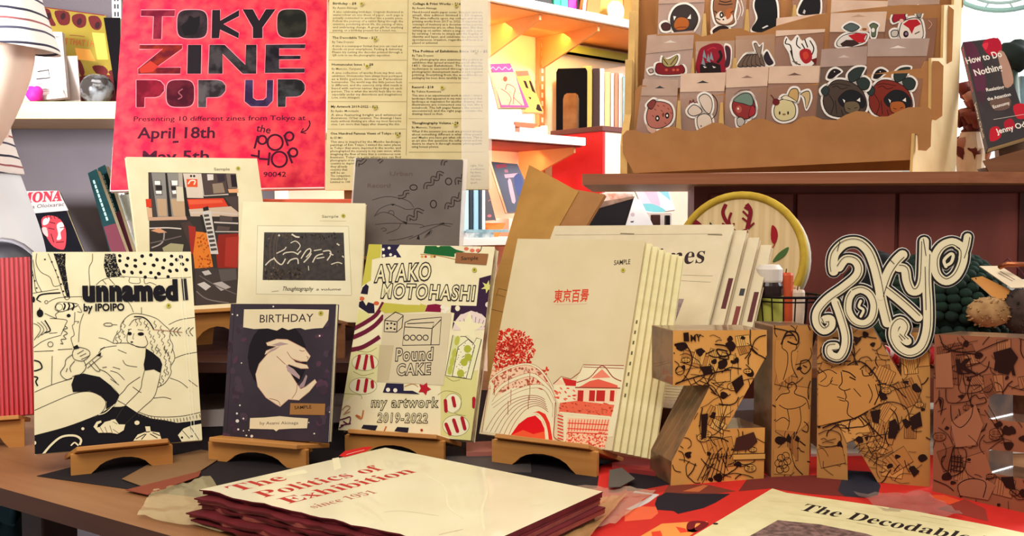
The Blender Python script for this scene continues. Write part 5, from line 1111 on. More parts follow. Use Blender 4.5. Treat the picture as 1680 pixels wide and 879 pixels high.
bc = at(1288, 492, 1.235); bc[2] = zt
r = thing('wire_basket', 'small round black wire basket holding candles in front of the embroidered disc', 'basket', Matrix.Translation(Vector([float(x) for x in bc])))
WB = mat('#1c1416', .4, metal=.6); tr = .046; hb = float(at(1288, 484, 1.235)[2] - zt)
def circ(R, z, n=28): return [(R * math.cos(k * 6.283185 / n), R * math.sin(k * 6.283185 / n), z) for k in range(n)]
mb = MB(); mb.tube(circ(tr, hb), .0016, WB, 6, True); mb.tube(circ(tr * .96, hb - .006), .001, WB, 6, True); mb.build('rim', r)
mb = MB(); mb.tube(circ(tr * .7, .0015), .0014, WB, 6, True)
for k in range(4): g = k * math.pi / 4; mb.tube([(tr * .7 * math.cos(g), tr * .7 * math.sin(g), .0015), (-tr * .7 * math.cos(g), -tr * .7 * math.sin(g), .0015)], .001, WB, 5)
mb.build('base_ring', r)
mb = MB()
for k in range(20):
    g = k * 6.283185 / 20; mb.tube([(tr * .7 * math.cos(g), tr * .7 * math.sin(g), .0015), (tr * .9 * math.cos(g), tr * .9 * math.sin(g), hb * .5), (tr * math.cos(g), tr * math.sin(g), hb)], .0009, WB, 5)
mb.build('wire_side', r)
def jar(px, py_top, Y, rad, h, name, label, body, lid, cat, band=None, zb=None):
    p = at(px, py_top, Y); z0 = zb if zb is not None else p[2] - h; h = p[2] - z0
    r = thing(name, label, cat, Matrix.Translation((p[0], p[1], z0)))
    MB().lathe([(rad * .9, 0), (rad, .003), (rad, h * .76), (rad * .85, h * .82)], body, 24).build('jar_body', r, smooth=False)
    MB().lathe([(rad * .92, h * .8), (rad * .95, h * .82), (rad * .95, h * .95), (rad * .7, h)], lid, 24).build('lid', r)
    if band: MB().lathe([(rad * 1.01, h * .3), (rad * 1.02, h * .32), (rad * 1.02, h * .62), (rad * 1.01, h * .64)], band, 24).build('paper_band', r)
jar(1262, 434, 1.225, .0175, .1, 'candle_jar', 'white-lidded candle jar with a dark and green band in the wire basket', mat('#2a1c1a', .2, '#3a2622', 20), mat('#d9cfc4', .5), 'candle', mat('#a8ac48', .5, '#c6bd5a', 20), zt + .004)
for px, py, Y, c, lb in ((1289, 446, 1.232, '#d0562e', 'orange pillar candle beside the white-lidded jar in the wire basket'), (1300, 468, 1.262, '#c9a17a', 'beige pillar candle at the back of the wire basket'), (1308, 474, 1.232, '#d9c2aa', 'short cream candle at the right in the wire basket')):
    p = at(px, py, Y); h = p[2] - zt - .004; r = thing('pillar_candle', lb, 'candle', Matrix.Translation((p[0], p[1], zt + .004)))
    MB().lathe([(.0085, 0), (.0095, .002), (.0095, h - .004), (.0085, h - .001), (.004, h - .003)], mat(c, .5, scale=30), 18).build('wax_body', r)
    MB().tube([(0, 0, h - .004), (.001, 0, h + .004)], .0007, BLACK, 6).build('wick', r)

# knitted hat: rows of knit lumps over a slumped cap
kc = at(1548, 470, 1.20); KG = mat('#0f2019', .95, '#1a3024', 30, bump=.6)
r = thing('knitted_hat', 'chunky dark green knitted hat slumped behind the cut-out sign', 'hat', Matrix.Translation((kc[0], kc[1], zt + .022)))
hr = [(.086, .062, .058)]
def knit(mb, rx, ry, rz, rows, m, z0=.02):
    rr = random.Random(4)
    for j in range(rows):
        t = .12 + (1.5 - .12) * j / (rows - 1); n = max(5, int(30 * math.sin(t)) + 2)
        for i in range(n):
            g = 6.283 * (i + .5 * (j % 2)) / n + .05 * j; x, y, z = rx * math.sin(t) * math.cos(g), ry * math.sin(t) * math.sin(g), rz * math.cos(t) + z0
            z += .008 * math.sin(3 * g + 1) * math.sin(t); mb.ball((x, y, z), (.0088, .0088, .0068), m, 7, 5)
mb = MB(); mb.ball((0, 0, .02), (.073, .056, .082), KG, 24, 12, lambda d: 1 + .05 * math.sin(4 * d.x + 2) if d.z > -.2 else .33); mb.build('cap_lining', r, smooth=True)
mb = MB(); knit(mb, .078, .060, .084, 12, KG); mb.build('knit_crown', r, smooth=True)
mb = MB()
for j in range(2):
    for i in range(34): g = 6.283 * (i + .5 * j) / 34; mb.ball((.080 * math.cos(g), .062 * math.sin(g), .010 - .009 * j + .004), (.0085, .0085, .008), KG, 7, 5)
mb.build('knit_brim', r, smooth=True)
# dark scarf heap left of the hat
sc = at(1452, 470, 1.315); r0 = MB()
r0.ball((0, 0, .03), (.055, .040, .058), mat('#121416', .95, '#0c1210', 30, bump=.5), 26, 14, lambda d: 1 + .06 * math.sin(7 * d.x + 3 * d.z) + .04 * math.sin(9 * d.y)); o = r0.build('knitted_scarf', smooth=True); o.location = (sc[0], sc[1], zt + .036); tag(o, 'black knitted scarf heap behind the middle of the cut-out sign', 'scarf')
# folded tag on the hat
u, v = basis(math.radians(-20), math.radians(48)); to = at(1640, 470, 1.13); tp = planemap(to, u, v)
r = thing('price_tag', 'folded cream hang tag lying on the green knitted hat', 'tag', frame(to, u, v))
MB().prism([tp(*p) for p in ((1606, 443), (1640, 443), (1684, 470), (1684, 478), (1658, 479))], .006, .007, mat('#ead9b8', .7)).build('front_leaf', r)
MB().prism([tp(*p) for p in ((1593, 453), (1612, 450), (1672, 479), (1668, 486), (1637, 491))], -.004, -.003, mat('#c0813c', .7), mat('#e6d2a8', .7)).build('back_leaf', r)
mb = MB(); a = Art(tp, mb, .0007, z=.0072)
for l in (((1640, 452), (1664, 466)), ((1637, 455), (1660, 468))): a.line([l[0], l[1]], 1.6, '#a08a74', smooth=False)
mb.build('printed_lines', r)
mb = MB(); mb.tube([(*tp(1638, 443), .008), (*tp(1652, 436), .012), (*tp(1672, 455), .012), (*tp(1684, 468), .009)], .0009, mat('#5a2030', .6), 6); mb.build('string', r)
cp = [at(1640, 438, 1.13), at(1652, 433, 1.12), at(1685, 434, 1.12), at(1720, 440, 1.13), at(1725, 520, 1.13), at(1722, 536, 1.13)]
mb = MB(); mb.tube([tuple(p - cp[0]) for p in cp] , .003, mat('#b56a44', .35, metal=.8), 8); o = mb.build('copper_hook', smooth=True); o.location = tuple(cp[0]); tag(o, 'bent copper rod at the right photo edge above the hang tag', 'hook')
def fluff(px, py, Y, r, c1, c2, name, label, cat, zoff=0):
    p = at(px, py, Y); mb = MB(); rr = random.Random(px); m = mat(c1, 1, c2, 60, bump=.6)
    mb.ball((0, 0, 0), r, m, 18, 12, lambda d: 1 + .05 * math.sin(11 * d.x) * math.cos(9 * d.z))
    for _ in range(150):
        d = Vector((rr.gauss(0, 1), rr.gauss(0, 1), rr.gauss(0, 1))).normalized(); q = Vector((d.x * r[0], d.y * r[1], d.z * r[2])); e = q + Vector((d.x, d.y, d.z)) * rr.uniform(.0008, .0022) + Vector((rr.gauss(0, .001), rr.gauss(0, .001), 0))
        mb.tube([tuple(q * .96), tuple(e)], [.0016, .0004], m, 4)
    o = mb.build(name, smooth=True); o.location = tuple(p); return tag(o, label, cat)
fluff(1622, 512, 1.12, (.024, .020, .017), '#b08a5c', '#8c6840', 'fur_pompom', 'tan fluffy pompom under the hang tag', 'pompom')
fluff(1676, 510, 1.12, (.024, .022, .026), '#4a3a34', '#2e2422', 'fur_pompom', 'dark brown fluffy pompom at the right photo edge', 'pompom')
b = MB(); p = at(1668, 484, 1.15); b.box((-.02, -.012, -.016), (.022, .012, .016), mat('#cfe0e4', .5)); o = b.build('paper_box', bev=.002); o.location = (p[0] + .012, p[1] + .05, p[2]); tag(o, 'small pale blue box behind the hang tag', 'box')
# red knitted band on the riser
mb = MB(); rr = random.Random(3)
for j in range(3):
    for i in range(44):
        p = at(1385 + i * 6.2, 541, 1.10 + .02 * j); mb.ball((p[0], p[1], zt + .0135 + .005 * math.sin(i * .7 + j)), (.0055, .011, .007), mat('#a8202c' if (i + j) % 3 else '#e0c9c4', .9), 7, 5)
o = mb.build('knitted_scarf', smooth=True); tag(o, 'red and white knitted scarf lying along the riser behind the letters', 'scarf')
mb = MB(); p = [at(*q, 1.085) for q in ((1600, 530), (1655, 528), (1670, 546), (1612, 548))]; 
b = MB(); b.prism([(-.02, -.01), (.022, -.014), (.03, .012), (-.016, .014)], 0, .0015, mat('#c39a68', .8)); o = b.build('kraft_tag'); o.location = (.572, 1.085, zt + .0225); tag(o, 'kraft paper tag lying under the tan pompom', 'tag')

# ------------------------------------------------------------ counter with its ledge
cl0, cl1 = at(955, 287, 1.50), at(1573, 279, 1.43); lz = 1.0905; th = .0165
cu = cl1 - cl0; cu[2] = 0; LW = np.linalg.norm(cu); cu /= LW; cn = np.array([-cu[1], cu[0], 0]); o0 = np.array([cl0[0], cl0[1], 0])
CM = Matrix.Identity(4); CM.col[0][:3] = cu; CM.col[1][:3] = cn; CM.col[2][:3] = (0, 0, 1); CM.col[3][:3] = o0
r = thing('counter', 'dark brown panelled shop counter with a plywood ledge on top', 'counter', CM)
LED = wood('#a66a48', '#8c5438', 4, (1, 30, 30))
b = MB(); b.prism([(0, 0), (LW, 0), (LW + .35, .085), (LW + .35, .36), (.0, .36)], lz - th, lz, wood('#c9a06a', '#b98d58', 4, (1, 14, 14)), LED); b.build('ledge', r, .001)
CB = wood('#84443a', '#70382f', 3, (6, 6, 1), .5)
b = MB(); b.box((.175, .10, 0), (LW + .3, .30, lz - th), CB); b.build('counter_body', r)
for i, x in enumerate((.20, .335, .49, .70)):
    w = (.335, .49, .70, .95)[i] - x - .006
    b = MB(); b.box((x, .088, .05), (x + w, .0995, lz - th - .012), CB); b.build('front_panel', r, .002)
b = MB(); b.box((.665, .082, .05), (.69, .0878, lz - th - .012), wood('#4c231d', '#3c1915', 3)); b.build('panel_batten', r, .001)

# ------------------------------------------------------------ tiered sticker display
yaw = math.radians(-9); du, dv = basis(yaw, 0); dn = np.cross(du, dv)
D0 = at(1040, 283, 1.525)
def dpl(Y): o = D0 - dn * (Y - 1.525); return o, planemap(o, du, dv)
D1, dp1 = dpl(1.525)
r = thing('sticker_display', 'tiered kraft cardboard display rack standing on the counter ledge', 'display rack', frame(D1, du, dv))
CARD = mat('#b07a48', .8, '#a87242', 30); CEDGE = mat('#d8b06c', .8, '#caa060', 30)
def tier(name, pts, dep, th=.004):
    o, pm = dpl(1.525 + dep); P = []
    for x, y in pts:
        q = pm(x, y); w = o + du * q[0] + dv * q[1] - D1; P.append((float(w @ du), float(w @ dv)))
    z = float((o - D1) @ dn); b = MB(); b.prism(P, z - th, z, CARD, CEDGE); return b.build(name, r, .0008)
tier('tier_board', [(1040, 284), (1028, 262), (1022, 250), (1021, 222), (1028, 214), (1042, 213), (1056, 219), (1072, 218), (1086, 210), (1105, 207), (1122, 214), (1140, 215), (1155, 208), (1170, 201), (1184, 202), (1200, 210), (1212, 209), (1232, 197), (1250, 194), (1262, 198), (1278, 204), (1298, 203), (1316, 192), (1335, 190), (1350, 196), (1372, 197), (1388, 188), (1405, 182), (1420, 183), (1436, 191), (1456, 191), (1475, 182), (1490, 176), (1522, 175), (1529, 181), (1527, 240), (1520, 247), (1507, 246), (1506, 222), (1502, 219), (1497, 262)], 0)
tier('tier_board', [(1040, 215), (1042, 148), (1050, 140), (1060, 140), (1072, 166), (1140, 160), (1200, 152), (1260, 145), (1330, 138), (1400, 126), (1470, 116), (1512, 112), (1518, 100), (1540, 100), (1548, 108), (1546, 190), (1536, 197), (1520, 194), (1518, 240), (1045, 262)], .062)
tier('tier_board', [(1066, 150), (1070, 66), (1078, 56), (1140, 54), (1152, 60), (1168, 56), (1182, 48), (1215, 46), (1232, 53), (1250, 53), (1275, 42), (1340, 24), (1400, 16), (1480, 8), (1555, 8), (1565, 16), (1562, 100), (1552, 106), (1540, 104), (1538, 150), (1068, 170)], .124)
tier('tier_board', [(1074, 70), (1078, -30), (1300, -45), (1560, -60), (1581, -55), (1580, 12), (1570, 19), (1558, 18), (1550, 60)], .186)
# right side panel, splayed back; left side panel
pr0, pr1 = at(1497, 262, 1.452), at(1570, 277, 1.62); su = pr1 - pr0; su[2] = 0; su /= np.linalg.norm(su); so2 = np.array([pr0[0], pr0[1], lz + .0003]); sp = planemap(so2, su, np.array([0, 0, 1.0]))
P = [sp(*p) for p in ((1500, 219), (1512, 219), (1512, 178), (1527, 178), (1528, 95), (1547, 95), (1549, 8), (1565, 8), (1567, -60), (1581, -60), (1568, 277.5), (1497, 278))]; P = [(x, max(0, y)) for x, y in P]
P[-1] = (P[-1][0], 0); P[-2] = (P[-2][0], 0)
b = MB(); b.prism(P, -.004, 0, mat('#d9bd8c', .8, '#cfb07c', 20), CEDGE)
mw = frame(so2, su, np.array([0, 0, 1.0])); b.build('side_panel', r, .0006, M=r.matrix_world.inverted() @ mw if False else frame(D1, du, dv).inverted() @ mw)
pl0, pl1 = at(1029, 283, 1.53), at(1050, 283, 1.76); su = pl1 - pl0; su[2] = 0; su /= np.linalg.norm(su); so3 = np.array([pl0[0], pl0[1], lz + .0003])
b = MB(); b.prism([(0, 0), (.23, 0), (.23, .40), (.19, .40), (.17, .28), (.13, .28), (.115, .19), (.07, .19), (.06, .10), (.01, .06), (0, .045)], -.011, 0, CEDGE); b.build('side_panel', r, .0006, M=frame(D1, du, dv).inverted() @ frame(so3, su, np.array([0, 0, 1.0])))
tier('rear_blocking_panel', [(1046, 285), (1050, -45), (1300, -45), (1545, -60), (1520, 279), (1300, 282)], .205)  # added to block the bright background so the gap stays dark

# packs of die-cut stickers, each a carded clear bag with its picture
HDR = mat('#a98a78', .6, '#b59684', 30); HDRL = mat('#d6b69c', .5, '#cba890', 30)
def pack(label, quad, dep, fold, header, sticker, row, slot=None, bag='#a3735a', tilt=9):
    o1, pm1 = dpl(1.525 + dep); q1 = pm1(*quad[3]); o = o1 + du * q1[0] + dv * q1[1]; u, v = basis(yaw, math.radians(tilt)); pm = planemap(o, u, v)
    r = thing('sticker_pack', label, 'sticker pack', frame(o, u, v), row)
    P = [pm(*p) for p in quad]; (tlx, tly), (trx, try_), (brx, bry), (blx, bly) = P
    f = fold; fl = (tlx + (blx - tlx) * f, tly + (bly - tly) * f); fr_ = (trx + (brx - trx) * f, try_ + (bry - try_) * f)
    b = MB(); b.prism([fl, fr_, P[2], P[3]], -.0025, 0, clear('bag_' + bag.strip('#'), bag, .55, .2)); cb = b.build('clear_bag', r)
    if header:
        b = MB(); b.prism([P[0], P[1], fr_, fl], -.0012, .0008, header)
        cx = (tlx + trx + fl[0] + fr_[0]) / 4; cy = (tly + try_ + fl[1] + fr_[1]) / 4; w = (trx - tlx) * .14
        b.add([(cx - w, cy - .0012, .00095), (cx + w, cy - .0012, .00095), (cx + w * .4, cy + .001, .00095), (cx, cy + .003, .00095), (cx - w * .4, cy + .001, .00095)], [(0, 1, 2, 3, 4)], slot or BLACK); b.build('header_card', r)
    b = MB(); a = Art(pm, b, .00095, z=.0012); sticker(a); b.build('sticker', cb)
WHT = '#e8e0d6'; K = '#241a1a'
def blob(a, pts, grow, c, s=4):
    cx = sum(p[0] for p in pts) / len(pts); cy = sum(p[1] for p in pts) / len(pts); P = []
    for x, y in pts: d = math.hypot(x - cx, y - cy) or 1; P.append((x + (x - cx) / d * grow, y + (y - cy) / d * grow))
    a.fill(P, c, s)
def figure(a, pts, c, dark=K, s=4): zs = a.z; a.z = .00115; blob(a, pts, 4.2, WHT, s); a.z = zs; blob(a, pts, .8, dark, s); blob(a, pts, -.6, c, s)
S1 = Zm(1020, 90, 4.185); S2 = Zm(1190, 90, 4.185); S3 = Zm(1060, 0, 6.0); S4 = Zm(1330, 0, 6.222); S5 = Zm(1330, 90, 3.996)
def st_strawberry(a):
    figure(a, S1((200, 340), (260, 322), (330, 345), (352, 410), (330, 470), (260, 505), (190, 490), (170, 420)), '#b06a5c'); figure(a, S1((175, 345), (210, 310), (235, 325), (205, 375)), '#7c3a34')
    for x, y in ((245, 437), (312, 418)): (px, py), = S1((x, y)); a.ell(px, py, 3.6, 5, K); a.ell(px, py, 1.6, 2, '#e8e0d8')
    for x, y in ((230, 375), (290, 350), (320, 370), (275, 385), (215, 420), (300, 470), (340, 400), (250, 350)): (px, py), = S1((x, y)); a.line([(px - 1.5, py - 1), (px + 1.5, py + 1.5)], 1.1, '#6a2a28')
    (px, py), = S1((285, 412)); a.ell(px, py, 2, 3.5, '#7a3a30'); a.fill(S1((165, 470), (200, 500), (240, 512), (215, 540), (180, 520)), '#c9a08c', 3)
def st_bunny(a):
    figure(a, S1((530, 300), (570, 270), (612, 300), (620, 360), (600, 405), (560, 370)), '#d3bfae'); figure(a, S1((455, 380), (490, 345), (530, 360), (550, 395), (500, 420), (465, 410)), '#d3bfae'); figure(a, S1((520, 430), (570, 405), (612, 430), (615, 490), (560, 520), (525, 500)), '#d8c6b4')
    a.line(S1((620, 270), (655, 320), (650, 400), (620, 440)), 1.2, K); a.line(S1((465, 340), (470, 315), (482, 330), (492, 308), (498, 330), (515, 325)), 1.6, '#6a2c2a'); (px, py), = S1((545, 490)); a.ell(px, py, 1, 1.4, K)
def st_cap(a):
    figure(a, S2((50, 330), (110, 270), (180, 290), (205, 370), (170, 430), (120, 440), (60, 400)), '#8e3230'); figure(a, S2((55, 315), (110, 270), (165, 268), (190, 310), (180, 350), (120, 335)), '#6d8272')
    (px, py), = S2((92, 375)); a.ell(px, py, 5, 6, '#b0564a'); a.ell(px - 1, py - 1, 1.4, 1.8, WHT); figure(a, S2((180, 350), (205, 370), (200, 410), (160, 425)), '#a22c34'); figure(a, S2((80, 440), (110, 430), (135, 460), (110, 490), (85, 485)), '#b7ada4'); a.line(S2((60, 280), (100, 245), (170, 240)), 1, '#6a5a50')
def st_pudding(a):
    figure(a, S2((335, 370), (370, 315), (440, 310), (480, 360), (470, 430), (400, 455), (345, 430)), '#cfc08e', s=5); figure(a, S2((430, 290), (450, 240), (490, 235), (502, 270), (490, 320), (450, 310)), '#c09a62'); figure(a, S2((385, 300), (410, 280), (450, 295), (490, 325), (440, 315)), '#dcd0b0'); figure(a, S2((520, 270), (570, 250), (580, 300), (555, 370), (545, 300)), '#c4a878')
    (px, py), = S2((348, 325)); a.ell(px, py, 6, 6, '#6a2024'); a.line(S2((340, 315), (325, 290), (310, 275)), 1.4, '#5a1c20')
    for x in (372, 430): (px, py), = S2((x, 400)); a.ell(px, py, 1.4, 3, K)
    (px, py), = S2((402, 410)); a.ell(px, py, 3, 1.6, '#8a6a4a')
def st_bear(c, hat, face, dx):
    def f(a):
        q = lambda *p: [(x + dx, y) for x, y in S5(*p)]
        figure(a, q((420, 200), (480, 165), (570, 185), (640, 240), (665, 330), (640, 380), (540, 410), (420, 390), (380, 300)), c); figure(a, q((370, 230), (400, 205), (420, 235), (400, 270), (375, 255)), '#2f3a36'); figure(a, q((480, 290), (540, 235), (610, 245), (655, 300), (640, 350), (560, 330), (510, 340)), '#1f1f22')
        figure(a, q((520, 320), (560, 305), (605, 312), (622, 350), (590, 385), (530, 375)), face); a.fill(q((508, 290), (525, 300), (520, 318)), WHT); a.fill(q((600, 300), (622, 282), (624, 310)), WHT)
        figure(a, q((430, 110), (460, 95), (495, 112), (470, 130), (440, 155), (410, 150)), '#241c1e'); (px, py), = q((455, 112)); a.ell(px, py, .9, .9, WHT)
        figure(a, q((545, 130), (590, 90), (650, 85), (635, 120), (610, 160), (560, 180)), '#2d3733'); figure(a, q((600, 170), (650, 150), (685, 180), (670, 225), (625, 225)), '#2d3733')
        for l in (((430, 200), (480, 190), (560, 205)), ((410, 250), (450, 320), (430, 390)), ((460, 300), (470, 390)), ((500, 360), (510, 400)), ((440, 215), (470, 205), (500, 225), (540, 215))): a.line(q(*l), 1.1, hat)
        a.line(q((540, 350), (560, 358)), 1, K); a.line(q((585, 352), (605, 345)), 1, K); a.line(q((525, 405), (545, 412)), 1.4, '#8a2024')
    return f
def st_leaf(a):
    figure(a, S3((100, 640), (150, 620), (200, 650), (300, 650), (350, 640), (380, 690), (340, 730), (120, 730)), '#7c1f24'); figure(a, S3((160, 620), (170, 560), (220, 590), (300, 545), (310, 590), (270, 650), (200, 660)), '#a08e5a'); a.line(S3((170, 580), (215, 640)), 1.4, K); a.line(S3((300, 560), (240, 640)), 1.4, K); figure(a, S3((25, 690), (60, 680), (70, 710), (40, 720)), '#b49a8c')
    for x in (270, 310, 200): (px, py), = S3((x, 690)); a.ell(px, py, 2.4, 2, '#c4563c')
def st_dragon(a):
    blob(a, S3((520, 700), (540, 520), (600, 470), (680, 450), (740, 480), (760, 600), (740, 720)), 4, '#8a1c2c'); a.fill(S3((530, 640), (640, 610), (730, 640), (740, 720), (530, 720)), K)
    for x, y in ((570, 520), (610, 560), (640, 540), (560, 590)): a.fill(S3((x, y - 30), (x + 25, y + 60), (x - 15, y + 40)), '#7a8a90')
    a.line(S3((720, 500), (740, 560), (700, 620)), 5, K); figure(a, S3((775, 470), (800, 455), (830, 500), (820, 640), (770, 660), (790, 560)), '#3c2a30', '#8a1c2c')
    for x in (580, 670): a.fill(S3((x - 20, 650), (x + 18, 665), (x - 5, 672)), WHT)
    a.line(S3((690, 480), (650, 470), (600, 500)), 1.6, '#c02c3a')
def st_antler(a):
    for k in range(6): figure(a, S3((900 + k * 45, 650 - k * 5), (960 + k * 30, 560 - k * 4), (1010 + k * 25, 540), (1000 + k * 30, 590), (960 + k * 42, 655)), '#6a5648')
    figure(a, S3((1060, 440), (1090, 430), (1110, 470), (1140, 440), (1130, 510), (1120, 580), (1090, 520)), '#8a7464'); figure(a, S3((1160, 570), (1190, 510), (1220, 570), (1250, 620), (1200, 640)), '#32262e')
def st_phoenix(a):
    blob(a, S3((1370, 440), (1390, 370), (1440, 420), (1490, 360), (1530, 420), (1600, 380), (1660, 460), (1650, 600), (1560, 660), (1450, 640), (1420, 520)), 3, WHT, 3)
    for l in (((1385, 380), (1370, 430), (1420, 450), (1440, 560)), ((1490, 370), (1480, 440), (1520, 480)), ((1560, 390), (1590, 470)), ((1610, 400), (1650, 480), (1620, 560)), ((1420, 500), (1460, 610), (1520, 640)), ((1530, 430), (1560, 480))): a.line(S3(*l), 2, K)
    a.fill(S3((1510, 510), (1560, 480), (1620, 500), (1630, 590), (1570, 630), (1520, 580)), '#a8242a', 3); a.fill(S3((1540, 530), (1580, 510), (1600, 560), (1560, 590)), '#c8402e', 3); a.fill(S3((1430, 600), (1490, 610), (1480, 640)), '#6a5a4c'); a.fill(S3((1620, 590), (1680, 570), (1670, 640)), '#6a1a1e')
def st_badger(a):
    figure(a, S4((265, 440), (310, 380), (380, 350), (470, 340), (570, 350), (550, 420), (480, 450), (300, 480)), '#d9cec4'); a.fill(S4((380, 365), (470, 340), (570, 350), (545, 400), (560, 430), (480, 440), (420, 400)), '#b8242a'); a.fill(S4((300, 450), (360, 410), (440, 410), (500, 450), (420, 480), (320, 475)), '#3a2a28'); figure(a, S4((335, 285), (410, 240), (495, 280), (420, 325)), '#55605e', s=5); figure(a, S4((600, 265), (640, 240), (685, 265), (665, 300), (660, 370), (620, 370), (620, 300)), '#5e6a4e'); (px, py), = S4((636, 310)); a.ell(px, py, 2.8, 3.6, WHT); (px, py), = S4((548, 300)); a.ell(px, py, 4, 2, '#9a5a34')
def st_fox(a):
    figure(a, S4((920, 250), (1000, 195), (1090, 190), (1135, 250), (1130, 400), (920, 400)), '#e2d2c4'); a.fill(S4((940, 250), (1000, 205), (1085, 200), (1125, 250), (1060, 280), (1030, 350), (1000, 290)), '#b4222a'); figure(a, S4((830, 190), (870, 120), (930, 130), (990, 100), (960, 160), (970, 200), (900, 210), (850, 235)), '#9a2030', s=2); figure(a, S4((1080, 110), (1100, 70), (1115, 110), (1150, 80), (1130, 130), (1120, 180), (1085, 170)), '#8a8274', s=3)
    (px, py), = S4((970, 350)); a.ell(px, py, 4.5, 5.5, K); a.ell(px + .5, py - .5, 2.2, 2.6, '#8a6a84'); a.line(S4((1060, 350), (1110, 325)), 1.6, K); (px, py), = S4((925, 215)); a.ell(px, py, 3.4, 3.2, '#e6b6a0'); figure(a, S4((820, 330), (850, 310), (890, 320), (880, 370), (830, 375)), '#c4b8ac'); a.line(S4((1200, 210), (1235, 250), (1200, 300)), 1.2, '#c89a84')
def st_fox_dark(a):
    figure(a, S3((240, 190), (290, 80), (390, 50), (470, 100), (510, 190), (470, 290), (400, 330), (280, 320)), '#3a302e'); a.fill(S3((275, 250), (300, 190), (350, 172), (410, 195), (420, 250), (380, 290), (300, 295)), '#a85a26', 3); a.fill(S3((268, 160), (296, 165), (275, 205)), WHT); a.fill(S3((440, 140), (440, 190), (405, 185)), WHT); figure(a, S3((150, 250), (190, 225), (235, 245), (230, 295), (170, 300)), '#4a2a2a'); a.line(S3((285, 285), (330, 270), (400, 270)), 1.4, '#6a3218')
def st_tiger(a):
    figure(a, S3((660, 60), (690, -20), (870, -20), (880, 60), (860, 150), (870, 220), (800, 250), (700, 230), (670, 150)), '#8a5a3c'); a.fill(S3((690, 150), (740, 110), (760, 170), (840, 140), (850, 200), (780, 240), (700, 210)), '#d6c4b4', 3); a.fill(S3((790, 100), (850, 90), (830, 170), (790, 190)), '#a85c30', 3)
    for l in (((720, 10), (780, 25), (840, 10)), ((710, 40), (780, 50), (850, 40)), ((670, 110), (700, 130)), ((860, 110), (830, 130)), ((690, 180), (730, 200))): a.line(S3(*l), 1.8, K)
    (px, py), = S3((742, 150)); a.ell(px, py, 3.4, 5, K); a.ell(px, py, 1.2, 2, WHT); (px, py), = S3((760, 195)); a.ell(px, py, 1.6, 1.4, K); figure(a, S3((660, 300), (730, 260), (800, 270), (810, 320), (760, 350), (680, 345)), '#2c1c1e'); a.line(S3((900, 0), (930, 100), (900, 200)), 1.2, WHT); a.line(S3((930, -10), (955, 90), (940, 160)), 1.2, WHT)
def st_black(a): figure(a, S3((1080, 0), (1130, -40), (1250, -20), (1285, 80), (1280, 250), (1220, 310), (1090, 315), (1040, 280), (1100, 180), (1070, 80)), '#17171a', s=5); a.fill(S3((1140, 275), (1190, 250), (1205, 260), (1150, 285)), '#cfcac8')
def st_black2(a): figure(a, S3((1500, 130), (1540, 20), (1600, -40), (1700, -30), (1700, 140), (1600, 150)), '#1c191b', s=5); a.fill(S3((1540, 130), (1555, 95), (1570, 110), (1560, 140)), '#bfb6b4')
R1, R2, R3 = 'sticker packs in the bottom tier', 'sticker packs in the middle tier', 'sticker packs in the top tier'
def Q(a, b, c, d): return [a, b, c, d]
fr = 'in the bottom tier of the display'
pack('sticker pack with a pink strawberry face ' + fr, Q((1055, 130), (1113, 131), (1107, 222), (1042, 224)), .050, .29, HDR, st_strawberry, R1)
pack('sticker pack with a white bunny ' + fr, Q((1117, 121), (1191, 119), (1182, 222), (1112, 222)), .052, .30, HDRL, st_bunny, R1)
pack('sticker pack with a green capped head ' + fr, Q((1192, 113), (1261, 109), (1254, 213), (1188, 214)), .050, .31, HDRL, st_cap, R1, mat('#8a6a58', .6))
pack('sticker pack with a round yellow face ' + fr, Q((1262, 109), (1347, 108), (1338, 205), (1256, 206)), .052, .29, HDRL, st_pudding, R1, mat('#6a4a3c', .6))
pack('sticker pack with the greyed bear and raven ' + fr, Q((1348, 81), (1423, 76), (1416, 200), (1338, 200)), .050, .25, mat('#9f8377', .5, '#aa8d80', 30), st_bear('#4a3c34', K, '#6a5a44', -75), R1, mat('#cdb9ab', .5), '#6e584c')
pack('sticker pack with the red caped bear and raven ' + fr, Q((1424, 64), (1525, 63), (1503, 196), (1418, 196)), .052, .22, mat('#a68c7e', .5, '#b09588', 30), st_bear('#7c2c22', '#3a1414', '#a85a2a', 0), R1, mat('#e6d8cc', .4))
fr = 'in the middle tier of the display'
pack('sticker pack with red leaves and berries ' + fr, Q((1062, 58), (1139, 50), (1133, 142), (1055, 150)), .110, .33, HDR, st_leaf, R2, mat('#d6c6b8', .5))
pack('clear sticker pack with a black and red dragon ' + fr, Q((1141, 64), (1206, 60), (1203, 140), (1142, 142)), .112, .02, None, st_dragon, R2, None, '#b07e54')
pack('clear sticker pack with brown antlers ' + fr, Q((1207, 58), (1272, 54), (1270, 132), (1206, 136)), .110, .02, None, st_antler, R2, None, '#b07e54')
pack('sticker pack with a red crested bird ' + fr, Q((1274, 30), (1356, 22), (1346, 125), (1269, 130)), .112, .30, HDRL, st_phoenix, R2)
pack('sticker pack with a red striped badger ' + fr, Q((1364, 0), (1457, 2), (1444, 112), (1358, 115)), .110, .46, HDRL, st_badger, R2, mat('#b89478', .6))
pack('sticker pack with a winking red fox ' + fr, Q((1459, -28), (1545, -30), (1530, 104), (1446, 108)), .112, .28, HDR, st_fox, R2)
fr = 'in the top tier of the display'
pack('sticker pack with a dark fox head ' + fr, Q((1083, -60), (1160, -62), (1152, 70), (1078, 74)), .172, .5, HDR, st_fox_dark, R3)
pack('sticker pack with a brown tiger ' + fr, Q((1164, -62), (1228, -64), (1222, 64), (1166, 68)), .174, .3, HDR, st_tiger, R3)
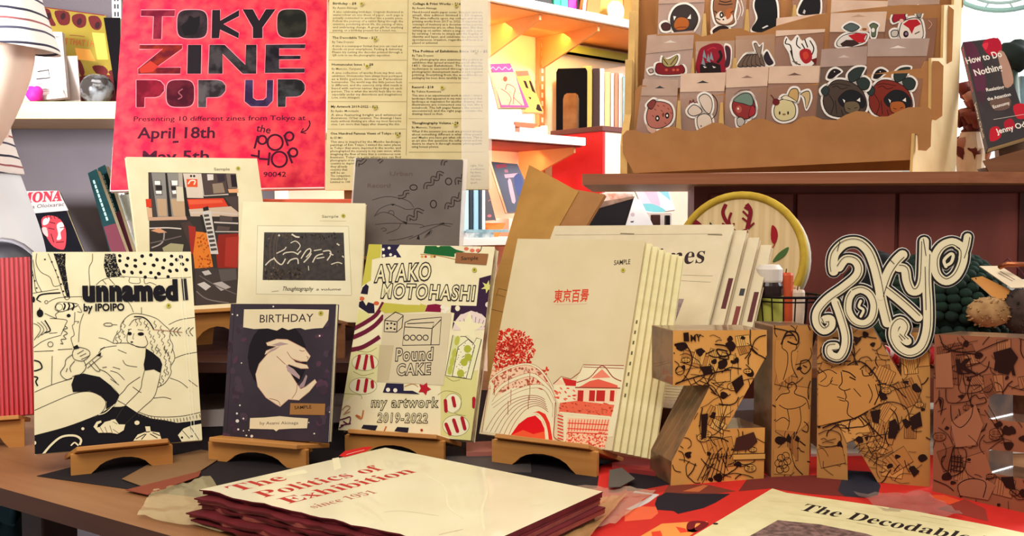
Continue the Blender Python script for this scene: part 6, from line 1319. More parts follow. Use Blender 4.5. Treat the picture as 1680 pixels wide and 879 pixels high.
pack('sticker pack with a glossy black shape ' + fr, Q((1231, -66), (1284, -68), (1276, 58), (1228, 62)), .172, .3, HDR, st_black, R3)
pack('sticker pack with a black furry shape ' + fr, Q((1300, -70), (1362, -72), (1352, 50), (1300, 52)), .174, .3, HDR, st_black2, R3)
for i, (x0, y0, x1, y1, dep) in enumerate(((1152, 22, 1160, 58, .150), (1222, 15, 1230, 50, .150), (1300, 8, 1308, 30, .150), (1134, 95, 1140, 125, .088), (1202, 95, 1210, 112, .088), (1110, 165, 1118, 212, .028), (1180, 168, 1188, 206, .028))):
    o, pm = dpl(1.525 + dep); P = []
    for x, y in ((x0 + 2, y0), (x1 - 2, y0), (x1, y1 + 8), (x0 - 2, y1 + 8)):
        q = pm(x, y); w = o + du * q[0] + dv * q[1] - D1; P.append((float(w @ du), float(w @ dv)))
    z = float((o - D1) @ dn); b = MB(); b.prism(P, z - .028, z, CEDGE); b.build('tier_divider', r)
# ------------------------------------------------------------ right end of the ledge: leaning book, paper flowers
W6 = Zm(1560, 0, 2.933); u, v = basis(math.radians(-14), math.radians(24), math.radians(14)); bo = at(1622, 243, 1.56); bp = planemap(bo, u, v)
r = thing('book', 'black book with red flowers leaning on a wooden rest at the right photo edge', 'book', frame(bo, u, v))
C4 = [bp(*p) for p in ((1581, 69), (1637, 62), (1692, 222), (1622, 243))]
mb = MB(); mb.prism(C4, -.0012, 0, mat('#241f22', .5, '#33282b', 20)); a = Art(bp, mb, .00097)
for p, c in ((((60, 215), (110, 208), (150, 300), (170, 420), (130, 470), (100, 330)), '#5c2f44'), (((160, 195), (228, 184), (245, 240), (200, 270), (160, 240)), '#b01c34'), (((225, 255), (255, 250), (290, 330), (300, 400), (260, 420), (240, 330)), '#b08a78'), (((150, 215), (180, 205), (170, 240)), '#d8344a'), (((300, 510), (352, 500), (370, 560), (320, 570)), '#c02434'), (((255, 590), (290, 570), (310, 610), (270, 630)), '#a81e30'), (((190, 620), (230, 610), (240, 660), (190, 680)), '#b82030'), (((120, 440), (170, 450), (160, 500), (130, 480)), '#46303c'), (((190, 480), (280, 470), (280, 520), (210, 530)), '#6a5248')): a.fill(W6(*p), c, 3)
T = lambda t, p, q2, h, c='#ece4dc', b=.02: a.text(t, W6(p)[0], W6(q2)[0], h, c, b)
T('How to Do', (78, 308), (248, 272), 11); T('Nothing', (118, 365), (252, 335), 11); T('Resisting', (172, 440), (258, 425), 5.5); T('the Attention', (178, 485), (290, 460), 5.5); T('Economy', (205, 522), (285, 500), 5.5); T('Jenny Odell', (222, 645), (395, 600), 9)
a.line(W6((205, 575), (352, 550)), .7, '#d8ccc4', smooth=False); mb.build('front_cover', r)
mb = MB(); mb.prism([(x * .99 + .0004, y * .985 + .0006) for x, y in C4], -.017, -.0012, PAGES); mb.build('page_block', r); mb = MB(); mb.prism(C4, -.0182, -.017, mat('#241f22', .5, '#33282b', 20)); mb.build('back_cover', r)
mb = MB(); d = np.array(C4[0]) - np.array(C4[3]); nn = np.array([-d[1], d[0]]) / np.linalg.norm(d) * .0012
mb.prism([tuple(C4[3]), tuple(C4[0]), tuple(np.array(C4[0]) + nn), tuple(np.array(C4[3]) + nn)], -.0182, 0, mat('#2b2024', .5)); 
# spine lettering, on the edge's own plane
L = np.linalg.norm(d); dd = d / L; pts = []
for t0, t1, txt, c in ((.97, .55, 'How to Do Nothing', '#e04a54'), (.45, .12, 'Jenny Odell', '#ece4dc')):
    vs, fs = glyphs(txt, .02); x0 = min(q[0] for q in vs); x1 = max(q[0] for q in vs); V = []
    for q in vs:
        s = (t0 + (t1 - t0) * (q[0] - x0) / (x1 - x0)) * L; z = -.0135 + q[1] * .0125; V.append((*(np.array(C4[3]) + dd * s + nn * 1.05), z))
    mb.add(V, fs, mat(c, .6))
mb.build('spine', r)
rz = bo[2] - lz
r = thing('book_rest', 'small brown wooden book rest under the leaning black book', 'stand', yawM((bo[0] + .045, bo[1] - .004, lz), math.radians(-14)))
RW2 = wood('#7a5238', '#64402a', 5)
b = MB(); b.prism([(-.052, rz * .55), (.09, rz + .022), (.09, 0), (-.04, 0)], -.006, .0, RW2, ax=1); b.build('front_board', r, .0008)
b = MB(); b.prism([(-.05, rz * .3), (.09, rz * .7), (.09, 0), (-.04, 0)], .0, .05, RW2, ax=1); b.build('base_block', r)
b = MB(); b.prism([(.012, 0), (.05, 0), (.095, .12), (.088, .123)], -.02, .07, RW2, ax=0); b.build('back_board', r)
b = MB(); p = at(1598, 272, 1.60); b.box((-.022, -.03, 0), (.036, .03, .006), mat('#201c1e', .2)); b.box((-.022, -.031, .006), (.036, .03, .0068), mat('#9a9aa2', .3)); o = b.build('flat_box', bev=.001); o.location = (p[0], p[1], lz + .0003); tag(o, 'thin black case lying on the ledge left of the book rest', 'case')
mb = MB(); rr = random.Random(9); p = at(1594, 190, 1.78)
for k in range(34):
    q = (rr.gauss(0, .014), rr.gauss(0, .012), rr.uniform(-.07, .05)); mb.ball(q, (.014, .012, .015), mat(rr.choice(('#6e2c24', '#8a4636', '#a8705a', '#5a221e')), .8), 7, 5, lambda d: 1 + .25 * math.sin(8 * d.x + 5 * d.z))
r = thing('paper_flowers', 'reddish brown dried flower bunch behind the display side panel', 'flowers', Matrix.Translation((p[0], p[1], p[2]))); mb.build('flower_heads', r, smooth=True)
b = MB(); b.lathe([(.012, lz - p[2] + .0003), (.022, lz - p[2] + .003), (.026, -.06), (.018, -.03)], mat('#c9b49a', .7, '#b89f84', 30), 16); b.build('wrapping_cone', r)
b = MB(); p = at(1664, 92, 1.9); 
b.ball((0, 0, 0), (.036, .03, .03), mat('#15251f', .7, '#0e1a17', 30), 16, 10, lambda d: 1 + .1 * math.sin(5 * d.x + 7 * d.z)); b.tube([(0, 0, -.02), (0, 0, lz - p[2] - .0003 + .0006)], [.006, .03], mat('#4a5a50', .6), 10)
o = b.build('small_plant', smooth=True); o.location = tuple(p); tag(o, 'small dark green potted plant behind the leaning black book', 'plant')
b = MB(); p = at(1690, 160, 1.95); b.box((-.03, -.02, lz - p[2] + .0003), (.05, .03, .04), mat('#8fb0b8', .5, '#7da0aa', 20)); o = b.build('gift_box', bev=.002); o.location = tuple(p); tag(o, 'pale blue box behind the leaning book at the right photo edge', 'box')
p = at(1640, -20, 3.3); mb = MB(); mb.tube([(.16 * math.cos(k * .2094), 0.0, .075 * math.sin(k * .2094)) for k in range(30)], .008, mat('#a9d8cc', .2), 8, True); mb.tube([(.11 * math.cos(k * .2094), 0.0, .05 * math.sin(k * .2094)) for k in range(30)], .005, mat('#c6e6de', .2), 8, True)
for k in range(10): g = k * .628; mb.tube([(.16 * math.cos(g), 0, .075 * math.sin(g)), (.11 * math.cos(g), 0, .05 * math.sin(g))], .003, mat('#c6e6de', .2), 6)
mb.tube([(0, 0, .075), (0, 0, .42)], .003, mat('#888888', .4), 6); o = mb.build('hanging_ring', smooth=True); o.location = tuple(p); tag(o, 'pale green glass ring ornament hanging in the bright window', 'ornament')

# ------------------------------------------------------------ shelving on the back wall
WHITE = mat('#f4efe9', .5, '#ece6de', 10); ORG_GLOW = mat('#e89a54', .7, '#e08c48', 8)  # orange light on the shelf undersides, put into the panel colour
def loc(px, y_back, z=None):
    """distance along the shelving at a photo column, for a plane set back from the shelf front"""
    k = (px - CX) / F; A = WO + (-WN) * y_back; r0 = ray(px, 300); r0 = r0 / r0[1]
    s = (A[0] - r0[0] * A[1]) / (r0[0] * WT[1] - WT[0]); return s, A[1] + WT[1] * s
def zat(py, Y): return float(at(CX, py, Y)[2])
def shelf(label, s0, s1, zt, th, under):
    r = thing('wall_shelf', label, 'shelf', SHF @ Matrix.Translation((0, 0, zt)), 'white shelves on the back wall')
    b = MB(); b.box((s0, 0, -th), (s1, SD, 0), WHITE); b.build('shelf_board', r, .001)
    b = MB(); b.box((s0 + .002, .012, -th - .003), (s1 - .002, SD - .002, -th), under); b.build('underside_tint', r)
    return r
Zs1, Zs2, Zs3 = 1.487, 1.206, .985
s1 = shelf('top white shelf above the pink books with an orange underside', -.3, .95, Zs1, .018, ORG_GLOW)
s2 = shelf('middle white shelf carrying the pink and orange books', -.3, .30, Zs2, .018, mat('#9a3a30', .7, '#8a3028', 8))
s3 = shelf('lower white shelf with striped books right of the price list', -.3, .24, Zs3, .016, ORG_GLOW)
for nm, lb, px in (('shelf_upright', 'slotted orange metal shelf upright right of the pink books', 884),):
    s, Y = loc(px, SD); r = thing(nm, lb, 'shelf upright', SHF @ Matrix.Translation((s, SD - .012, 0)))
    b = MB(); b.box((-.010, 0, .3), (.010, .012, 1.95), mat('#d98a56', .5, '#cf7c48', 8)); b.build('channel', r)
    b = MB()
    for k in range(60): b.box((-.003, -.0006, .6 + k * .02), (.003, 0, .612 + k * .02), mat('#f6e6d6', .5))
    b.build('slots', r)
for i, (px, zz) in enumerate(((884, Zs1 - .0212), (846, Zs2 - .0212), (790, Zs1 - .0212))):
    s, Y = loc(px, SD); b = MB(); b.prism([(.02, 0), (SD - .013, 0), (SD - .013, -.075), (SD - .03, -.07), (.02, -.012)], -.003, .003, mat('#dc9a5c', .5, '#d28c4c', 8), ax=0)
    o = b.build('shelf_bracket', M=SHF @ Matrix.Translation((s, 0, zz))); tag(o, ('orange metal bracket under the top shelf at the slotted upright', 'orange metal bracket under the middle shelf', 'orange metal bracket under the top shelf next to the price list')[i], 'bracket', 'shelf brackets')
b = MB(); b.box((.36, SD - .03, Zs1 - .05), (.95, SD - .002, Zs1 - .032), mat('#dde06a', .5, '#d2d65a', 10))
for s_, z_, pw, c_ in ((.22, Zs1 - .03, .9, (1, .66, .16)), (.02, Zs2 - .03, .9, (1, .36, .18))):  # strip lamp under the top shelf; the lower one is added bounce glow
    q_ = WO - WN * (SD * .55) + WT * s_; area('strip_and_bounce_light', (q_[0], q_[1], z_), (q_[0] - WN[0] * .12, q_[1] - WN[1] * .12, z_ - .2), .5, .03, pw, c_); o = b.build('trim_1', M=SHF); structure(o)
def face_book(name, label, quad, Y, yawd, tiltd, t, cover, fn, cat='book', group=None, rolld=0, side=None):
    u, v = basis(math.radians(yawd), math.radians(tiltd), math.radians(rolld)); o = at(*quad[3], Y); pm = planemap(o, u, v); r = thing(name, label, cat, frame(o, u, v), group)
    P = [pm(*p) for p in quad]; mb = MB(); mb.prism(P, -.001, 0, cover, side)
    a = Art(pm, mb, Y / F)
    if fn: fn(a)
    mb.build('front_cover', r)
    c = np.mean(P, 0); mb = MB(); mb.prism([tuple(c + (np.array(p) - c) * .985) for p in P], -t + .001, -.001, PAGES); mb.build('page_block', r); mb = MB(); mb.prism(P, -t, -t + .001, side or cover); mb.build('back_cover', r); return r
B6 = Zm(780, 80, 5.49)
def pink(a):
    a.fill(B6((135, 215), (350, 210), (440, 510), (235, 505)), '#efb98c'); a.line(B6((135, 185), (160, 165), (185, 190), (210, 165), (240, 188), (270, 165), (300, 188), (325, 168)), 1.6, '#f2a0c4')
    for p in (((230, 360), (290, 400), (320, 450), (300, 510)), ((360, 365), (345, 420), (340, 500)), ((270, 370), (285, 320), (340, 340), (360, 370)), ((345, 440), (420, 510))): a.line(B6(*p), 1.5, '#c4424a')
    (px, py), = B6((268, 272)); a.ell(px, py, 3.6, 4.4, '#c8503c'); 
    for x, y in ((240, 280), (310, 390), (290, 460), (400, 400)): (px, py), = B6((x, y)); a.ell(px, py, 1, 1.2, '#e8924a')
face_book('book', 'pink topped peach book leaning left on the middle shelf', [(804, 105), (837, 104), (868, 176), (822, 176)], 2.03, 36, 16, .012, mat('#d22c78', .5), pink, rolld=0, side=mat('#8a1430', .5))
def orng(a):
    a.fill([(846, 117), (866, 116), (868, 124), (849, 125)], '#ee6a4e'); 
    for p in (((430, 285), (455, 290), (480, 360), (455, 350)), ((480, 285), (500, 290), (545, 405), (510, 380)), ((555, 500), (575, 500), (605, 565), (570, 560), (545, 545)), ((475, 430), (505, 440), (495, 460))): a.fill(B6(*p), '#2e1c1a')
face_book('book', 'orange book with black marks leaning beside the peach book', [(846, 116), (866, 116), (892, 184), (861, 184)], 2.10, 36, 16, .010, mat('#eca03c', .5, '#e69430', 20), orng)
def shelf_box(name, label, px0, px1, py0, zb, back, m, cat='book', dep=.1, group=None, parts=None):
    s0, Y = loc(px0, back); s1, Y1 = loc(px1, back); z1 = zat(py0, Y); r = thing(name, label, cat, SHF @ Matrix.Translation((s0, back, zb)), group); w = s1 - s0; h = z1 - zb
    b = MB(); e = min(.0015, w * .12); b.box((0, 0, 0), (e, dep, h), m); b.box((w - e, 0, 0), (w, dep, h), m); b.box((e, 0, 0), (w - e, e, h), m); b.build('cover', r, .0006)
    b = MB(); b.box((e, e, .001), (w - e, dep - .002, h - .002), PAGES); b.build('page_block', r); return r
zz = Zs2 + .0003
for k, (c, x1, lb) in enumerate((('#dbe8ea', 845, 'bottom white book of the flat stack on the middle shelf'), ('#f0f0ee', 843, 'top white book of the flat stack on the middle shelf'))):
    s0, Y = loc(800, .02); s1_, _ = loc(x1, .02); r = thing('book', lb, 'book', SHF @ Matrix.Translation((s0, .02, zz)), 'flat white books on the middle shelf')
    b = MB(); m = mat(c, .5); b.box((0, 0, 0), (s1_ - s0, .12, .0018), m); b.box((0, 0, .0155), (s1_ - s0, .12, .0172), m); b.box((0, 0, .0018), (s1_ - s0, .0018, .0155), m); b.build('cover', r); b = MB(); b.box((.002, .0018, .0018), (s1_ - s0 - .003, .118, .0155), mat('#e8f2f2', .6)); b.build('page_block', r); zz += .0174
s0, Y = loc(847, .04); s1_, _ = loc(876, .04)
for k, (c, lb, d0, d1) in enumerate((('#d9b4a8', 'pinkish booklet lying under the red orange tray on the middle shelf', .01, .004), ('#d45a34', 'red orange shallow tray at the end of the middle shelf', 0, 0))):
    h = (.016, .010)[k]; z0 = Zs2 + .0003 + (0, .0165)[k]; b = MB(); b.prism([(d0, 0), (s1_ - s0 + d1 * 3, 0), (s1_ - s0 + d1 * 3 + (.012 if k else 0), h), (d0 - (.006 if k else 0), h)], 0, .08, mat(c, .5, scale=20), ax=1); o = b.build(('booklet', 'tray')[k], bev=.001, M=SHF @ Matrix.Translation((s0, .04, z0))); tag(o, lb, ('booklet', 'tray')[k])
for px, c, lb, h in ((884, '#e6d6c4', 'cream candle on the middle shelf left of the black bookend', .030), (892, '#fbf7f2', 'white candle on the middle shelf nearest the black bookend', .034)):
    s, Y = loc(px, .12); b = MB(); b.lathe([(.007, 0), (.0085, .002), (.0085, h - .003), (.007, h), (.002, h - .002)], mat(c, .5), 18); b.tube([(0, 0, h - .003), (0, 0, h + .004)], .0008, BLACK, 5); o = b.build('small_candle', M=SHF @ Matrix.Translation((s, .12, Zs2 + .0003))); tag(o, lb, 'candle')
# top shelf things
for px0, px1, c, lb in ((845, 905, '#2a2626', 'dark box at the left of the top shelf'), ):
    shelf_box('book', lb, px0, px1, -40, Zs1 + .0003, .03, mat(c, .5))
for px0, px1, c, lb in ((908, 919, '#2fae8a', 'green book standing on the top shelf'), (920, 931, '#3cc2b2', 'turquoise book standing on the top shelf'), (932, 945, '#c72c9a', 'magenta book standing on the top shelf'), (946, 955, '#3c2a34', 'dark plum book standing on the top shelf')):
    shelf_box('book', lb, px0, px1, -30, Zs1 + .0003, .05, mat(c, .5), group='upright books on the top shelf')
def blockpic(a): pass
for q4, c, lb, Y, nm in (([(968, -30), (990, -34), (982, 20), (962, 18)], '#c8743c', 'orange wooden easel leaning on the top shelf', 2.23, 'book'), ([(985, -20), (1020, -20), (1022, 24), (976, 22)], '#d9a850', 'amber card leaning on the top shelf between orange easels', 2.27, 'card'), ([(1024, -30), (1040, -30), (1032, 26), (1022, 14)], '#e0702c', 'orange card leaning at the right of the amber card', 2.34, 'card'), ([(1044, -30), (1076, -30), (1076, 40), (1050, 34)], '#d2c65c', 'yellow green folder leaning at the right end of the top shelf', 2.36, 'folder')):
    pm_z = Zs1 + .0004
    u, v = basis(math.radians(41), math.radians(12)); o = at(*q4[3], Y); o[2] = pm_z; pm = planemap(o, u, v); P = [pm(*p) for p in q4]; P[2] = (P[2][0], 0); P[3] = (0, 0)
    r = thing('display_card' if nm != 'folder' else 'folder', lb, nm if nm != 'book' else 'card', frame(o, u, v)); b = MB(); b.prism(P, -.004, 0, mat(c, .6, scale=20)); b.build('panel', r); b = MB(); b.prism([(.06, -.0042), (.063, -.0042), (.01, -.03), (.004, -.028)], .004, .012, mat(c, .6, scale=20), ax=0); b.build('strut', r)
b = MB(); p = at(1012, 34, 2.2); b.ball((0, 0, .018), (.024, .012, .022), mat('#dff0d8', .5, '#f4f0e4', 30), 14, 9, lambda d: 1 + .15 * math.sin(5 * d.x + 6 * d.y)); o = b.build('paper_bag', smooth=True, M=SHF @ Matrix.Translation((loc(1008, .014)[0], .014, Zs1 + .0003))); tag(o, 'crumpled pale green paper bag on the top shelf edge', 'bag')

# red and pink cabinet with books on top
sa, Ya = loc(990, 0); r = thing('cabinet', 'bookcase with a bright red end panel and pale pink front', 'cabinet', SHF @ Matrix.Translation((sa, 0, 0)))
ct = 1.236; b = MB(); b.box((.004, .0, 0), (.9, .165, ct - .012), mat('#ecc9b6', .7, '#e6bda8', 6)); b.build('carcass', r)
b = MB(); b.box((-.004, -.001, 0), (.004, .166, ct - .012), mat('#d4141c', .6, '#bf0f18', 6)); b.build('end_panel', r); b = MB(); b.box((-.008, -.004, ct - .012), (.9, .168, ct), mat('#5a2a26', .6)); b.build('top_board', r, .001)
bz = ct + .0003
s0, Y0 = loc(938, .1); h = zat(113, 2.35) - bz
r = thing('bookend', 'black metal bookend with an arched opening on the red cabinet', 'bookend', yawM((*(WO + WT * (sa - .006) - WN * .15)[:2], bz), math.radians(-8)))
wB = .074; b = MB(); aw = wB * .30; pts = [(0, 0), (wB * .22, 0)] + [(wB * .22, h * .5), (wB * .26, h * .57), (wB * .34, h * .6), (wB * .62, h * .6), (wB * .7, h * .57), (wB * .74, h * .5)] + [(wB * .74, 0), (wB, 0), (wB, h * .95), (wB * .95, h), (wB * .06, h), (0, h * .94)]
b.prism(pts, 0, .0025, mat('#0c090a', .8, spec=.05), ax=1); b.build('plate', r, .0005); b = MB(); b.box((0, .0026, 0), (wB, .012, .0015), mat('#1a1416', .4)); b.build('foot', r)
bx = (WO + WT * (sa - .006) - WN * .15)
def row_book(px0, px1, py0, c, lb, Y, h2=None, dep=.11, top=None):
    a0, a1 = at(px0, 205, Y), at(px1, 205, Y); w = float(a1[0] - a0[0]); hh = zat(py0, Y) - bz
    r = thing('book', lb, 'book', yawM((a0[0], Y, bz), 0), 'books on the red and pink cabinet'); m = mat(c, .5, h2, 40)
    e = min(.002, w * .15); b = MB(); b.box((0, 0, 0), (e, dep, hh), m); b.box((w - e, 0, 0), (w, dep, hh), m); b.box((e, 0, 0), (w - e, e, hh), m); b.build('cover', r, .0008); b = MB(); b.box((e, e, .001), (w - e, dep - .003, hh - .003), PAGES); b.build('page_block', r)
row_book(916, 947, 128, '#a8774c', 'tan book standing behind the arch of the black bookend', 2.42, '#8f6038')
row_book(956.5, 971, 108, '#c9b25c', 'mustard spined book beside the black bookend', 2.36); row_book(972, 983, 112, '#3a2420', 'dark brown book right of the mustard one', 2.36); row_book(984, 991, 112, '#f4efe6', 'thin white book right of the dark brown one', 2.36)
for i, (x0, x1, y0, c) in enumerate(((992, 1001, 118, '#d9c08a'), (1002, 1007, 120, '#efe9de'), (1008, 1014, 119, '#c98a6c'), (1015, 1021, 121, '#f3efe8'))): row_book(x0, x1, y0, c, ('straw yellow book', 'thin off-white book', 'salmon spined book', 'white book left of the blue one')[i] + ' in the row on the cabinet', 2.37)
row_book(1022, 1046, 124, '#86b2c4', 'pale blue book at the right of the row on the cabinet', 2.36, '#a9cad6')
a0 = at(976, 112, 2.49); b = MB(); b.prism([(0, 0), (.10, 0), (.10, .145), (.065, .175), (-.0, .165)], 0, .06, mat('#e8c9bd', .6, '#dfbcae', 20), ax=1); o = b.build('binder', bev=.001); o.location = (a0[0] + .01, 2.49, bz); tag(o, 'pinkish white slanted file box behind the books on the cabinet', 'binder')

# lower shelf
zz = Zs3 + .0003
for i, (x0, x1, c) in enumerate(((757, 769, '#bcd8e6'), (770, 776, '#26323c'), (777, 785, '#9cc6dc'), (786, 790, '#2c3a48'), (791, 796, '#eef2f2'))):
    shelf_box('book', ('pale blue book leftmost', 'thin dark book second from left', 'sky blue book in the middle', 'thin navy book second from right', 'white book rightmost')[i] + ' of the striped row on the lower shelf', x0, x1, 310, zz, .03, mat(c, .5), group='striped books on the lower shelf')
def red_bk(a):
    a.line([(801, 330), (806, 326)], 1.2, '#b06a6a'); a.ell(803, 354, 3.5, 2.5, '#c06a70'); a.fill([(796, 362), (812, 361), (813, 364), (797, 365)], '#e8a88c')
face_book('book', 'small black book leaning beside the striped row on the lower shelf', [(792, 311), (801, 311), (814, 362), (792, 364)], 2.04, 36, 14, .008, mat('#2a1216', .4), red_bk)
b = MB(); s, Y = loc(806, .06); b.prism([(0, 0), (.04, 0), (.062, .03), (.012, .02)], 0, .09, mat('#e2782c', .6, '#d66a20', 14), ax=1); o = b.build('tilted_rest', bev=.001, M=SHF @ Matrix.Translation((s - .012, .07, zz))); tag(o, 'orange wedge rest below the small black book', 'stand')
def navy(a):
    for p, c in ((((813, 270), (830, 269), (832, 274), (815, 276)), '#b8566c'), (((827, 278), (833, 278), (834, 283), (828, 283)), '#b57a8c'), (((827, 286), (849, 284), (850, 290), (829, 292)), '#d8a0b0'), (((833, 297), (838, 294), (842, 310), (846, 330), (840, 332)), '#c9a2ae'), (((843, 290), (853, 285), (858, 300), (852, 322), (846, 310)), '#4a5480')): a.fill(p, c, 0 if len(p) == 4 else 2)
face_book('book', 'navy book with a pale hand leaning on the back wall above the lower shelf', [(806, 265), (849, 268), (861, 300), (833, 349)][:0] or [(806, 265), (849, 269), (884, 346), (833, 349)], 2.12, 36, 12, .010, mat('#26243a', .4, '#343250', 12), navy)
b = MB(); s, Y = loc(830, .14); b.box((0, 0, 0), (.09, .06, .04), mat('#d8c4b8', .6)); o = b.build('card_box', bev=.001, M=SHF @ Matrix.Translation((s, .13, zz))); tag(o, 'pale card box under the leaning navy book', 'box')
for i, (x0, x1, c, b0, hh) in enumerate(((770, 812, '#e4ecec', .005, .010), (775, 834, '#9cc4cc', .012, .006))):
    s0, Y = loc(x0, b0); s1_, _ = loc(x1, b0); b = MB(); b.box((0, 0, 0), (s1_ - s0, .022, hh), mat(c, .4, '#7a96a0', 50)); o = b.build('booklet', M=SHF @ Matrix.Translation((s0 - .005, b0 - .003 if i == 0 else .005, zz + (0, .0103)[i]))); tag(o, ('white booklet lying at the front of the lower shelf', 'pale blue booklet lying on the white one on the lower shelf')[i], 'booklet')

# plinth with magazines below the ledge
pz = .978; r = thing('plinth', 'white display plinth behind the counter end', 'plinth', yawM((.115, 1.90, 0), .1)); b = MB(); b.box((0, 0, 0), (.21, .16, pz - .01), WHITE); b.build('plinth_body', r, .002); b = MB(); b.box((-.004, -.004, pz - .01), (.214, .164, pz), WHITE); b.build('top_board', r, .001)
def fill_box(name, label, cat, px0, px1, py0, Y, m, dep=.05, zb=pz + .0003, yw=.1):
    a0, a1 = at(px0, py0, Y), at(px1, py0, Y); b = MB(); b.box((0, 0, 0), (a1[0] - a0[0], dep, a0[2] - zb), m); o = b.build(name, bev=.0015); o.location = (a0[0], Y, zb); o.rotation_euler.z = yw; return tag(o, label, cat)
r = thing('box', 'black box with a pale brown lid edge under the ledge', 'box', yawM((*at(968, 350, 1.97)[:2], pz + .0003), .1)); w = float(at(1042, 350, 1.97)[0] - at(968, 350, 1.97)[0])
b = MB(); b.prism([(0, 0), (w, 0), (w, zat(325, 1.97) - pz), (0, zat(346, 1.97) - pz)], 0, .04, BLACK, ax=1); b.build('box_body', r, .001); b = MB(); b.prism([(0, zat(346, 1.97) - pz), (w, zat(325, 1.97) - pz), (w, zat(322, 1.97) - pz), (0, zat(334, 1.97) - pz)], -.001, .042, mat('#a88a78', .6, '#6a5448', 40), ax=1); b.build('lid', r)
def zine_a(a): a.ell(1038, 352, 3.4, 3.4, '#d8c4d0'); a.fill([(1034, 363), (1040, 362), (1039, 365), (1035, 365)], '#5a5560')
face_book('magazine', 'white booklet leaning between the black box and the pastel magazine', [(1041, 323), (1052, 330), (1073, 372), (1026, 372)], 1.90, 10, 20, .004, mat('#f3f5f7', .5), zine_a, 'magazine')
def pastel(a):
    for p, c in ((((1044, 308), (1072, 305), (1080, 330), (1064, 345), (1052, 335)), '#e6c6d8'), (((1058, 312), (1075, 310), (1084, 340), (1078, 345), (1064, 326)), '#f2b4cc'), (((1075, 306), (1092, 306), (1100, 330), (1090, 322)), '#86c6dc'), (((1048, 336), (1070, 334), (1092, 345), (1080, 349), (1054, 344)), '#74bcc8'), (((1082, 318), (1096, 326), (1104, 338), (1090, 340)), '#dfe6ee')): a.fill(p, c, 3)
face_book('magazine', 'pastel pink and blue magazine leaning under the ledge', [(1038, 305), (1094, 304), (1108, 344), (1060, 350)], 2.0, 8, 22, .006, mat('#d7e4ee', .4, '#e6dce8', 10), pastel, 'magazine')
fill_box('card_box', 'white card box with a dark cut-out below the pastel magazine', 'box', 1062, 1104, 348, 1.96, mat('#eee6e0', .6), .03)
fill_box('box', 'small dark brown box in front of the white card box', 'box', 1070, 1084, 352, 1.94, mat('#4a2c28', .6), .015)
fill_box('tin', 'black round-edged tin left of the embroidered disc', 'tin', 1093, 1100, 353, 1.93, BLACK, .015)
fill_box('paper_stack', 'white and salmon paper stack under the ledge behind the black box', 'paper', 988, 1040, 316, 2.03, mat('#efe6e0', .6, '#d9947a', 60), .03)

# ------------------------------------------------------------ left wall shelf and its things
OAK = wood('#c9ac86', '#b8976e', 4, (1, 12, 12)); sy = 2.36; zt = zat(166, sy); zb2 = zat(195, sy)
r = thing('wall_shelf', 'pale oak shelf on the left wall behind the person', 'shelf', Matrix.Translation((-1.7, sy, zb2)))
b = MB(); b.box((0, 0, 0), (1.30, .257, zt - zb2), OAK); b.build('shelf_board', r, .002)
for x in (.3, 1.2): b = MB(); b.prism([(.02, 0), (.255, 0), (.255, -.14), (.24, -.14)], x - .003, x + .003, mat('#d8d2cc', .5), ax=0); b.build('bracket', r)
b = MB(); b.box((-.012, 0, .4), (.012, .012, 1.95), mat('#d8d4cc', .5, '#cfcac2', 10)); 
for k in range(70): b.box((-.006, -.001, .5 + k * .02), (-.002, .0, .512 + k * .02), BLACK); b.box((.002, -.001, .5 + k * .02), (.006, .0, .512 + k * .02), BLACK)
p = at(190, 100, 2.605); o = b.build('shelf_upright'); o.location = (p[0] + .004, 2.606, 0); tag(o, 'slotted pale metal shelf upright left of the red poster', 'shelf upright')
U = Zm(0, 0, 3.38)
def lp(a):
    for p in (((200, 40), (230, 45), (240, 90), (215, 140), (195, 100)), ((235, 48), (275, 55), (290, 100), (310, 140), (280, 140), (255, 100)), ((305, 60), (380, 68), (385, 130), (340, 140), (315, 110)), ((400, 90), (440, 75), (475, 90), (475, 140), (440, 155), (405, 130)), ((490, 95), (540, 90), (565, 130), (550, 165), (510, 155)), ((370, 360), (400, 390), (430, 450), (380, 500)), ((415, 340), (445, 335), (470, 400), (450, 420)), ((510, 370), (570, 365), (600, 400), (560, 430)), ((600, 400), (640, 390), (650, 450)), ((380, 440), (640, 420), (660, 560), (370, 560))): a.fill(U(*p), '#571c1c', 3)
    for x, y in ((350, 90), (440, 120), (540, 140), (270, 90)): (px, py), = U((x, y)); a.ell(px, py, 4, 6, '#2c1418', .3)
    a.text('THINGS THAT I HEAR', U((250, 232))[0], U((585, 266))[0], 10, '#a0552c', .03); a.line(U((385, 195), (430, 198), (470, 203)), 1.6, '#7a4a24'); a.fill(U((415, 265), (500, 275), (530, 340), (430, 330)), '#c98a3c'); a.fill(U((510, 180), (580, 185), (600, 330), (540, 330)), '#c4a848')
    a.line(U((180, 32), (580, 86)), 1.6, '#6e2028', smooth=False)
face_book('record_sleeve', 'mustard record sleeve with dark red figures leaning on the oak shelf', [(42, 7), (173, 25), (200, 166), (60, 166)], 2.48, 4, 12, .006, mat('#84722a', .8, '#927e34', 8, spec=.1), lp, 'record')
FRM = mat('#b4a7a0', .45, '#a8998f', 20)
u, v = basis(math.radians(-6), math.radians(12)); o = at(60, 165.5, 2.41); o[2] = zt + .0004; pm = planemap(o, u, v)
r = thing('picture_frame', 'grey picture frame leaning half hidden behind the person', 'frame', frame(o, u, v)); A_, B_, C_, D_ = [np.array(pm(*p)) for p in ((20, 50), (104, 54), (113, 161), (20, 165))]
C_[1] = max(C_[1], .001); D_[1] = .0
c = (A_ + B_ + C_ + D_) / 4
def ring4(k): return [tuple(c + (np.array(p) - c) * k) for p in (A_, B_, C_, D_)]
b = MB(); O4, I4 = ring4(1), ring4(.86)
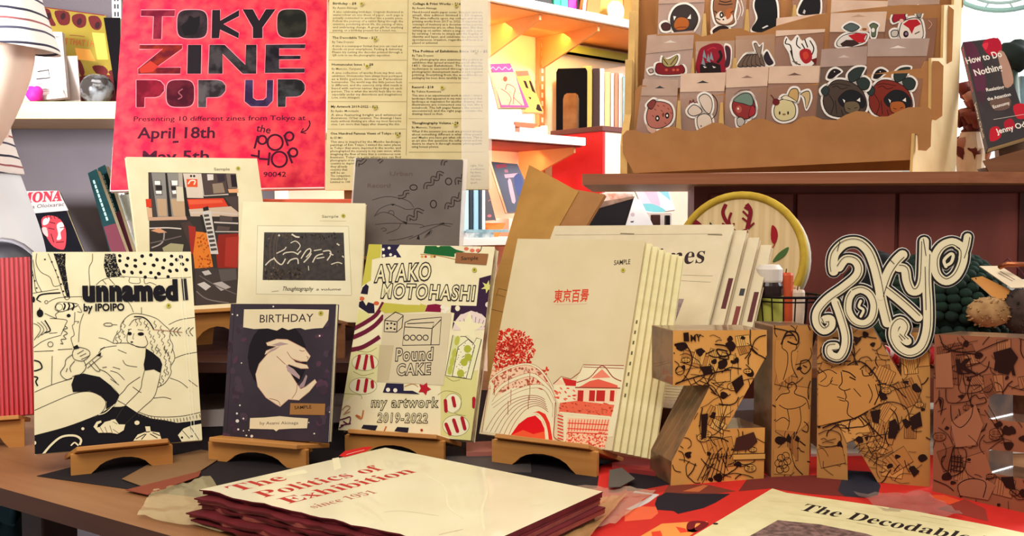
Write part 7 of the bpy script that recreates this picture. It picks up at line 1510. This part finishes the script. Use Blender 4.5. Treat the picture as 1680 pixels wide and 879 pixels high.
for i in range(4): j = (i + 1) % 4; b.prism([O4[i], O4[j], I4[j], I4[i]], -.006, .006, FRM)
b.build('frame_rim', r, .001); b = MB(); b.prism(ring4(.87), -.006, .001, mat('#d8cbc4', .5)); a = Art(pm, b, .0015, z=.0014)
a.line([(70, 62), (97, 63), (104, 148), (66, 150)], 1, '#8a7c76', smooth=False); a.line([(62, 118), (80, 115), (82, 128), (60, 130)], 2, '#2a2426', smooth=False); a.line([(62, 138), (80, 137)], 1, '#a0706a'); a.line([(60, 147), (100, 146)], 1, '#8a7c76'); b.build('picture', r)
b = MB(); b.prism([(.12, -.0062), (.124, -.0065), (.002, -.05), (-.0, -.045)], .05, .09, FRM, ax=0); b.build('easel_back', r)
b = MB(); b.tube([(*pm(106, 150), .008), (*pm(107, 158), .02), (*pm(109, 165), .02)], .0015, mat('#d8d0c8', .4), 6); b.build('front_clip', r)
face_book('book', 'black book leaning between the record sleeve and the red poster', [(170, 29), (197, 29), (199, 166), (192, 166)], 2.43, 0, 10, .015, mat('#110e10', .85, spec=.05), None)
p = at(160, 142, 2.42); rr2 = .040; mb = MB(); mb.ball((0, 0, .036), (.041, .036, .037), mat('#3a3430', .12, '#8a8f92', 26, coat=.6, lo=.45, hi=.6), 24, 14, lambda d: 1 + .04 * math.cos(8 * math.atan2(d.y, d.x)))
o = mb.build('glass_ornament', smooth=True); o.location = (p[0] - .002, p[1], zt + .0003); tag(o, 'dark and silver ribbed glass ball on the oak shelf', 'ornament')
mb = MB(); p = at(60, 150, 2.40); mb.ball((0, 0, .02), (.020, .018, .021), mat('#e02c9c', .6, '#c8208a', 20), 14, 10, lambda d: 1 + .12 * math.sin(6 * d.x + 5 * d.z)); o = mb.build('pink_pompom', smooth=True); o.location = (p[0], p[1] - .01, zt + .0003); tag(o, 'bright pink pompom on the oak shelf beside the arm', 'pompom')
z5 = zat(428, 2.36); r = thing('wall_shelf', 'lower oak shelf on the left wall hidden behind the front zines', 'shelf', Matrix.Translation((-1.7, 2.36, z5 - .03))); b = MB(); b.box((0, 0, 0), (1.30, .257, .03), OAK); b.build('shelf_board', r, .002)
V6 = Zm(0, 240, 4.187)
def mona(a):
    a.fill(V6((118, 308), (402, 304), (470, 440), (150, 468)), '#a59c98'); a.text('MONA', V6((128, 388))[0], V6((425, 372))[0], 16, '#a82a38', .03, True); a.text('Pola Oloixarac', V6((160, 432))[0], V6((440, 408))[0], 6, '#4a4244', .01)
    a.fill(V6((285, 500), (330, 475), (400, 490), (440, 540), (455, 600), (450, 680), (430, 710), (370, 690), (330, 640), (295, 570)), '#a83038', 3); a.fill(V6((390, 540), (425, 520), (440, 560), (415, 590), (420, 635), (390, 640), (400, 600)), '#d8b0a4', 3); a.fill(V6((288, 560), (320, 560), (330, 620), (300, 600)), '#d88a84', 3); a.fill(V6((300, 500), (340, 490), (330, 530), (295, 540)), '#e0a49c', 3)
    for l in (((340, 520), (380, 530)), ((410, 560), (445, 555)), ((330, 560), (375, 570)), ((385, 660), (440, 655)), ((350, 600), (370, 660))): a.line(V6(*l), 1.6, '#3a1216')
    for x in (320, 345, 370, 395): a.line(V6((x, 475), (x + 8, 500)), 1.2, '#2a1014')
face_book('book', 'book with a red face on black leaning below the oak shelf', [(22, 314), (96, 313), (141, 424), (62, 428)], 2.40, -4, 20, .012, mat('#0d0c11', .85, '#131218', 20, spec=.05), mona)
GRN = mat('#123234', .8, '#0e2627', 20, spec=.1)
for i, (q4, lb) in enumerate((([(144, 284), (158, 277), (211, 425), (184, 427)], 'left dark teal book leaning below the oak shelf'), ([(160, 276), (172, 270), (222, 425), (213, 425)], 'right dark teal book leaning behind its twin below the oak shelf'))):
    def gart(a, i=i):
        x0, y0 = ((152, 296), (167, 288))[i]
        for k in range(9): a.fill([(x0 + k * 2.6, y0 + k * 7.5), (x0 + k * 2.6 + 3, y0 + k * 7.5 - 1), (x0 + k * 2.6 + 5, y0 + k * 7.5 + 5), (x0 + k * 2.6 + 2, y0 + k * 7.5 + 6)], '#8fb0a6')
        a.fill(((170, 372), (190, 366), (212, 425), (186, 427)) if i == 0 else ((188, 350), (197, 345), (222, 425), (212, 425)), '#5c2a34')
    face_book('book', lb, q4, 2.40 + .04 * i, -8, 14, .02, GRN, gart, 'book', 'teal books below the oak shelf')
def flor(a):
    for p, c in (((190, 325), '#dfe3da'), ((200, 345), '#cfd6c4'), ((196, 362), '#b8a05c'), ((203, 385), '#b8523c'), ((212, 372), '#f2efec'), ((205, 405), '#a83a34'), ((190, 350), '#8a9a70')): a.ell(p[0], p[1], 7, 11, c)
face_book('book', 'book with a pale floral cover leaning right of the teal books', [(184, 321), (216, 318), (232, 425), (212, 427)], 2.50, -8, 12, .012, mat('#d8dcd4', .5, '#b9bfae', 40), flor)

# ------------------------------------------------------------ the person at the left edge, seen from the side, facing left
PX, PY = -.94, 1.66
def person_body():
    J = {'pelvis': ((PX, PY, .97), .098), 'waist': ((PX - .01, PY, 1.10), .075), 'chest': ((PX - .005, PY, 1.30), .088), 'neckb': ((PX + .0, PY, 1.45), .06), 'neck': ((PX - .012, PY, 1.52), .05), 'head': ((PX - .03, PY, 1.62), .085), 'crown': ((PX - .025, PY, 1.71), .07),
         'shl': ((PX + .13, PY - .125, 1.40), .055), 'mul': ((PX + .152, PY - .14, 1.27), .056), 'ell': ((PX + .105, PY - .15, 1.125), .042), 'wrl': ((PX - .12, PY - .16, 1.14), .028), 'hal': ((PX - .19, PY - .16, 1.145), .025),
         'shr': ((PX - .05, PY + .135, 1.405), .055), 'elr': ((PX - .02, PY + .16, 1.13), .038), 'wrr': ((PX - .24, PY + .12, 1.14), .026), 'har': ((PX - .30, PY + .11, 1.145), .024),
         'hipl': ((PX, PY - .08, .90), .085), 'knl': ((PX - .01, PY - .085, .50), .052), 'anl': ((PX + .01, PY - .085, .08), .036), 'tol': ((PX - .13, PY - .09, .03), .028),
         'hipr': ((PX, PY + .08, .90), .085), 'knr': ((PX - .01, PY + .085, .50), .052), 'anr': ((PX + .01, PY + .085, .08), .036), 'tor': ((PX - .13, PY + .09, .03), .028), 'nose': ((PX - .118, PY, 1.615), .014)}
    E = [('pelvis', 'waist'), ('waist', 'chest'), ('chest', 'neckb'), ('neckb', 'neck'), ('neck', 'head'), ('head', 'crown'), ('head', 'nose'), ('chest', 'shl'), ('shl', 'mul'), ('mul', 'ell'), ('ell', 'wrl'), ('wrl', 'hal'), ('chest', 'shr'), ('shr', 'elr'), ('elr', 'wrr'), ('wrr', 'har'),
         ('pelvis', 'hipl'), ('hipl', 'knl'), ('knl', 'anl'), ('anl', 'tol'), ('pelvis', 'hipr'), ('hipr', 'knr'), ('knr', 'anr'), ('anr', 'tor')]
    for sd, sg in (('l', 1), ('r', -1)):
        hx, hy, hz = J['ha' + sd][0]
        for k, (dy, L) in enumerate(((-.024, .045), (-.008, .052), (.008, .049), (.022, .038))):
            J[f'f{sd}{k}a'] = ((hx - .025, hy + dy, hz - .004), .0095); J[f'f{sd}{k}b'] = ((hx - .025 - L * .6, hy + dy * 1.1, hz - .012), .0085); J[f'f{sd}{k}c'] = ((hx - .025 - L, hy + dy * 1.1, hz - .032), .0075)
            E += [('ha' + sd, f'f{sd}{k}a'), (f'f{sd}{k}a', f'f{sd}{k}b'), (f'f{sd}{k}b', f'f{sd}{k}c')]
        J[f't{sd}a'] = ((hx + .008, hy + .03 * sg, hz + .008), .0105); J[f't{sd}b'] = ((hx - .03, hy + .042 * sg, hz + .002), .009); E += [('ha' + sd, f't{sd}a'), (f't{sd}a', f't{sd}b')]
    ks = list(J); me = bpy.data.meshes.new('body'); me.from_pydata([J[k][0] for k in ks], [(ks.index(a), ks.index(b)) for a, b in E], []); o = bpy.data.objects.new('person', me); COL.objects.link(o)
    me.materials.append(mat('#ffe6d2', .5, '#fddcc4', 8)); sk = o.modifiers.new('skin', 'SKIN'); sk.use_smooth_shade = True
    for i, k in enumerate(ks): r_ = J[k][1]; me.skin_vertices[0].data[i].radius = (r_, r_)
    for k in ('chest', 'waist', 'pelvis'): me.skin_vertices[0].data[ks.index(k)].radius = (J[k][1] * 1.0, J[k][1] * 1.15)
    me.skin_vertices[0].data[ks.index('pelvis')].use_root = True
    ss = o.modifiers.new('sub', 'SUBSURF'); ss.levels = 2; ss.render_levels = 2
    return o
per = person_body(); tag(per, 'person in a striped T-shirt and white trousers cut by the left photo edge', 'person')
STR = bpy.data.materials.new('striped_cotton'); STR.use_nodes = True; nt = STR.node_tree; bs = nt.nodes['Principled BSDF']; bs.inputs['Roughness'].default_value = .85
tc = nt.nodes.new('ShaderNodeTexCoord'); sx = nt.nodes.new('ShaderNodeSeparateXYZ'); mt = nt.nodes.new('ShaderNodeMath'); mt.operation = 'MULTIPLY'; mt.inputs[1].default_value = 1 / .052; fr_ = nt.nodes.new('ShaderNodeMath'); fr_.operation = 'FRACT'
cr = nt.nodes.new('ShaderNodeValToRGB'); cr.color_ramp.interpolation = 'CONSTANT'; e = cr.color_ramp.elements; e[0].position = 0; e[0].color = lin('#f1ebe4'); e[1].position = .22; e[1].color = lin('#4a4a5e')
for pos, c in ((.29, '#f1ebe4'), (.50, '#a05a5c'), (.56, '#f1ebe4'), (.80, '#2e2e42'), (.87, '#f1ebe4')): q_ = e.new(pos); q_.color = lin(c)
tn = nt.nodes.new('ShaderNodeTexNoise'); tn.inputs['Scale'].default_value = 9; ad = nt.nodes.new('ShaderNodeMath'); ad.operation = 'MULTIPLY_ADD'; ad.inputs[1].default_value = .012
nt.links.new(tc.outputs['Object'], sx.inputs[0]); nt.links.new(tc.outputs['Object'], tn.inputs['Vector']); nt.links.new(tn.outputs['Fac'], ad.inputs[0]); nt.links.new(sx.outputs['Z'], ad.inputs[2]); nt.links.new(ad.outputs[0], mt.inputs[0]); nt.links.new(mt.outputs[0], fr_.inputs[0]); nt.links.new(fr_.outputs[0], cr.inputs[0]); nt.links.new(cr.outputs[0], bs.inputs['Base Color'])
def shell(name, rings, m, n=28, parent=per, wob=.003, caps=False, sol=.003):
    """a garment: rings of (centre, radius x, radius y) down the body, open at both ends"""
    mb = MB(); vs = []; fs = []
    for j, (c, rx, ry, *tl) in enumerate(rings):
        tx = tl[0] if tl else 0
        for k in range(n):
            g = 6.28318 * k / n; w = 1 + wob * 10 * math.sin(3 * g + j * 1.7) * .12
            vs.append((c[0] + rx * w * math.cos(g), c[1] + ry * w * math.sin(g), c[2] + tx * math.cos(g)))
    for j in range(len(rings) - 1):
        for k in range(n): fs.append((j * n + k, j * n + (k + 1) % n, (j + 1) * n + (k + 1) % n, (j + 1) * n + k))
    mb.add(vs, fs, m); o = mb.build(name, parent, smooth=True); s = o.modifiers.new('thick', 'SOLIDIFY'); s.thickness = sol; s.offset = 1; ss = o.modifiers.new('sub', 'SUBSURF'); ss.levels = 1; ss.render_levels = 2; return o
shell('shirt_body', [((PX, PY, 1.475), .07, .085), ((PX + .01, PY, 1.43), .10, .13), ((PX - .01, PY, 1.36), .10, .14), ((PX - .025, PY, 1.25), .09, .13), ((PX - .016, PY, 1.17), .086, .125), ((PX - .006, PY, 1.13), .094, .13, -.006), ((PX - .002, PY, 1.108), .098, .132, -.01)], STR)
for sg, dx in ((-1, .13), (1, -.05)):
    shell('sleeve', [((PX + dx * .8, PY + sg * .10, 1.465), .045, .05), ((PX + dx, PY + sg * .125, 1.42), .064, .060), ((PX + dx + .012, PY + sg * .13, 1.36), .064, .062), ((PX + dx + .026, PY + sg * .132, 1.32), .066, .064, -.004), ((PX + dx + .036, PY + sg * .134, 1.284), .071, .066, -.008)], STR)
PANT = mat('#f4fbff', .8, '#e9f4fa', 7)
shell('trousers', [((PX - .006, PY, 1.115), .09, .12), ((PX - .002, PY, 1.06), .104, .13), ((PX + .002, PY, 1.0), .122, .145), ((PX + .002, PY, .94), .132, .155), ((PX, PY, .86), .130, .155)], PANT, wob=.002)
for sg in (-1, 1): shell('trouser_leg', [((PX + .008, PY + sg * .078, .88), .128, .088), ((PX + .003, PY + sg * .08, .78), .108, .082), ((PX, PY + sg * .082, .5), .085, .078), ((PX + .005, PY + sg * .085, .25), .085, .078), ((PX + .005, PY + sg * .085, .10), .088, .08)], PANT, wob=.004)
for sg in (-1, 1):
    mb = MB(); mb.ball((PX - .055, PY + sg * .087, .035), (.125, .045, .045), mat('#e8e4e0', .6), 18, 10, lambda d: 1 if d.z > -.7 else .95); mb.build('shoe', per, smooth=True)
mb = MB(); mb.ball((PX - .005, PY, 1.66), (.105, .092, .105), mat('#33231c', .6, '#241813', 60, (1, 1, .2)), 22, 14, lambda d: 1.03 if d.x > -.45 else .82); mb.ball((PX + .06, PY, 1.57), (.05, .07, .10), mat('#33231c', .6, '#241813', 60, (1, 1, .2)), 16, 10); mb.build('hair', per, smooth=True)
mb = MB()
for sg in (-1, 1): mb.ball((PX - .098, PY + sg * .032, 1.632), (.008, .012, .008), mat('#f2efe9', .3), 10, 8); mb.ball((PX - .105, PY + sg * .032, 1.632), (.003, .006, .006), mat('#3a241a', .2), 8, 6)
mb.build('eyes', per, smooth=True)
mb = MB(); mb.ball((PX - .105, PY, 1.575), (.008, .022, .006), mat('#c4776a', .5), 12, 8); mb.build('lips', per, smooth=True)
mb = MB()
for sg in (-1, 1): mb.ball((PX - .02, PY + sg * .09, 1.615), (.018, .008, .026), mat('#ffe6d2', .5, '#fddcc4', 8), 12, 8)
mb.build('ears', per, smooth=True)
p = at(5, 432, 1.43); r = thing('shoulder_bag', 'black rounded shoulder bag hanging in front of the white trousers', 'bag', Matrix.Translation(tuple(p)))
BAG = mat('#17151a', .4, '#211e24', 20); mb = MB(); mb.ball((0, 0, -.03), (.062, .022, .062), BAG, 28, 16); mb.build('bag_body', r, smooth=True)
mb = MB(); mb.tube([(.06 * math.cos(g * .2618), -.0, -.03 + .064 * math.sin(g * .2618)) for g in range(24)], .004, mat('#6a666a', .4), 8, True); mb.build('piping', r, smooth=True)
mb = MB(); mb.tube([(-.055, .0, .0), (-.09, .01, .2), (-.105, .05, .40)], .006, BAG, 8); mb.build('strap', r, smooth=True)
